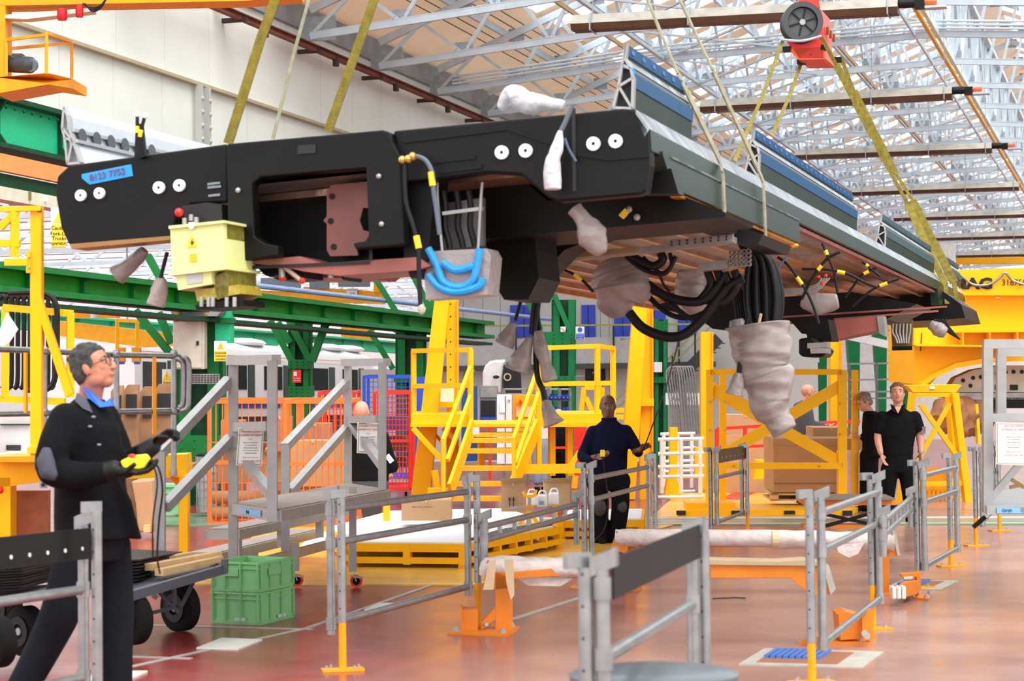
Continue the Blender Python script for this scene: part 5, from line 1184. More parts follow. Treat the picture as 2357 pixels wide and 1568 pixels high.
gantry('right yellow post of the far gantry behind the crossed frame', None, (1912, 784, 1938, 1090), 39)
# ---- access platforms with the stair
D = 33
t = Thing('access_platform', 'yellow access platform with a stair and two guarded landings', 'platform', at(1120, 1165, D))
def fr(*l, w=.07, nm='guard_rail', h=None, m=YEL, parent=None): return ybars(t, nm, m, *l, w=w, h=h, parent=parent)
fr([(950, 808, D+1), (1084, 805, D)], [(950, 889, D+1), (1084, 887, D)], [(952, 808, D+1), (952, 960, D+1)], [(1083, 805, D), (1083, 980, D)], [(992, 812, D+1.5), (992, 950, D+1.5)])
fr([(1252, 801, D+.5), (1375, 797, D+.5)], [(1375, 797, D+.5), (1412, 802, D+1.5)], [(1242, 884, D+.5), (1410, 882, D+.5)], [(1375, 797, D+.5), (1375, 960, D+.5)], [(1411, 802, D+1.5), (1411, 960, D+1.5)], [(1240, 820, D), (1240, 1090, D)])
t.part('landing', rect(946, 954, 1086, 978, D+.1, 1.5), YEL); t.part('landing', rect(1232, 953, 1412, 975, D+.1, 1.5), YEL)
t.part('deck_edge', rect(944, 976, 1412, 983, D, 1.6), YEL)
fr([(950, 985, D), (1020, 1062, D)], [(1020, 985, D+.4), (1045, 1010, D+.4)], nm='brace', w=.06, h=.08)
fr([(1083, 845, D-.2), (1018, 1020, D-1.6)], [(1083, 912, D-.2), (1030, 1060, D-1.6)], [(1020, 1010, D-1.6), (1020, 1135, D-1.6)], nm='stair_rail', w=.055)
fr([(1238, 850, D-.2), (1182, 1012, D-1.6)], [(1240, 905, D-.2), (1186, 1068, D-1.6)], [(1182, 1010, D-1.6), (1184, 1110, D-1.6)], nm='stair_rail', w=.055)
fr([(1088, 980, D), (1036, 1130, D-1.4)], [(1238, 980, D), (1172, 1140, D-1.4)], nm='stringer', w=.05, h=.25)
for i, (x0, x1, y) in enumerate(((1082, 1222, 1002), (1072, 1214, 1016), (1062, 1206, 1040), (1052, 1196, 1080), (1044, 1186, 1116), (1038, 1172, 1150))):
    t.part('tread', MB().prism([at(x0, y-6, D-.25*i), at(x1, y-6, D-.25*i), at(x1, y+4, D-.25*i), at(x0, y+4, D-.25*i)], fwd*.3), mat('tread_yellow', (255, 180, 6), .4, bump=.8, bscale=90, var=.1))
fr([(1000, 1083, D), (1012, 1170, D)], [(1108, 1083, D+.6), (1108, 1000, D+.6)], [(1270, 983, D+.4), (1270, 1095, D+.4)], [(1310, 983, D+.4), (1310, 1095, D+.4)], nm='leg', w=.09)
fr([(1200, 1080, D-.6), (1410, 1078, D-.2)], nm='lower_beam', w=.1, h=.14); t.part('lower_beam', rect(984, 1125, 1042, 1140, D-1, .2), YEL)
fr([(1310, 1078, D), (1334, 1040, D)], nm='brace', w=.06, h=.08)
sign('red and white notice on the stair rail', 1088, 984, 1103, 1000, 31.4, WHT, texts=(('NO ENTRY', 1095, 988, 3, RED), ('authorised', 1095, 994, 3, RED)))
# second small frame behind the man in navy
t = Thing('yellow_trestle', 'yellow trestle with raking struts behind the man in navy', 'frame', at(1355, 1000, 40))
ybars(t, 'strut', YEL, [(1345, 892, 40), (1322, 1124, 40)], [(1346, 892, 40), (1384, 892, 40)], [(1348, 915, 40), (1366, 955, 40)], [(1384, 892, 40), (1378, 1124, 40)], [(1415, 945, 40), (1448, 944, 40)], [(1418, 960, 40), (1448, 960, 40)], w=.09)
# ---- crossed frame at right with boxes
D = 30
t = Thing('crossed_frame', 'big yellow frame with X bracing on forklift bases', 'frame', at(1800, 1185, D))
for x0, x1, d in ((1626, 1642, D), (1657, 1672, D+1.5), (1930, 1950, D), (1962, 1976, D+.6)): t.part('post', rect(x0, 852, x1, 1160, d, .1), YEL)
t.part('top_beam', rect(1635, 850, 1938, 863, D, .12), YEL); t.part('bottom_beam', rect(1640, 1066, 1940, 1080, D, .12), YEL)
for a, b in (((1640, 898), (1940, 1068)), ((1640, 1062), (1940, 885))): t.part('diagonal', bp([(*a, D+.06), (*b, D+.06)], .05, .16, up=(0,0,1)), YEL)
t.part('diagonal', bp([(1640, 890, D+1.5), (1770, 960, D+1.5)], .05, .12), YEL)
for x, y in ((1642, 860), (1932, 860), (1688, 1073), (1886, 1073), (1642, 920), (1933, 1000), (1933, 930)): t.part('bolt', MB().ell(at(x, y, D-.01), .02, 8, 5), YEO)
for y in (925, 990, 1040): 
    for x in (1634, 1668, 1968): t.part('bolt', MB().ell(at(x, y, D-.02), .015, 8, 5), ALU)
base = t.part('forklift_base', MB().hexa([at(1560, 1187, D-.5), at(1960, 1187, D-.5), at(1990, 1172, D+1.5), at(1600, 1172, D+1.5), at(1560, 1175, D-.5), at(1960, 1175, D-.5), at(1990, 1160, D+1.5), at(1600, 1160, D+1.5)]), YEL)
for x0, x1 in ((1557, 1578), (1684, 1712), (1805, 1830), (1940, 1962)): t.part('fork_pocket', rect(x0, 1176, x1, 1186, D-.52, .02), INK, parent=base)
t.part('base_block', rect(1580, 1158, 1694, 1174, D-.3, .5), YEL)
def pallet(label, r, d, dep):
    x0, y0, x1, y1 = r; t = Thing('pallet', label, 'pallet', at((x0+x1)/2, y1, d)); h = y1-y0
    t.part('deck_board', MB().prism([at(x0, y0, d), at(x1, y0, d), at(x1, y0+h*.25, d), at(x0, y0+h*.25, d)], fwd*dep), PAL); t.part('base_board', MB().prism([at(x0, y1-h*.2, d), at(x1, y1-h*.2, d), at(x1, y1, d), at(x0, y1, d)], fwd*dep), PAL)
    for s in (0, .45, .88): xx = x0+(x1-x0)*s; t.part('block', MB().prism([at(xx, y0, d), at(xx+(x1-x0)*.12, y0, d), at(xx+(x1-x0)*.12, y1, d), at(xx, y1, d)], fwd*.12), PAL)
pallet('pale wooden pallet under the big cardboard crate', (1774, 1136, 1926, 1153), 31, 1.0)
t = carton('big brown cardboard crate on the pallet behind the crossed frame', (1781, 1028, 1926, 1134), 31, 1.2, name='cardboard_crate'); t.part('lid', rect(1780, 1010, 1990, 1036, 31.02, 1.25), CBD); t.part('seam', rect(1782, 1112, 1926, 1113.5, 30.98, .02), BRN)
carton('brown carton on the crate in front of the man in the grey sweater', (1872, 985, 1955, 1009), 31.8, .8)
carton('long brown carton far left behind the crossed frame', (1672, 955, 1760, 1002), 37.2, .5); carton('low brown carton behind the crossed frame at left', (1660, 1003, 1790, 1137), 37, .9)
t = Thing('red_barrier', 'red tubular barrier behind the crossed frame', 'barrier', at(1780, 1120, 35))
ybars(t, 'rail', RED, [(1650, 987, 35), (1770, 980, 35)], [(1650, 1030, 35), (1770, 1026, 35)], [(1715, 985, 35), (1715, 1060, 35)], [(1780, 1005, 35), (1780, 1130, 35)], [(1860, 975, 35), (1980, 970, 35)], [(1921, 970, 35), (1921, 1010, 35)], [(1650, 987, 35), (1650, 1030, 35)], w=.05)
t = Thing('red_barrier', 'red tubular barrier behind the stair and rack', 'barrier', at(1150, 1100, 38))
ybars(t, 'rail', RED, [(1085, 985, 38), (1360, 978, 38)], [(1085, 1035, 38), (1330, 1030, 38)], [(1128, 985, 38), (1128, 1105, 38)], [(1256, 980, 38), (1256, 1100, 38)], w=.045)
solo('red_screen', 'bright red panel beside the far yellow frame', 'panel', rect(1322, 980, 1350, 1095, 39, .3), RED)
solo('red_mat', 'red ribbed mat on the floor behind the crossed frame', 'mat', MB().prism([onZ(1660, 1150, .012), onZ(1740, 1112, .012), onZ(1775, 1120, .012), onZ(1700, 1152, .012)], (0,0,.02)), RED)
# ---- yellow machine
D = 36
t = Thing('gantry_machine', 'huge yellow gantry machine with black lettering at the right', 'machine', at(2230, 1000, D))
arch = [(2104, 900)] + [(2140+i*0, 0) for i in range(0)]
body = [(2104, 640), (2105, 885), (2140, 886), (2170, 855), (2215, 835), (2270, 824), (2330, 820), (2420, 820), (2420, 625), (2200, 622), (2150, 632)]
bd = t.part('body', qp(body, D, 2.5), YEM)
t.part('top_box', qp([(2195, 622), (2420, 615), (2420, 680), (2195, 680)], D-.25, .3), YEM, parent=bd)
t.part('ledge', qp([(2100, 792), (2370, 796), (2370, 800), (2110, 797)], D-.6, .6), YEM, parent=bd); t.part('shelf', qp([(2195, 760), (2420, 758), (2420, 764), (2195, 766)], D-.35, .4), YEM, parent=bd)
for x in (2215, 2277, 2340): t.part('stiffener', rect(x, 764, x+4, 794, D-.4, .4), YEO, parent=bd)
ar = MB(); arp = [(2120, 895), (2150, 872), (2200, 848), (2270, 836), (2340, 832), (2420, 832)]
for a, b in zip(arp, arp[1:]): ar.prism([at(*a, D-.3), at(*b, D-.3), at(b[0], b[1]-12, D-.3), at(a[0], a[1]-12, D-.3)], fwd*2)
t.part('arch_rim', ar, YEM, parent=bd)
text('lettering', 'MAG', 34*D/5000, at(2238, 654, D-.27), cr, cu, INK, bd, t.b, bold=.012, sx=1.25)
text('lettering', '316750-0', 20*D/5000, at(2342, 651, D-.27), cr, cu, INK, bd, t.b, sx=.95)
t.part('scratch', bp([(2122, 766, D-.01), (2119, 808, D-.01)], .02, .01), INK); t.part('rating_plate', rect(2291, 683, 2301, 687, D-.02, .02), WHT)
t.part('hook_cable', MB().tube(spline([at(2213, 635, D-.3), at(2240, 655, D-.3), at(2275, 655, D-.3), at(2300, 640, D-.3), at(2313, 628, D-.3), at(2330, 645, D-.3), at(2357, 655, D-.3)]), .02, 8), GAL)
# cream vehicle front inside the arch
t = Thing('bogie_frame', 'cream drilled frame carried inside the arch of the yellow machine', 'frame', at(2280, 905, D+.5))
pts = [(2178, 903), (2200, 870), (2240, 852), (2300, 842), (2420, 842), (2420, 903)]
fb_ = t.part('plate', qp(pts, D+.3, .4), mat('primer_cream', (196, 188, 168), .6))
for x, y in ((2217, 876), (2240, 870), (2258, 868), (2275, 864), (2295, 860), (2315, 857), (2333, 856), (2352, 856), (2234, 888)): t.part('hole', MB().cyl(at(x, y, D+.28), at(x, y, D+.31), .034, n=12), INK, parent=fb_)
for x in (2262, 2290, 2325): t.part('window_slot', rect(x, 886, x+18, 898, D+.28, .02), INK, parent=fb_)
t.part('underside', rect(2200, 905, 2420, 920, D+.2, 1.5), ALD); t.part('black_box', rect(2275, 915, 2400, 940, D+.2, 1), BLK)
t = Thing('wrapped_bundle', 'brown paper wrapped bundle hanging under the drilled frame', 'bundle', at(2215, 1000, D)); rr = random.Random(5)
for i in range(7):
    c = at(2180+i*13, 940+rr.uniform(-20, 40), D-.1+.1*i); mb = MB().ell(c, (.28, .3, .3), 14, 10)
    mb.v = [v+V((rr.uniform(-.04, .04), rr.uniform(-.04, .04), rr.uniform(-.04, .04))) for v in mb.v]; t.part('wrapping', mb, mat('kraft', (166, 112, 78), .7, var=.3), smooth=True)
solo('striped_pole', 'thin black and yellow striped post under the yellow machine', 'post', bp([(2246, 930, D), (2252, 1022, D)], .06), TYL)
# yellow A-frame stand
D = 33
t = Thing('trestle_stand', 'yellow A-frame trestle stand beside the man in the black polo shirt', 'stand', at(2165, 1170, D))
t.part('head', qp([(2088, 888), (2214, 886), (2200, 904), (2104, 904)], D, .5), YEL); t.part('neck', rect(2108, 905, 2196, 914, D, .3), YEL)
ybars(t, 'leg', YEL, [(2100, 905, D), (2070, 1165, D)], [(2196, 905, D), (2228, 1168, D)], [(2186, 905, D+1), (2200, 1100, D+1)], w=.11)
ybars(t, 'brace', YEL, [(2118, 930, D), (2200, 1045, D)], [(2186, 928, D), (2100, 1085, D)], [(2085, 1115, D), (2232, 1112, D)], w=.07)
ybars(t, 'foot', YEL, [(2090, 1168, D), (2240, 1166, D)], w=.09)
t.part('plate', rect(2140, 890, 2152, 896, D-.02, .02), PAP)
t = Thing('wheel_trolley', 'low yellow wire trolley behind the trestle', 'trolley', at(2150, 1165, 33.5))
for y in (1128, 1145): t.part('bar', bp([(2130, y, 33.5), (2215, y, 33.5)], .04), YEO)
for i in range(8): t.part('wire', bp([(2135+i*10, 1128, 33.5), (2135+i*10, 1160, 33.5)], .02), YEO)
t.part('drum', MB().cyl(at(2150, 1112, 34.2), at(2150, 1112, 34.6), .25, n=20), YEO)
# far mid-ground tubes between the gantry and crossed frame
for k, (x0, x1, d) in enumerate(((1515, 1620, 34), (1520, 1600, 38))):
    t = Thing('tube_trestle', ['white tube trestle between the yellow gantries', 'second tube trestle set farther behind the gantry'][k], 'trestle', at(x0, 1130, d))
    for y in (1012, 1045, 1075, 1098, 1145): t.part('rail', MB().tube([at(x0, y-k*12, d), at(x1, y-2-k*12, d)], .03, 8), mat('tube_white', (222, 222, 218), .4))
    for x in (x0+8, (x0+x1)/2, x1-8): t.part('post', MB().tube([at(x, 1010-k*12, d), at(x, 1135-k*12, d)], .035, 8), mat('tube_white', (222, 222, 218), .4))
t = Thing('yellow_jack', 'yellow pedestal jack with a triangular foot behind the navy man', 'jack', at(1555, 1140, 35))
t.part('column', rect(1542, 985, 1560, 1135, 35, .2), YEL); t.part('foot', qp([(1530, 1142), (1568, 1142), (1556, 1090), (1540, 1090)], 34.9, .4), YEL)
t = Thing('yellow_jack', 'yellow pedestal jack with a triangular foot right of the tube trestle', 'jack', at(1585, 1140, 36))
t.part('column', rect(1600, 1030, 1612, 1100, 36, .2), YEL); t.part('foot', qp([(1735, 1103), (1768, 1103), (1760, 1060), (1742, 1060)], 36, .4), YEL)
# ---- low yellow platform tables with white tops
def ptable(label, poly, zt_, hgt, legs):
    P = [onZ(x, y, zt_) for x, y in poly]; c = sum(P, V((0,0,0)))/len(P); t = Thing('platform_table', label, 'platform', (c.x, c.y, 0))
    t.part('white_top', MB().prism(P, (0, 0, .012)), mat('white_sheet', (224, 226, 228), .5, var=.04))
    fr_ = MB()
    for a, b in zip(P, P[1:]+P[:1]):
        fr_.bar(a-V((0,0,.04)), b-V((0,0,.04)), .06, .08); fr_.bar(V((a.x, a.y, zt_-hgt+.04)), V((b.x, b.y, zt_-hgt+.04)), .06, .06)
    t.part('frame', fr_, YEL)
    for a, b in zip(P, P[1:]+P[:1]):
        n_ = max(1, int((b-a).length/.45))
        for i in range(n_): q = a.lerp(b, i/n_); t.part('upright', MB().bar(V((q.x, q.y, zt_-hgt)), V((q.x, q.y, zt_)), .07), YEL)
    for i in legs: t.part('foot', MB().cyl((P[i].x, P[i].y, 0), (P[i].x, P[i].y, zt_-hgt), .05), YEO)
    return t
ptable('low yellow platform with a white sheet top in the middle', [(812, 1250), (1066, 1252), (1283, 1212), (1165, 1172), (900, 1178), (760, 1215)], .24, .2, (0, 1, 2))
ptable('low yellow platform with a white top behind the man in navy', [(1292, 1199), (1476, 1196), (1478, 1173), (1310, 1176)], .22, .19, (0, 1))
solo('black_mat', 'rumpled dark grey mat at the right edge of the white platform', 'mat', MB().prism([onZ(1070, 1246, .256), onZ(1120, 1238, .256), onZ(1276, 1208, .256), onZ(1262, 1203, .256), onZ(1150, 1222, .256)], (0, 0, .015)), mat('mat_dark', (62, 62, 66), .7))
solo('white_sheet', 'white sheet lying on the floor at the left end of the platform', 'sheet', MB().prism([onZ(690, 1265, .01), onZ(800, 1262, .01), onZ(830, 1228, .01), onZ(718, 1228, .01)], (0, 0, .02)), mat('white_sheet', (224, 226, 228), .5))
D = 23
t = carton('flat brown carton with upside-down print on the white platform', (924, 1152, 1038, 1199), 23.2, .5, flaps=False); text('lettering', 'HANDLE WITH CARE', 5*D/5000, at(972, 1167, 23.17), cr*-1, cu*-1, INK, t.e, t.b)
t = carton('open brown carton with two up arrows on the white platform', (1154, 1112, 1208, 1178), 23.4, .4, flaps=True)
for x in (1173, 1182): t.part('arrow', qp([(x, 1143), (x+3, 1152), (x+1, 1152), (x+1, 1170), (x-1, 1170), (x-1, 1152), (x-3, 1152)], 23.37, .01), INK)
carton('open brown carton behind the white canisters', (1252, 1112, 1312, 1165), 24, .4, m=mat('carton_tan', (206, 176, 132), .8), flaps=True)
for k, (x, y) in enumerate(((1224, 1165), (1248, 1168), (1275, 1163))):
    t = Thing('canister', ['white plastic canister nearest the open carton', 'middle white plastic canister with a blue label', 'white plastic canister at the right'][k], 'canister', at(x, y, 22.6+k*.15), group=None)
    b = t.part('body', rect(x-12, y-28, x+12, y, 22.6+k*.15, .14), mat('canister_white', (232, 234, 236), .35), bevel=.02); t.part('handle', MB().tube(spline([at(x-9, y-27, 22.67+k*.15), at(x-5, y-37, 22.67+k*.15), at(x+6, y-37, 22.67+k*.15), at(x+10, y-27, 22.67+k*.15)]), .008, 8), MATS['canister_white'], parent=b)
    if k == 1: t.part('label', rect(x-6, y-14, x+4, y-6, 22.73, .01), SKB, parent=b)
t = Thing('jack_stand', 'small yellow forked jack stand on the white platform', 'jack', at(1218, 1212, 22)); t.part('screw', bp([(1218, 1145, 22), (1218, 1180, 22)], .03), DGY); t.part('fork', bp([(1204, 1132, 22), (1210, 1143, 22), (1230, 1142, 22), (1234, 1128, 22)], .03), YEL)
t.part('nut', rect(1210, 1164, 1228, 1170, 21.97, .08), YEO); ybars(t, 'leg', YEL, [(1218, 1178, 22), (1196, 1208, 22)], [(1218, 1178, 22), (1240, 1208, 22)], [(1218, 1178, 22), (1218, 1212, 22)], w=.04); t.part('bar', bp([(1172, 1169, 22), (1215, 1167, 22)], .02), DGY)
for k, (x0, y0, x1, y1, d) in enumerate(((1272, 1145, 1284, 1212, 23), (882, 1140, 897, 1200, 24), (646, 1172, 656, 1255, 23))): solo('yellow_bollard', ['short yellow post at the right end of the white platform', 'short yellow post behind the white platform', 'short yellow post under the aluminium steps'][k], 'post', rect(x0, y0, x1, y1, d, .07), YEL)
# ================================================================ foreground fences
STH = MB()
def tube_post(t, P, z0, z1, nm='post'): return t.part(nm, MB().cyl((P.x, P.y, z0), (P.x, P.y, z1), .0245, n=14), GAL, smooth=True)
def collars(t, P, zs, par):
    for z in zs: t.part('clamp', MB().cyl((P.x, P.y, z-.035), (P.x, P.y, z+.035), .031, n=14), GAL, parent=par, smooth=True)
def fixed_post(label, P, sleeve=.28, ztop=1.0):
    t = Thing('stanchion', label, 'fence post', (P.x, P.y, 0), group=None)
    p = tube_post(t, P, sleeve, ztop); t.part('sleeve', MB().cyl((P.x, P.y, .01), (P.x, P.y, sleeve+.02), .022, n=14), YEO, smooth=True)
    b = t.part('base_plate', MB().box((P.x, P.y, .008), (.24, .12, .014), YAW+.2), YEO)
    for s in (-1, 1):
        for q in (-1, 1): c = V((P.x+s*.08*math.cos(YAW), P.y+s*.08*math.sin(YAW)+q*.035, 0)); t.part('anchor_bolt', MB().cyl(c, c+V((0,0,.035)), .008, n=8), ALU, parent=b)
    h = MB()
    for k in range(int((ztop-sleeve)/.1)):
        z = sleeve+.08+k*.1; h.cyl((P.x-.004, P.y-.0255, z), (P.x-.004, P.y-.02, z), .005, n=8)
    t.part('pin_holes', h, INK, parent=p)
    t.part('top_bracket', MB().box((P.x-.025, P.y, ztop+.02), (.09, .03, .05), YAW+.5), GAL, parent=p)
    return t
def panel(label, P, Q, zs, plate=None, lattice=False, z0=.2, holes=False, ztop=1.0):
    t = Thing('safety_barrier', label, 'fence panel', ((P.x+Q.x)/2, (P.y+Q.y)/2, 0))
    a = tube_post(t, P, z0, ztop, 'end_post'); b = tube_post(t, Q, z0, ztop, 'end_post')
    for z in zs: t.part('rail', MB().cyl((P.x, P.y, z), (Q.x, Q.y, z), .022, n=14), GAL, smooth=True)
    collars(t, P, zs, a); collars(t, Q, zs, b)
    for p_, par in ((P, a), (Q, b)): t.part('top_bracket', MB().hexa([V((p_.x, p_.y, ztop))+V((dx, dy, dz+(dx*.4))) for dz in (-.015, .045) for dx, dy in ((-.035, -.02), (.05, -.02), (.05, .02), (-.035, .02))]), GAL, parent=par)
    if lattice:
        n_ = 7
        for i in range(1, n_): q = P.lerp(Q, i/n_); t.part('spacer', MB().cyl((q.x, q.y, zs[0]), (q.x, q.y, zs[1]), .016, n=10), GAL)
    if plate:
        z0_, z1_, m, h = plate; d_ = (Q-P).normalized(); n_ = V((d_.y, -d_.x, 0))*.03
        if n_.dot(fwd) > 0: n_ = -n_
        pl_ = t.part('kick_plate', MB().prism([V((P.x, P.y, z0_))+n_, V((Q.x, Q.y, z0_))+n_, V((Q.x, Q.y, z1_))+n_, V((P.x, P.y, z1_))+n_], n_*.25), m, label='dark plate along the top')
        for i in range(h): q = P.lerp(Q, (i+.5)/h)+n_*1.3; t.part('plate_hole', MB().cyl(V((q.x, q.y, (z0_+z1_)/2-.02)), V((q.x, q.y, (z0_+z1_)/2-.02))+n_*.1, .009, n=8), WHT, parent=pl_)
    return t
def top(px, py, z=1.04): p = onZ(px, py, z); return V((p.x, p.y, 0))
Rz = V((cr.x, cr.y, 0)).normalized()
A1, A2 = top(760, 1128), top(785, 1129); B1, B2, B3 = top(1075, 1094), top(1097, 1095), top(1113, 1096)
C1, C2 = top(1325, 1065), top(1343, 1066); D1, D2 = top(1491, 1045), top(1505, 1046)
RL = [.925, .73, .265]
panel('long tube fence panel, nearest of the middle row, with three rails', A1, B1, RL)
fixed_post('yellow-footed fence post at the near end of the middle row', A2); fixed_post('fence post beside the orange bench foot in the middle row', B2, .3)
panel('tube fence panel with two close rails joined by short spacers, middle row', B3, C1, [.69, .6], lattice=True, z0=.35, ztop=.75)
fixed_post('fence post behind the wrapped bench, in front of the navy man', C2, .1)
panel('tube fence panel directly in front of the man in navy', C2+Rz*.06, D1, [.91, .73]); fixed_post('fence post at the far end of the middle row', D2, .1)
E1, E2 = top(1862, 1129), top(1888, 1128); F1, F2, F3 = top(2003, 1090), top(2020, 1090), top(2030, 1092)
G1, G2 = top(2108, 1060), top(2124, 1060); H1, H2 = top(2184, 1044), top(2200, 1045)
fixed_post('fence post standing on the floor panel at the near end of the right row', E1, .22)
panel('large tube fence panel, nearest of the right row', E2, F2, [.915, .71, .21])
fixed_post('fence post beside the orange box in the right row', F1, .3)
panel('tube fence panel with close lattice rails in the right row', F3, G1-Rz*.05, [.73, .64], lattice=True, z0=.5, ztop=.78)
fixed_post('fence post beside the white-ended spring box in the right row', G1, .15)
panel('tube fence panel farther along the right row, below the man in the polo shirt', G2, H2, [.915, .7, .18]); fixed_post('last fence post of the right row', H1, .25)
I1, I2 = top(1347, 1277), top(1385, 1277); J1, J2 = top(1591, 1202), top(1618, 1200)
fixed_post('out-of-focus fence post left of the near black-plated panel', I1, .1); panel('near out-of-focus tube fence panel with a black plate', I2, J1, [.935, .715], plate=(.9, 1.03, mat('plate_black', (22, 22, 23), .5, spec=.2), 0), z0=.1)
fixed_post('out-of-focus fence post right of the near black-plated panel', J2, .1)
K1, K2 = top(191, 1185), top(222, 1188); L1 = top(-60, 1208)
fixed_post('fence post in front of the walking man', K2, .1, 1.06); panel('tube fence panel with a black drilled plate at the lower left corner', K1, L1, [.7, .3], plate=(.84, .98, MATS['plate_black'], 6), z0=0.1)
M1, M2 = top(1634, 1031), top(1648, 1031); N1, N2 = top(1706, 1023), top(1718, 1023)
fixed_post('far fence post left of the brown-plated panel', M1, .1); panel('far tube fence panel with a brown drilled plate', M2, N1, [.71, .217], plate=(.87, 1.02, mat('plate_brown', (96, 70, 50), .5), 6)); fixed_post('far fence post right of the brown-plated panel', N2, .2)
O1, O2 = top(2243, 1029), top(2258, 1029); Q1, Q2 = top(2285, 1018), top(2297, 1018)
fixed_post('fence post left of the narrow panel near the right edge', O1, .3); panel('narrow fence panel near the right edge beside the aluminium steps', O2, Q1, [.9, .7, .25]); fixed_post('fence post right of the narrow panel near the right edge', Q2, .3)
# ---- orange benches
WRP = mat('bench_wrap', (218, 206, 200), .4, var=.15, scale=10, bump=.6, bscale=18, alpha=.96)
def G(px, py): return onZ(px, py, 0)
def foot(t, quad, m=ORG):
    P = [G(x, y) for x, y in quad]; b = t.part('base_plate', MB().prism(P, (0, 0, .018)), m)
    for p in P: q = p.lerp(sum(P, V((0,0,0)))/4, .22); t.part('anchor_bolt', MB().cyl(q, q+V((0,0,.05)), .014, n=8), ALU, parent=b); t.part('nut', MB().cyl(q+V((0,0,.018)), q+V((0,0,.035)), .022, n=6), ALU, parent=b)
    return b
ORB = mat('bench_orange', (218, 122, 14), .45, var=.12)
t = Thing('wrapped_bench', 'orange bench with a plastic-wrapped beam beside the middle fence row', 'bench', G(1115, 1450))
foot(t, [(1030, 1461), (1170, 1466), (1196, 1448), (1062, 1442)], ORB)
d = depth(G(1150, 1455)); t.part('leg', rect(1140, 1325, 1180, 1456, d, .16), ORB, bevel=.004); t.part('brace', MB().prism([at(1108, 1432, d), at(1140, 1400, d), at(1140, 1425, d), at(1108, 1450, d)], fwd*.06), ORB)
t.part('box', rect(1062, 1405, 1100, 1455, d-.05, .2), ORB); t.part('box_side', rect(1060, 1400, 1064, 1432, d-.08, .2), ORB); t.part('bolt', MB().cyl(at(1112, 1438, d-.05), at(1120, 1438, d-.1), .012), ALU)
be = t.part('beam', MB().prism([at(1122, 1290, d-.02), at(1345, 1290, d+.5), at(1345, 1322, d+.5), at(1180, 1332, d-.02), at(1190, 1352, d), at(1112, 1360, d), at(1118, 1310, d)], fwd*.2), ORB)
wr_ = MB().tube(spline([at(1118, 1325, d+.05), at(1128, 1306, d+.05), at(1160, 1304, d+.1), at(1250, 1306, d+.3), at(1340, 1308, d+.5)], 5), [.05, .05, .055, .06, .07, .072, .072, .07, .07, .07, .07, .07, .068, .07, .07, .068, .068, .07, .07, .07, .07], 14); rr = random.Random(4); wr_.v = [v+V((0, 0, rr.uniform(-.008, .008))) for v in wr_.v]
t.part('plastic_wrap', wr_, WRP, smooth=True, parent=be)
t.part('tape_strip', MB().prism([at(1160, 1288, d-.08), at(1182, 1288, d-.08), at(1184, 1370, d-.08), at(1176, 1382, d-.08), at(1166, 1345, d-.08)], fwd*.008), mat('masking_tape', (214, 188, 150), .6), parent=be)
t.part('tape_strip', MB().prism([at(1126, 1290, d-.08), at(1142, 1290, d-.08), at(1136, 1358, d-.08), at(1112, 1358, d-.08)], fwd*.008), MATS['masking_tape'], parent=be)
t.part('loose_flap', MB().prism([at(1190, 1330, d+.1), at(1330, 1326, d+.5), at(1290, 1350, d+.4), at(1215, 1348, d+.2)], fwd*.01), WRP, parent=be)
# long wrapped bench behind the near fence
t = Thing('wrapped_bench', 'long orange bench with a plastic-wrapped beam crossing behind the right fences', 'bench', G(1740, 1370))
d = 17.2
be = t.part('beam', MB().prism([at(1425, 1228, d+.4), at(2055, 1238, d-.1), at(2055, 1256, d-.1), at(1425, 1262, d+.4)], fwd*.12), ORB)
wr_ = MB().tube(spline([at(1418, 1238, d+.35), at(1560, 1238, d+.25), at(1800, 1240, d+.1), at(1950, 1243, d), at(2060, 1248, d-.1)], 6), .066, 14); wr_.v = [v+V((0, 0, rr.uniform(-.008, .008))) for v in wr_.v]; t.part('plastic_wrap', wr_, WRP, smooth=True, parent=be)
t.part('tape_strip', MB().tube([at(1438, 1240, d+.34), at(1470, 1240, d+.34)], .069, 14), MATS['masking_tape'], parent=be); t.part('tape_strip', MB().tube([at(1776, 1240, d+.1), at(1792, 1240, d+.1)], .069, 14), MATS['masking_tape'], parent=be)
t.part('loose_flap', MB().prism([at(1925, 1255, d-.1), at(1990, 1250, d-.1), at(1975, 1275, d-.1), at(1955, 1284, d-.1), at(1930, 1272, d-.1)], fwd*.02), WRP, parent=be)
t.part('end_gusset', qp([(1420, 1222), (1446, 1262), (1442, 1275), (1406, 1265)], d+.3, .05), ORB); t.part('end_gusset', qp([(2034, 1238), (2062, 1238), (2070, 1280), (2040, 1282)], d-.1, .05), ORB); t.part('end_plate', qp([(2052, 1218), (2062, 1222), (2072, 1278), (2066, 1280)], d-.12, .05), FG)
t.part('leg', rect(2032, 1262, 2047, 1372, 17.1, .12), ORB); foot(t, [(2020, 1374), (2060, 1374), (2066, 1366), (2026, 1366)], ORB)
t.part('leg', rect(1440, 1262, 1464, 1356, 17.7, .12), ORB); foot(t, [(1404, 1360), (1470, 1362), (1478, 1352), (1420, 1350)], ORB)
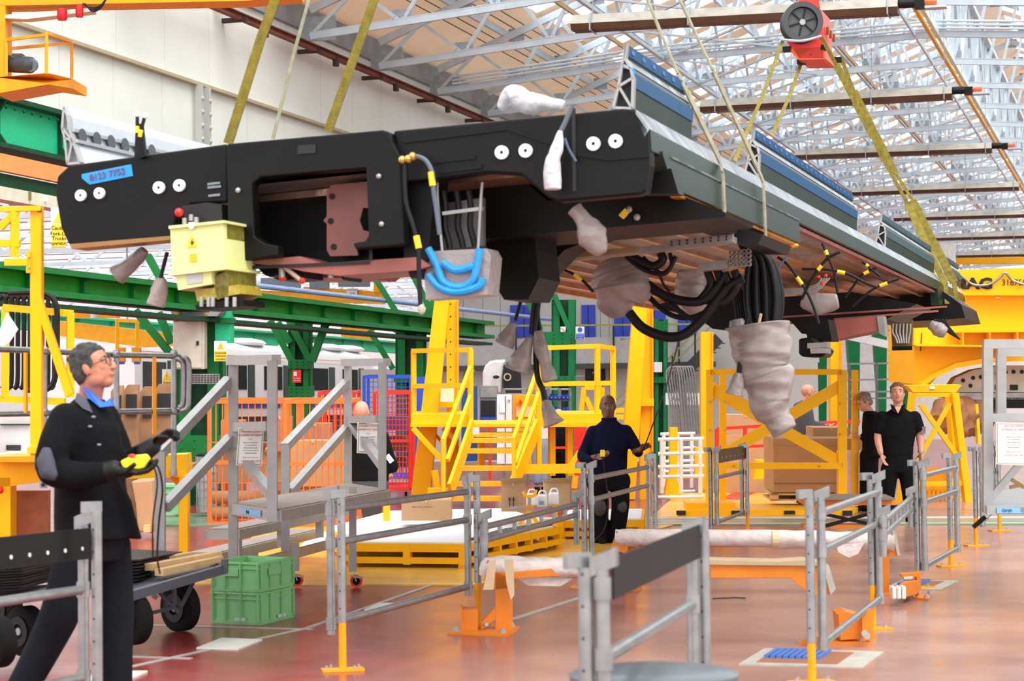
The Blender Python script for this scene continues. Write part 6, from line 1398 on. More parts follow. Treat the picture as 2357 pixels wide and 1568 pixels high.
# bench with cardboard-covered orange beam
t = Thing('orange_bench', 'orange bench with cardboard on its beam and a white end plate, behind the right fence', 'bench', G(1790, 1480))
d = 13.5
t.part('beam', qp([(1636, 1298), (1900, 1300), (1922, 1366), (1868, 1372), (1820, 1331), (1636, 1331)], d, .15), ORB, bevel=.004)
t.part('cardboard_cover', MB().prism([at(1632, 1290, d-.03), at(1790, 1294, d-.03), at(1855, 1290, d-.03), at(1905, 1298, d-.03), at(1905, 1303, d-.03), at(1632, 1300, d-.03)], fwd*.22), mat('cover_board', (172, 150, 118), .8))
t.part('end_plate', qp([(1893, 1298), (1908, 1302), (1924, 1356), (1912, 1370)], d-.04, .22), FG)
t.part('leg', rect(1866, 1340, 1876, 1485, d, .14), ORB); foot(t, [(1838, 1484), (2000, 1486), (2018, 1468), (1880, 1462)], ORB)
t.part('box', qp([(1930, 1416), (1950, 1410), (1984, 1420), (1984, 1470), (1935, 1474)], d+.1, .25), ORB); t.part('box_side', qp([(1984, 1414), (2008, 1404), (2010, 1470), (1986, 1476)], d+.05, .1), ORB)
for x, y in ((1990, 1458), (1996, 1464)): t.part('bolt', MB().cyl(at(x, y, d), at(x, y, d-.08), .02), ALU)
t = Thing('spring_box', 'small orange clamp block with white plastic end beside the right fence', 'clamp', G(2085, 1380))
t.part('arm', MB().hexa([at(2070, 1345, 16.2), at(2110, 1338, 16.6), at(2110, 1368, 16.6), at(2070, 1378, 16.2), at(2086, 1335, 17), at(2120, 1334, 17), at(2120, 1358, 17), at(2086, 1362, 17)]), ORB)
for i in range(3): t.part('white_pad', rect(2054+i*11, 1352-i, 2064+i*11, 1380, 16.1, .1), mat('pad_white', (212, 206, 196), .5), bevel=.01)
t.part('bracket', qp([(2074, 1322), (2118, 1320), (2120, 1345), (2112, 1345), (2110, 1328), (2078, 1330)], 16.9, .1), ORB); t.part('roller', MB().cyl(at(2080, 1333, 16.8), at(2100, 1332, 16.8), .018), ALU); foot(t, [(2094, 1380), (2136, 1384), (2146, 1374), (2110, 1372)], ORB)
t = Thing('folding_stand', 'dark topped scissor stand with crossed black legs behind the right fence', 'stand', G(1990, 1215))
t.part('top', MB().prism([at(1852, 1150, 22.5), at(2060, 1150, 22.5), at(2063, 1163, 22.5), at(1852, 1164, 22.5)], fwd*.5), ORB); t.part('top_sheet', MB().prism([at(1852, 1146, 22.4), at(2060, 1147, 22.4), at(2060, 1151, 22.4), at(1852, 1151, 22.4)], fwd*.6), mat('sheet_dark', (110, 104, 92), .5))
for a, b in (((1880, 1180), (1995, 1205)), ((1895, 1212), (2020, 1178))): t.part('crossed_leg', bp([(*a, 22.6), (*b, 22.6)], .03, .035), BLK)
t.part('dark_box', rect(2030, 1163, 2066, 1212, 22.6, .3), BLK); t.part('base_beam', rect(1850, 1208, 1995, 1216, 22.6, .2), ORB)
# ---- aluminium steps
SW = .07
def steps():
    t = Thing('aluminium_steps', 'square-tube aluminium work steps with handrails and red lettered notices', 'steps', G(640, 1380))
    def pole(x, y0, y1, d, nm='upright'): return t.part(nm, bp([(x, y0, d), (x, y1, d)], SW, SW, up=fwd), ALU)
    def rail(a, b, nm='handrail'): return t.part(nm, bp([a, b], SW, SW), ALU)
    zf = .8
    cs = [onZ(537, 1157, zf), onZ(640, 1172, zf), onZ(893, 1126, zf), onZ(800, 1112, zf)]; ds = [depth(c) for c in cs]
    pole(537, 832, 1400, ds[0]); pole(627, 830, 1200, ds[1]); pole(880, 834, 1135, ds[2]); pole(801, 836, 1120, ds[3])
    rail((530, 830, ds[0]), (636, 828, ds[1]), 'top_bar'); rail((793, 835, ds[3]), (891, 834, ds[2]), 'top_bar')
    rail((543, 983, ds[0]), (622, 981, ds[1]), 'mid_bar'); rail((806, 966, ds[3]), (872, 965, ds[2]), 'mid_bar')
    rail((545, 1040, ds[0]), (626, 1140, ds[1]), 'brace'); rail((806, 972, ds[3]), (880, 1072, ds[2]), 'brace')
    rail((526, 876, ds[0]), (366, 1046, 15.6)); rail((530, 1010, ds[0]), (380, 1168, 15.6)); pole(369, 1040, 1290, 15.6)
    rail((798, 880, ds[3]), (655, 1030, 18.8)); rail((798, 985, ds[3]), (666, 1134, 18.8)); pole(657, 1026, 1268, 18.8)
    t.part('platform_deck', MB().prism(cs, (0, 0, -.02)), mat('tread_brown', (150, 134, 124), .6, var=.15))
    e = MB()
    for a, b in zip(cs, cs[1:]+cs[:1]): e.bar(a-V((0,0,.05)), b-V((0,0,.05)), .05, .08)
    fr_ = t.part('platform_frame', e, ALU)
    a, b = cs[0]-V((0,0,.05)), cs[1]-V((0,0,.05)); q = a.lerp(b, .25); q2 = a.lerp(b, .72); o = (b-a).cross(V((0,0,1))).normalized()*.03
    if o.dot(fwd) > 0: o = -o
    t.part('blue_tape', MB().prism([q+o-V((0,0,.02)), q2+o-V((0,0,.02)), q2+o+V((0,0,.025)), q+o+V((0,0,.025))], o*.1), mat('tape_light_blue', (120, 180, 225), .5, var=0), parent=fr_)
    text('lettering', 'Birch', .04, q.lerp(q2, .4)+o*1.15, (b-a), (0,0,1), INK, fr_, t.b, th=.001)
    dr = (cs[2]-cs[1]).normalized()
    for i, (px, py, z, L) in enumerate(((475, 1217, .55, 4.2), (430, 1272, .3, 3.6))):
        p = onZ(px, py, z); q = p+dr*L; s_ = V((dr.y, -dr.x, 0))*.26
        t.part('tread', MB().prism([p, q, q+s_, p+s_], (0, 0, -.02)), MATS['tread_brown'])
        t.part('tread_frame', MB().bar(p+s_-V((0,0,.05)), q+s_-V((0,0,.05)), .04, .08).bar(p-V((0,0,.05)), q-V((0,0,.05)), .04, .08).bar(p-V((0,0,.05)), p+s_-V((0,0,.05)), .04, .08), ALU)
        for f_ in (0, .33, .66): w_ = p.lerp(q, f_)+s_; t.part('support', MB().bar(w_-V((0,0,.08)), w_-V((0,0,.24)), .06, .06), ALU)
    b0, b1 = G(560, 1385), G(800, 1300)
    p = onZ(560, 1306, .22); t.part('base_bar', MB().bar(p, p+dr*3.5, .06, .08), ALU)
    for a, b in ((cs[0], 0), (cs[1], 1)): pass
    for k, (px, py) in enumerate(((820, 1338), (684, 1336))):
        dd = 7500/(py+14-945); c = at(px, py, dd); t.part('leg', bp([(px-8, 1120, dd), (px-8, py-22, dd)], .06, .06, up=fwd) if k == 0 else bp([(px-4, 1250, dd), (px-4, py-22, dd)], .06, .06, up=fwd), ALU)
        w_ = t.part('castor', MB().cyl(c-fwd*.015, c+fwd*.02, .052, n=20), RED, smooth=True); t.part('castor_hub', MB().cyl(c-fwd*.02, c+fwd*.02, .032, n=16), BLT, parent=w_); t.part('castor_fork', bp([(px-6, py-18, dd-.03), (px, py, dd-.03)], .05, .01), ALD, parent=w_); t.part('brake_lever', bp([(px-14, py-12, dd-.03), (px+16, py-8, dd-.03)], .03, .015), ALD, parent=w_)
    return ds
ds = steps()
def notice(label, x0, y0, x1, y1, d, sk=0):
    t = Thing('notice', label, 'sign', at((x0+x1)/2, y1, d)); w = x1-x0
    b = t.part('sheet', qp([(x0, y0), (x1, y0+2), (x1-sk, y1), (x0-sk, y1-3)], d, .004), PAP)
    br = MB()
    for a, c in (((x0+3, y0+3), (x1-3, y0+5)), ((x1-3, y0+5), (x1-3-sk, y1-4)), ((x1-3-sk, y1-4), (x0+3-sk, y1-6)), ((x0+3-sk, y1-6), (x0+3, y0+3))): br.bar(at(*a, d-.004), at(*c, d-.004), .004, .003)
    t.part('border', br, mat('olive_border', (150, 140, 80), .6), parent=b)
    cx = (x0+x1)/2-sk*.3
    for tx, dy, s, m in (('SAFE & SEAL STATION', 9, 4.6, INR), ('WORKING AT HEIGHT', 17, 5.6, INR), ('Notice', 26, 3.6, INR), ('Please ensure handrails', 34, 3.6, INK), ('are correctly fitted', 40, 3.6, INK), ('before using the steps', 46, 3.6, INK), ('Do not remove any part', 52, 3.6, INK), ('without permission', 58, 3.6, INK), ('Always wear protection', 68, 3.8, INR), ('CAUTION TAKE CARE', 76, 4.4, INR)):
        if y0+dy < y1-5: text('lettering', tx, s*d/5000, at(cx, y0+dy, d-.005), cr, cu, m, b, t.b, th=.0008)
    return t
notice('white notice with red headings on the near frame of the aluminium steps', 549, 985, 608, 1074, ds[0]-.4, 6)
notice('white notice with red headings on the far step frame, before the bald man', 823, 972, 873, 1046, ds[3]-.8, 2)
# right aluminium steps
d = 16
t = Thing('aluminium_steps', 'aluminium work steps cut off by the right edge, with a notice', 'steps', at(2300, 1350, d))
def pole2(x, y0, y1, dd): return t.part('upright', bp([(x, y0, dd), (x, y1, dd)], .068, .068, up=fwd), ALU)
pole2(2273, 790, 1180, d); pole2(2304, 812, 960, d+.6)
t.part('top_bar', bp([(2263, 792, d), (2400, 792, d)], .068, .068), ALU); t.part('top_bar', bp([(2295, 812, d+.6), (2400, 812, d+.6)], .06, .06), ALU); t.part('mid_bar', bp([(2284, 962, d), (2400, 960, d)], .06, .06), ALU)
t.part('brace', bp([(2278, 1150, d), (2350, 1066, d)], .05, .05), ALU)
dk = [onZ(2272, 1168, .75), onZ(2290, 1128, .75), onZ(2420, 1124, .75), onZ(2420, 1168, .75)]
t.part('platform_deck', MB().prism(dk, (0, 0, -.03)), mat('deck_grey', (132, 132, 134), .5)); fr_ = t.part('platform_frame', bp([(2270, 1174, depth(dk[0])-.02), (2420, 1174, depth(dk[0])-.02)], .05, .06), ALU)
t.part('blue_tape', rect(2295, 1169, 2400, 1182, depth(dk[0])-.06, .01), MATS['tape_light_blue'], parent=fr_); text('lettering', 'Girah', 11*15/5000, at(2318, 1175, depth(dk[0])-.065), cr, cu, INK, fr_, t.b, th=.001)
t.part('leg', bp([(2240, 1214, d), (2268, 1190, d)], .03), BLK); t.part('leg', bp([(2410, 1180, d), (2410, 1400, d)], .06), ALU)
notice('white notice with red headings at the right edge', 2293, 972, 2375, 1072, d-.2, 0)
t = Thing('hose_coupling', 'brass pipe fitting lying on the right aluminium steps', 'fitting', at(2345, 1120, 15.6)); 
for a, b in (((2328, 1104), (2357, 1122)), ((2324, 1122), (2345, 1118))): t.part('fitting', bp([(*a, 15.6), (*b, 15.6)], .025), mat('brass_dark', (130, 110, 70), .4, metal=.7))
# ---- stacked green crates
c0 = G(488, 1437); c1, c2 = G(590, 1441), G(677, 1420)
def crate():
    t = Thing('plastic_crate', 'lower green plastic crate of the stack in front of the aluminium steps', 'crate', (G(585, 1430).x, G(585, 1430).y, 0))
    a, b, c = G(486, 1434), G(598, 1440), G(677, 1421); e = a+(c-b)
    h = .3
    def ring_(z0, z1, ex): 
        o = sum((a, b, c, e), V((0,0,0)))/4; P = [o+(p-o)*ex for p in (a, b, c, e)]; Q = [o+(p-o)*(ex*.93) for p in (a, b, c, e)]; mb = MB()
        for i in range(4):
            j = (i+1) % 4; mb.hexa([P[i]+V((0,0,z0)), P[j]+V((0,0,z0)), Q[j]+V((0,0,z0)), Q[i]+V((0,0,z0)), P[i]+V((0,0,z1)), P[j]+V((0,0,z1)), Q[j]+V((0,0,z1)), Q[i]+V((0,0,z1))])
        return mb
    return t, (a, b, c, e), ring_
def mkcrate(z, label):
    t, P, rg = crate(); t.e['label'] = label; h = .21 if z > 0 else .225
    w = t.part('wall', rg(z+.02, z+h, .97), CRT); t.part('base', MB().prism([V((p.x, p.y, z+.01)) for p in P], (0,0,.02)), CRT); t.part('rim', rg(z+h-.015, z+h, 1.02), CRT, parent=w); t.part('rim', rg(z+h-.05, z+h-.04, 1.01), CRT, parent=w); t.part('rim', rg(z+.0, z+.015, .99), CRT, parent=w)
    for i, (p, q) in enumerate(((P[0], P[1]), (P[1], P[2]))):
        o = (q-p).cross(V((0,0,1))).normalized()*.006
        if o.dot(fwd) > 0: o = -o
        for f_ in (.04, .3, .62, .97): r_ = p.lerp(q, f_); t.part('rib', MB().bar(V((r_.x, r_.y, z+.02))+o, V((r_.x, r_.y, z+h))+o, .012, .012), CRT, parent=w)
        if z > 0: c_ = p.lerp(q, .42)+V((0,0,z+h-.07)); t.part('handle_panel', MB().bar(p.lerp(q, .25)+V((0,0,z+h-.075))+o, p.lerp(q, .58)+V((0,0,z+h-.075))+o, .01, .05), CRT, parent=w)
        else: t.part('barcode_label', MB().bar(p.lerp(q, .5)+V((0,0,.035))+o, p.lerp(q, .72)+V((0,0,.035))+o, .004, .025), mat('label_grey', (190, 200, 200), .5), parent=w)
    return t
mkcrate(.0, 'lower green plastic crate of the pair stacked on the red floor'); mkcrate(.228, 'upper green plastic crate of the stack, open at the top')
# ---- trolleys with pneumatic wheels
def wheel(t, px, py, r, d, ax, par=None):
    c = at(px, py, d); ax = V(ax).normalized(); w = t.part('wheel', MB().tube([c-ax*.05, c-ax*.04, c+ax*.04, c+ax*.05], [r*.9, r, r, r*.9], 28), BLT, smooth=True)
    t.part('rim', MB().ring(c-ax*.052, ax, r*.6, r*.3, .02, 20), BLR, parent=w); t.part('hub', MB().cyl(c-ax*.06, c-ax*.04, r*.15), DGY, parent=w); return w
tx = V((cr.x, cr.y, 0)).normalized(); ax = (fwd*.75+cr*.65)
t = Thing('flatbed_trolley', 'dark steel trolley loaded with black sheets and timber, behind the walking man', 'trolley', G(420, 1455))
d = 14.9
fr_ = MB()
DG2 = mat('trolley_grey', (72, 78, 88), .45)
A, B, C_, D_ = onZ(300, 1372, .37), onZ(516, 1310, .45), onZ(470, 1296, .45), onZ(180, 1330, .37)
fr_.bar(A, B, .04, .06); fr_.bar(B, C_, .04, .06); fr_.bar(A, D_, .04, .06); fr_.bar(C_, D_, .04, .06)
t.part('frame', fr_, DG2); t.part('deck', MB().prism([A, B, C_, D_], (0,0,-.02)), DG2)
for px, py in ((302, 1360), (352, 1325), (516, 1300)): t.part('corner_bracket', rect(px-7, py-12, px+7, py+22, 14.5, .06), DG2)
wheel(t, 415, 1398, .165, 14.9, ax); wheel(t, 303, 1425, .165, 13.6, ax); wheel(t, 60, 1452, .15, 13, ax)
for a, b in (((352, 1350), (412, 1410)), ((450, 1330), (418, 1395)), ((400, 1335), (402, 1395)), ((345, 1412), (405, 1398)), ((300, 1372), (320, 1400))): t.part('strut', bp([(*a, 14.6), (*b, 14.6)], .02, .025), DG2)
t.part('tow_pin', bp([(352, 1370, 14.4), (362, 1378, 14.4)], .03), ALD)
for i in range(8): solo('black_sheet', 'flat black sheet in the pile on the trolley, %s from the bottom' % ORD[i], 'sheet', MB().prism([at(230, 1352-i*8, 14.0), at(316+i % 3*4, 1345-i*7.5, 14.2), at(420, 1316-i*6, 15.4), at(300, 1310-i*6, 15.2)], (0,0,.012)), BLR, group='black sheets on the trolley')
for k, pts in enumerate(([(342, 1306, 14.3), (502, 1277, 14.9)], [(366, 1318, 14.2), (505, 1288, 14.8)], [(320, 1300, 14.8), (440, 1278, 15.3)])):
    solo('timber_batten', ['pale timber batten lying on the trolley, upper one', 'pale timber batten lying on the trolley, front one', 'pale timber batten lying farther back on the trolley'][k], 'timber', bp(pts, .07, .045), PAL)
t = Thing('flatbed_trolley', 'low trolley with piled black sheets in the lower left corner', 'trolley', G(-10, 1540))
t.part('deck', MB().prism([at(-40, 1400, 11.5), at(150, 1368, 12.6), at(130, 1355, 13.4), at(-40, 1370, 13)], (0,0,.03)), DG2); wheel(t, -10, 1478, .14, 11.6, ax); wheel(t, 12, 1400, .13, 13.6, ax)
for i in range(9): solo('black_sheet', 'flat black sheet in the pile at the left edge, %s from the bottom' % ORD[i], 'sheet', MB().prism([at(-40, 1365-i*6.5, 11.8), at(46+(i*7) % 11, 1358-i*6.2, 12.2), at(150, 1330-i*5, 13.6), at(-40, 1335-i*5, 13.2)], (0,0,.01)), BLR, group='black sheets at the left edge')
# ---- bin with a dark lid in the immediate foreground
c = at(1505, 1546, 7.3); t = Thing('waste_bin', 'dark grey round bin with a domed lid, out of focus at the bottom edge', 'bin', (c.x, c.y, 0))
DKL = mat('lid_grey', (84, 90, 96), .35, var=.1)
t.part('body', MB().tube([V((c.x, c.y, 0)), V((c.x, c.y, c.z-.04))], [.22, .26], 32), mat('bin_dark', (40, 42, 46), .5), smooth=True)
t.part('lid', MB().tube([V((c.x, c.y, c.z-.05)), V((c.x, c.y, c.z-.01)), V((c.x, c.y, c.z)), V((c.x, c.y, c.z+.012)), V((c.x, c.y, c.z+.028))], [.28, .285, .275, .2, .06], 40), DKL, smooth=True)
t.part('lid_handle', MB().bar(V((c.x-.285, c.y-.02, c.z-.03)), V((c.x-.23, c.y, c.z-.02)), .06, .03), BLR)
solo('floor_wire', 'thin dark wire lying on the floor beside the orange bench', 'wire', MB().tube([onZ(1640, 1378, .006), onZ(1690, 1376, .006), onZ(1716, 1377, .006)], .005, 6), INK)
# ================================================================ people
def frame_of(f, up=(0,0,1)):
    f = V(f).normalized(); l = V(up).cross(f).normalized(); u = f.cross(l).normalized(); return f, l, u     # l = the person's left
def head_parts(mb, c, f, l, u, s=1.0):
    M = Matrix((l, f, u)).transposed()
    def E(dl, df, du, rl, rf, ru, n=18, m=12): mb.ell(c+(l*dl+f*df+u*du)*s, (rl*s, rf*s, ru*s), n, m, M)
    E(0, -.012, .032, .076, .094, .086)          # cranium
    E(0, .018, -.02, .064, .072, .082)           # face
    E(0, .045, -.078, .034, .034, .03)           # chin
    for q in (-1, 1):
        E(q*.04, .005, -.055, .026, .048, .036)  # jaw
        E(q*.034, .062, -.012, .022, .018, .018) # cheek
        E(q*.03, .074, .026, .024, .014, .009)   # brow
        E(q*.078, -.005, -.002, .008, .018, .031)# ear
        E(q*.012, .1, -.028, .009, .010, .008)   # nostril
    mb.tube([c+(f*.082+u*.02)*s, c+(f*.103-u*.012)*s, c+(f*.108-u*.026)*s, c+(f*.085-u*.034)*s], [.009*s, .012*s, .012*s, .007*s], 10)
    E(0, .082, -.052, .021, .012, .007); E(0, .079, -.063, .018, .011, .007)
def face_extras(t, body, c, f, l, u, s, lip, hair=None, hairfn='short', eyes=True, brow=(60, 42, 34)):
    M = Matrix((l, f, u)).transposed()
    if eyes:
        for q in (-1, 1):
            e = MB().ell(c+(l*q*.031+f*.077+u*.008)*s, (.0105*s, .009*s, .006*s), 12, 8, M); ey = t.part('eye', e, mat('eye_white', (176, 168, 160), .4, var=0), smooth=True)
            t.part('iris', MB().ell(c+(l*q*.031+f*.0845+u*.009)*s, (.006*s, .003*s, .0058*s), 10, 6, M), mat('iris_dark', (48, 36, 30), .2, var=0), parent=ey)
            t.part('eyebrow', MB().tube([c+(l*q*.014+f*.087+u*.03)*s, c+(l*q*.03+f*.088+u*.036)*s, c+(l*q*.05+f*.072+u*.03)*s], [.0035*s, .0045*s, .002*s], 8), mat('brow_%d' % brow[0], brow, .8), parent=body)
    t.part('lips', MB().tube([c+(l*-.022+f*.083-u*.057)*s, c+(f*.094-u*.057)*s, c+(l*.022+f*.083-u*.057)*s], [.003*s, .005*s, .003*s], 8), lip, parent=body)
    if hair is not None:
        mb = MB().ell(c+(-f*.02+u*.043)*s, (.082*s, .096*s, .09*s), 24, 16, M)
        k = []
        for v in mb.v:
            q = v-c; df, du, dl = q.dot(f)/s, q.dot(u)/s, abs(q.dot(l))/s
            lim = .055+.5*max(0, df-.02) if df > .02 else (.0 if df > -.02 else -.045)   # hairline height
            if du < lim: v = v+u*(lim-du)*s*.9-(f*.006 if df > 0 else V((0,0,0)))*s; sc = .9; 
            k.append(v)
        rr = random.Random(2); mb.v = [v+V((rr.uniform(-.003, .003), rr.uniform(-.003, .003), rr.uniform(-.003, .003))) for v in k]
        for q in (-1, 1):
            mb.ell(c+(l*q*.068+f*.004+u*.03)*s, (.014*s, .034*s, .034*s), 12, 8, M); mb.ell(c+(l*q*.05-f*.055-u*.005)*s, (.03*s, .04*s, .05*s), 12, 8, M)
        mb.ell(c+(-f*.07-u*.02)*s, (.05*s, .032*s, .05*s), 12, 8, M)
        for i in range(60):
            a = rr.uniform(0, 6.28); e_ = rr.uniform(.25, 1.5); p_ = c+(-f*.02+u*.04)*s+(l*math.cos(a)*math.cos(e_)*.08+f*math.sin(a)*math.cos(e_)*.094+u*math.sin(e_)*.088)*s
            if (p_-c).dot(f) > .035*s and (p_-c).dot(u) < .07*s: continue
            mb.ell(p_, .016*s, 8, 6)
        t.part('hair', mb, hair, parent=body, vox=.006*s, sm=1)
def hand(mb, w, d, pn, s=1.0, curl=.6, thumb_side=1):
    """palm from wrist w along d, pn = palm normal; five fingers"""
    d = V(d).normalized(); pn = V(pn).normalized(); sd_ = d.cross(pn).normalized()*thumb_side
    mb.loft([(w, sd_*.024*s, pn*.02*s), (w+d*.03*s, sd_*.036*s, pn*.017*s), (w+d*.075*s, sd_*.042*s, pn*.015*s), (w+d*.092*s, sd_*.038*s, pn*.012*s)], 12)
    for i, (o, L) in enumerate(((.031, .072), (.011, .08), (-.01, .075), (-.029, .058))):
        b = w+d*.088*s+sd_*o*s; p = [b]; a = 0; q = b
        for seg, k in ((.45, .5), (.3, .9), (.25, .8)):
            a += curl*k; q = q+(d*math.cos(a)+pn*math.sin(a))*L*seg*s; p.append(q)
        mb.tube(p, [.0095*s, .0092*s, .0085*s, .006*s], 8)
    b = w+d*.028*s+sd_*.03*s; mb.tube([b, b+(sd_*.75+d*.65+pn*.3)*.035*s, b+(sd_*.6+d*.95+pn*.7)*.06*s], [.0135*s, .011*s, .008*s], 8)
def person(label, base, hc, hf, sk, S=1.0, vox=.011):
    t = Thing('person', label, 'person', base); t.mb = MB(); t.hc = V(hc); t.fr = frame_of(hf); t.sk = sk; t.S = S; t.vox = vox; head_parts(t.mb, t.hc, *t.fr, S); return t
def finish(t, lip, hair=None, eyes=True, brow=(60, 42, 34)):
    b = t.part('body', t.mb, t.sk, vox=t.vox, sm=2); face_extras(t, b, t.hc, *t.fr, t.S, lip, hair, eyes=eyes, brow=brow); t.body = b; return b
def garment(t, name, mb, m, vox=.014, label=None, parent=None): return t.part(name, mb, m, vox=vox, sm=3, label=label, parent=parent)
def limb(mb, pts, rad, n=14): mb.tube(spline(pts, 4), [rad[min(int(i/4), len(rad)-2)]*(1-(i % 4)/4)+rad[min(int(i/4)+1, len(rad)-1)]*((i % 4)/4) for i in range((len(pts)-1)*4)]+[rad[-1]], n); 
def limbs(mb, pts, rad, n=14):
    limb(mb, pts, rad, n)
    for p, r in zip(pts, rad): mb.ell(p, r, 14, 10)
LPK = mat('lip_pink', (176, 96, 84), .4, var=0); LPD = mat('lip_dark', (110, 62, 58), .4, var=0)
def boot(t, a, fdir, m, name='boot'):
    f, l, u = frame_of((fdir[0], fdir[1], 0)); c = V((a.x, a.y, 0)); mb = MB()
    mb.loft([(c-f*.08+u*.05, l*.04, u*.05), (c-f*.03+u*.055, l*.045, u*.055), (c+f*.06+u*.045, l*.045, u*.045), (c+f*.14+u*.032, l*.048, u*.032), (c+f*.19+u*.025, l*.03, u*.022)], 12)
    mb.tube([c-f*.03+u*.04, c-f*.03+u*.13], [.055, .052], 12); t.part(name, mb, m, vox=.012, sm=2)
# ---------------------------------------------------------------- man walking at left
D = 10.5; A_ = lambda x, y, dd=0: at(x, y, D+dd)
fd = (cr*.95-fwd*.12); f3, l3, u3 = frame_of(fd)
hfd = cr*.93-fwd*.22+cu*.34
t = person('person in a black jacket and blue collar walking right, holding a yellow pendant', (A_(230, 1600).x, A_(230, 1600).y, 0), A_(216, 850), hfd, SKN, 1.0, .006)
mb = t.mb
limbs(mb, [A_(214, 878), A_(208, 915, .02), A_(206, 945)], [.06, .058, .07])
mb.loft([(A_(205, 940), f3*.08, l3*.12), (A_(208, 1010), f3*.11, l3*.15), (A_(212, 1150), f3*.1, l3*.14), (A_(215, 1240), f3*.1, l3*.15)])
finish(t, LPK, mat('hair_salt', (62, 62, 62), .7, var=.5, scale=60, bump=.8, bscale=120), brow=(52, 50, 48))
F_, L_, U_ = t.fr; hcc = t.hc
gl = MB()
for q in (-1, 1): gl.ring(hcc+L_*q*.033+F_*.098+U_*.006, F_, .023, .0205, .003, 20); gl.bar(hcc+L_*q*.056+F_*.094+U_*.012, hcc+L_*q*.08+F_*.0+U_*.012, .002, .004)
gl.bar(hcc-L_*.01+F_*.1+U_*.01, hcc+L_*.01+F_*.1+U_*.01, .002, .003)
g_ = t.part('spectacles', gl, mat('spec_frame', (90, 80, 76), .3, metal=.6), parent=t.body)
# trousers
m_ = MB(); r_hip, l_hip = A_(178, 1250, -.1), A_(252, 1245, .1)
m_.loft([(A_(205, 1170), f3*.15, l3*.17), (A_(212, 1240), f3*.16, l3*.185), (A_(215, 1290), f3*.13, l3*.17)])
limbs(m_, [A_(180, 1265, -.1), A_(145, 1395, -.12), A_(96, 1500, -.1), A_(20, 1640, -.1)], [.115, .1, .085, .07])
limbs(m_, [A_(250, 1260, .08), A_(262, 1400, .1), A_(266, 1500, .1), A_(268, 1690, .1)], [.11, .1, .085, .075])
garment(t, 'trousers', m_, mat('trouser_charcoal', (22, 24, 30), .95, spec=.15, var=.3, scale=6, bump=.5, bscale=10))
boot(t, A_(5, 1668, -.1), f3, BLT); boot(t, A_(270, 1720, .1), f3, BLT)
# jacket
m_ = MB()
m_.loft([(A_(206, 918), f3*.07, l3*.09), (A_(200, 945), f3*.105, l3*.19), (A_(203, 985), f3*.145, l3*.215), (A_(205, 1050), f3*.165, l3*.2), (A_(208, 1120), f3*.17, l3*.19), (A_(214, 1185), f3*.185, l3*.2), (A_(222, 1238), f3*.2, l3*.215)], 28)
m_.prism([A_(262, 1080, -.12), A_(300, 1150, -.12), A_(326, 1244, -.12), A_(292, 1240, -.12), A_(250, 1170, -.12)], fwd*.03)
limbs(m_, [A_(152, 968, -.16), A_(126, 1030, -.22), A_(122, 1082, -.24), A_(180, 1094, -.28), A_(240, 1088, -.3)], [.085, .082, .078, .066, .052])
limbs(m_, [A_(238, 962, .2), A_(268, 1030, .2), A_(282, 1072, .15), A_(312, 1055, .05), A_(335, 1040, 0)], [.08, .074, .068, .058, .048])
j = garment(t, 'jacket', m_, CLB, .011, 'black work jacket')
pm_ = MB(); pm_.tube([A_(108, 1030, -.3), A_(104, 1060, -.31), A_(112, 1090, -.32), A_(130, 1100, -.33)], [.02, .045, .045, .02], 12); t.part('elbow_patch', pm_, CLG, parent=j, vox=.01, sm=2)
col = MB().loft([(A_(208, 912), f3*.075, l3*.075), (A_(205, 930), f3*.1, l3*.1), (A_(203, 944), f3*.13, l3*.15)], 24, False)
t.part('jacket_collar', MB().prism([A_(176, 905, -.13), A_(196, 918, -.15), A_(212, 950, -.17), A_(190, 940, -.18), A_(172, 922, -.16)], fwd*.03), CLG, parent=j)
t.part('shirt_collar', MB().prism([A_(190, 892, -.075), A_(206, 902, -.09), A_(238, 929, -.1), A_(253, 917, -.07), A_(260, 934, -.1), A_(230, 938, -.12), A_(204, 916, -.12)], fwd*.05), mat('collar_blue', (30, 96, 220), .6))
for x, y in ((215, 960), (207, 982), (228, 1024)): t.part('press_stud', MB().ell(A_(x, y, -.205), (.012, .008, .006), 8, 5), mat('stud_grey', (130, 134, 140), .4), parent=j)
# gloves
m_ = MB(); limbs(m_, [A_(244, 1087, -.3), A_(262, 1081, -.31)], [.05, .045]); hand(m_, A_(262, 1082, -.31), cr*.95-cu*.02, (cu*.9-fwd*.2), 1.4, .5, 1); gN = t.part('glove', m_, BLR, vox=.005, sm=2)
m_ = MB(); limbs(m_, [A_(330, 1042, 0), A_(350, 1028, 0)], [.05, .044]); hand(m_, A_(352, 1027, 0), cr*.72+cu*.6, (cr*.5-cu*.7-fwd*.3), 1.2, 1.5, -1); t.part('glove', m_, BLR, vox=.005, sm=2)
t2 = Thing('crane_pendant', 'yellow crane pendant control in the walking man\'s gloved hand', 'remote control', A_(310, 1090, -.3))
t2.part('housing', MB().prism([A_(276, 1062, -.34), A_(300, 1050, -.34), A_(335, 1046, -.34), A_(344, 1058, -.34), (A_(332, 1078, -.34)), A_(300, 1086, -.34), A_(282, 1076, -.34)], fwd*.06), mat('pendant_yellow', (238, 214, 30), .4), bevel=.008)
t2.part('red_button', MB().ell(A_(304, 1050, -.33), (.022, .016, .01), 10, 6), RED); t2.part('boot', MB().cyl(A_(338, 1062, -.31), A_(352, 1063, -.31), .012), BLR)
t2.part('cable', MB().tube(spline([A_(350, 1063, -.31), A_(366, 1080, -.3), A_(374, 1130, -.2), A_(366, 1200, 0), A_(362, 1280, .2), A_(368, 1320, .4)]), .005, 6), BLR)
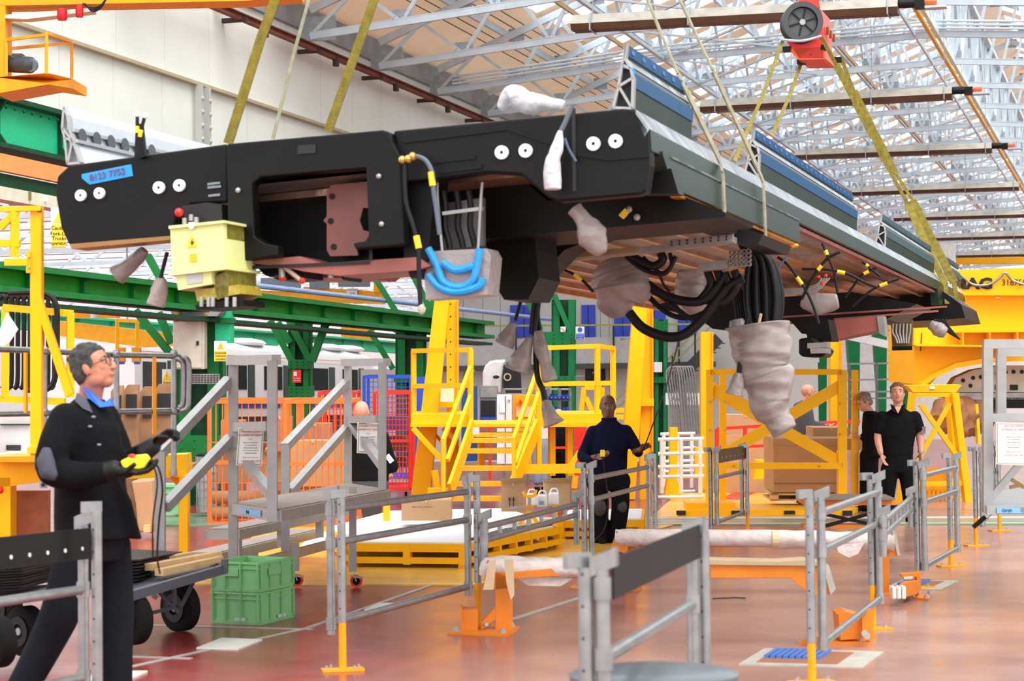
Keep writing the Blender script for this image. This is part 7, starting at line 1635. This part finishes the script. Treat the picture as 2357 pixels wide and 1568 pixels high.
t2.part('cable', MB().tube(spline([A_(348, 1060, -.31), A_(362, 1110, -.2), A_(352, 1200, 0), A_(352, 1290, .2)]), .004, 6), BLR)
# ---------------------------------------------------------------- man in navy
D = 23.9; bx = A_(1402, 1250)
hf = -fwd*.95+cr*.05+cu*.02
t = person('person in a navy sweatshirt and knee pads facing the camera', (bx.x, bx.y, 0), A_(1399, 936), hf, SKD, 1.12, .012)
f3, l3, u3 = frame_of(-fwd); mb = t.mb
limbs(mb, [A_(1400, 955), A_(1402, 985)], [.062, .07]); mb.loft([(A_(1402, 990), l3*.18, f3*.1), (A_(1402, 1050), l3*.16, f3*.11), (A_(1400, 1095), l3*.17, f3*.11)])
hw, hw2 = A_(1370, 1052, -.3), A_(1472, 1036, -.25)
hand(mb, hw, cr*.8+cu*.2-fwd*.3, cu*.5-fwd*.6+cr*.3, 1.1, .7, 1); hand(mb, hw2, cr*.6+cu*.35, -cu*.5-fwd*.6, 1.1, .9, -1)
limbs(mb, [A_(1356, 1058, -.15), hw], [.04, .03]); limbs(mb, [A_(1462, 1040, -.15), hw2], [.04, .03])
finish(t, LPD, None, brow=(34, 26, 24))
t.part('hair', MB().ell(t.hc+t.fr[2]*.052-t.fr[0]*.025, (.078, .088, .078), 18, 12), mat('hair_shaved', (92, 78, 74), .8, var=.4, scale=60), parent=t.body)
m_ = MB(); m_.loft([(A_(1402, 966), l3*.075, f3*.075), (A_(1402, 980), l3*.15, f3*.1), (A_(1403, 995), l3*.21, f3*.12), (A_(1402, 1040), l3*.205, f3*.15), (A_(1401, 1075), l3*.205, f3*.15), (A_(1400, 1092), l3*.2, f3*.145)], 24)
limbs(m_, [A_(1366, 996), A_(1350, 1030), A_(1341, 1052, -.1), A_(1362, 1060, -.25)], [.08, .068, .062, .045]); limbs(m_, [A_(1440, 994), A_(1458, 1020), A_(1468, 1040, -.1), A_(1470, 1042, -.2)], [.08, .068, .058, .043])
j = garment(t, 'sweatshirt', m_, NAV); t.part('collar', MB().ring(A_(1402, 968), u3, .085, .06, .06, 20), NAV, parent=j)
m_ = MB(); m_.loft([(A_(1400, 1085), l3*.2, f3*.14), (A_(1400, 1110), l3*.205, f3*.14), (A_(1400, 1128), l3*.2, f3*.12)])
limbs(m_, [A_(1376, 1115), A_(1380, 1165), A_(1384, 1248)], [.11, .1, .08]); limbs(m_, [A_(1426, 1115), A_(1428, 1165, -.05), A_(1419, 1244)], [.11, .1, .08])
m_.ell(A_(1360, 1110), (.05, .07, .1)); m_.ell(A_(1441, 1108), (.05, .07, .09))
j = garment(t, 'trousers', m_, CLB)
for x, y in ((1381, 1168), (1428, 1165)): t.part('knee_pad', MB().ell(A_(x, y, -.1), (.075, .05, .1), 14, 10), mat('knee_pad', (52, 50, 50), .6), parent=j)
boot(t, A_(1386, 1252), -fwd, BLT); boot(t, A_(1418, 1250), -fwd, BLT)
t2 = Thing('crane_pendant', 'yellow crane pendant held by the man in navy', 'remote control', A_(1388, 1055, -.35)); t2.part('housing', rect(1382, 1036, 1393, 1052, D-.42, .06), mat('pendant_yellow', (238, 214, 30), .4), bevel=.01)
t2.part('cable', MB().tube(spline([A_(1388, 1052, -.4), A_(1394, 1100, -.3), A_(1400, 1160, -.3), A_(1390, 1220, -.3), A_(1350, 1262, -.4)]), .008, 6), BLR)
solo('tag_line', 'thin dark rope rising from the navy man\'s hand to the load', 'rope', MB().tube(spline([A_(1478, 1042, -.2), A_(1500, 985, -1), A_(1530, 900, -3), A_(1558, 800, -6), A_(1562, 760, -7.5)]), .007, 6), BLR)
# ---------------------------------------------------------------- man in black polo
D = 27.4; bx = A_(2070, 1205)
t = person('person in a black polo shirt with a tattooed arm, looking up beside the trestle', (bx.x, bx.y, 0), A_(2066, 907), -fwd*.92-cr*.12+cu*.22, SKP, 1.12, .012)
mb = t.mb; limbs(mb, [A_(2067, 922), A_(2068, 948)], [.06, .065]); mb.loft([(A_(2068, 955), l3*.17, f3*.1), (A_(2068, 1040), l3*.15, f3*.1)])
limbs(mb, [A_(2028, 966), A_(2021, 1008), A_(2027, 1042, -.1)], [.055, .052, .036]); limbs(mb, [A_(2107, 966), A_(2118, 1008), A_(2120, 1040, -.05)], [.055, .052, .036])
hand(mb, A_(2028, 1044, -.1), -cu*.9+cr*.3, cr*.7-fwd*.4, 1.1, .45, -1); hand(mb, A_(2120, 1042, -.05), -cu, -cr*.7-fwd*.3, 1.1, .5, 1)
finish(t, LPK, mat('hair_brown', (122, 90, 60), .8, var=.4, scale=60, bump=.7, bscale=120), brow=(120, 86, 60))
m_ = MB(); m_.loft([(A_(2068, 938), l3*.065, f3*.07), (A_(2068, 950), l3*.16, f3*.1), (A_(2068, 965), l3*.225, f3*.13), (A_(2067, 1000), l3*.225, f3*.14), (A_(2067, 1030), l3*.195, f3*.13), (A_(2067, 1050), l3*.19, f3*.13)], 24)
limbs(m_, [A_(2031, 962), A_(2023, 988)], [.088, .076]); limbs(m_, [A_(2105, 962), A_(2115, 988)], [.088, .076]); j = garment(t, 'polo_shirt', m_, CLB)
t.part('collar', MB().prism([A_(2050, 930, -.1), A_(2058, 934, -.1), A_(2066, 952, -.15), A_(2054, 946, -.15)], fwd*.03), CLB, parent=j); t.part('collar', MB().prism([A_(2084, 930, -.1), A_(2076, 934, -.1), A_(2068, 952, -.15), A_(2080, 946, -.15)], fwd*.03), CLB, parent=j)
t.part('open_neck', MB().prism([A_(2059, 936, -.12), A_(2075, 936, -.12), A_(2067, 952, -.15)], fwd*.02), SKP, parent=j)
t.part('tattoo', MB().ring(A_(2118, 990, 0), u3, .068, .05, .09, 16), mat('tattoo', (120, 96, 92), .6, var=.5, scale=40)); t.part('wristwatch', MB().ring(A_(2120, 1040, -.05), u3, .042, .03, .03, 16), ALU)
m_ = MB(); m_.loft([(A_(2067, 1044), l3*.185, f3*.125), (A_(2067, 1070), l3*.195, f3*.13), (A_(2067, 1088), l3*.18, f3*.12)])
limbs(m_, [A_(2048, 1080), A_(2044, 1135), A_(2040, 1196)], [.115, .09, .065]); limbs(m_, [A_(2086, 1080), A_(2092, 1135), A_(2096, 1200)], [.115, .09, .065]); garment(t, 'trousers', m_, CLB)
boot(t, A_(2040, 1205), -fwd, BLT); boot(t, A_(2097, 1208), -fwd, BLT)
# ---------------------------------------------------------------- people at work behind
def simple(label, D, head, hf, sk, torso, arms, legs, top, trou, hair=None, lat=None, eyes=True, S=1.1, topname='sweatshirt', hands=True, stripes=None):
    A = lambda x, y, dd=0: at(x, y, D+dd); f, l, u = frame_of(lat if lat is not None else hf)
    f = V((f.x, f.y, 0)).normalized(); l = V((0,0,1)).cross(f)
    b = A(legs[0][-1][0], legs[0][-1][1]); t = person(label, (b.x, b.y, 0), A(*head), hf, sk, S, .013); mb = t.mb
    limbs(mb, [A(*head)-t.fr[2]*.08, A(*torso[0][:2])], [.058, .062]); mb.loft([(A(x, y), l*w*.7, f*dp*.7) for x, y, w, dp in torso])
    for a in arms:
        p = [A(*q) for q in a]; limbs(mb, [p[-2].lerp(p[-1], .5), p[-1]], [.04, .032]); d_ = (p[-1]-p[-2]).normalized(); hand(mb, p[-1], d_, d_.cross(l)*1 if abs(d_.dot(l)) < .9 else u, 1.1, .5, 1)
    finish(t, LPK, hair, eyes=eyes)
    m_ = MB(); m_.loft([(A(x, y), l*w, f*dp) for x, y, w, dp in torso], 22)
    for a in arms: p = [A(*q) for q in a]; limbs(m_, p[:-1]+[p[-2].lerp(p[-1], .9)], [.085]+[.07]*(len(p)-2)+[.05])
    j = garment(t, topname, m_, top, .016)
    x, y, w, dp = torso[-1]; m_ = MB().loft([(A(x, y-6), l*w*.95, f*dp*.95), (A(x, y+18), l*w*.98, f*dp)])
    for lg in legs: limbs(m_, [A(*q) for q in lg], [.12, .095, .07])
    garment(t, 'trousers', m_, trou, .016)
    for lg in legs: boot(t, A(*lg[-1]), f, BLT)
    if stripes: 
        for s_ in stripes: t.part('sleeve_stripe', MB().bar(A(*s_[0], -.12), A(*s_[1], -.12), .012, .03), WHT, parent=j)
    return t
TG = mat('trouser_grey', (58, 60, 66), .85); CLD = mat('sweater_grey', (84, 88, 98), .9, var=.15)
simple('bald person in a grey sweater leaning on the big cardboard box behind the crossed frame', 33, (1860, 905), cr*.95+fwd*.2-cu*.12, SKP,
  [(1853, 922, .07, .07), (1850, 932, .17, .12), (1848, 955, .2, .16), (1850, 985, .19, .17), (1852, 1010, .19, .15)], [[(1838, 938), (1846, 965), (1872, 978), (1896, 979)]], [[(1850, 1030), (1848, 1090), (1846, 1160)], [(1858, 1030), (1862, 1090), (1864, 1158)]], CLD, TG)
simple('person in a black sweater, head bowed, behind the one in the polo shirt', 30.5, (1990, 928), -cr*.85-fwd*.3-cu*.45, SKP,
  [(2000, 946, .07, .07), (2004, 954, .17, .11), (2007, 980, .2, .14), (2008, 1010, .18, .14), (2006, 1035, .18, .13)], [[(2012, 960), (2018, 995), (2002, 1010), (1984, 1006)]], [[(2004, 1050), (2006, 1100), (2010, 1170)], [(1998, 1050), (1994, 1100), (1990, 1168)]], CLB, CLB, mat('hair_cropped', (150, 126, 110), .8, var=.3, scale=50), lat=-cr)
simple('bald person seen from behind in a black striped-sleeve jacket by the red cages', 27.5, (832, 950), fwd*.95+cr*.1, SKP,
  [(836, 975, .07, .07), (842, 988, .18, .1), (848, 1010, .24, .14), (852, 1060, .245, .15), (852, 1108, .24, .15)], [[(880, 1005), (896, 1050), (905, 1075), (900, 1082)]], [[(838, 1120), (846, 1160), (850, 1205)], [(868, 1120), (864, 1160), (862, 1198)]], CLB, TG, lat=fwd, eyes=False, topname='jacket', S=1.25, stripes=[((888, 1050), (900, 1066)), ((893, 1046), (905, 1062))])
simple('person in a pale shirt and jeans partly hidden behind the yellow stair', 38, (1249, 936), cr*.5+fwd*.7, SKP,
  [(1245, 950, .06, .06), (1243, 958, .15, .1), (1241, 985, .19, .13), (1241, 1012, .18, .13)], [[(1232, 965), (1224, 990), (1232, 1006)]], [[(1236, 1025), (1236, 1065), (1236, 1108)], [(1248, 1025), (1250, 1065), (1252, 1108)]], mat('pale_shirt', (206, 208, 212), .8), mat('jeans_blue', (128, 148, 176), .8), mat('hair_sandy', (190, 130, 96), .8), lat=fwd)
simple('person in black clothes bending behind the yellow platform', 38.5, (1286, 958), fwd*.8+cr*.4, SKP,
  [(1284, 970, .06, .06), (1284, 980, .15, .1), (1285, 1005, .18, .14), (1284, 1030, .18, .13)], [[(1294, 985), (1300, 1010), (1296, 1026)]], [[(1279, 1040), (1279, 1075), (1279, 1108)], [(1291, 1040), (1292, 1075), (1293, 1108)]], CLB, CLB, lat=fwd)
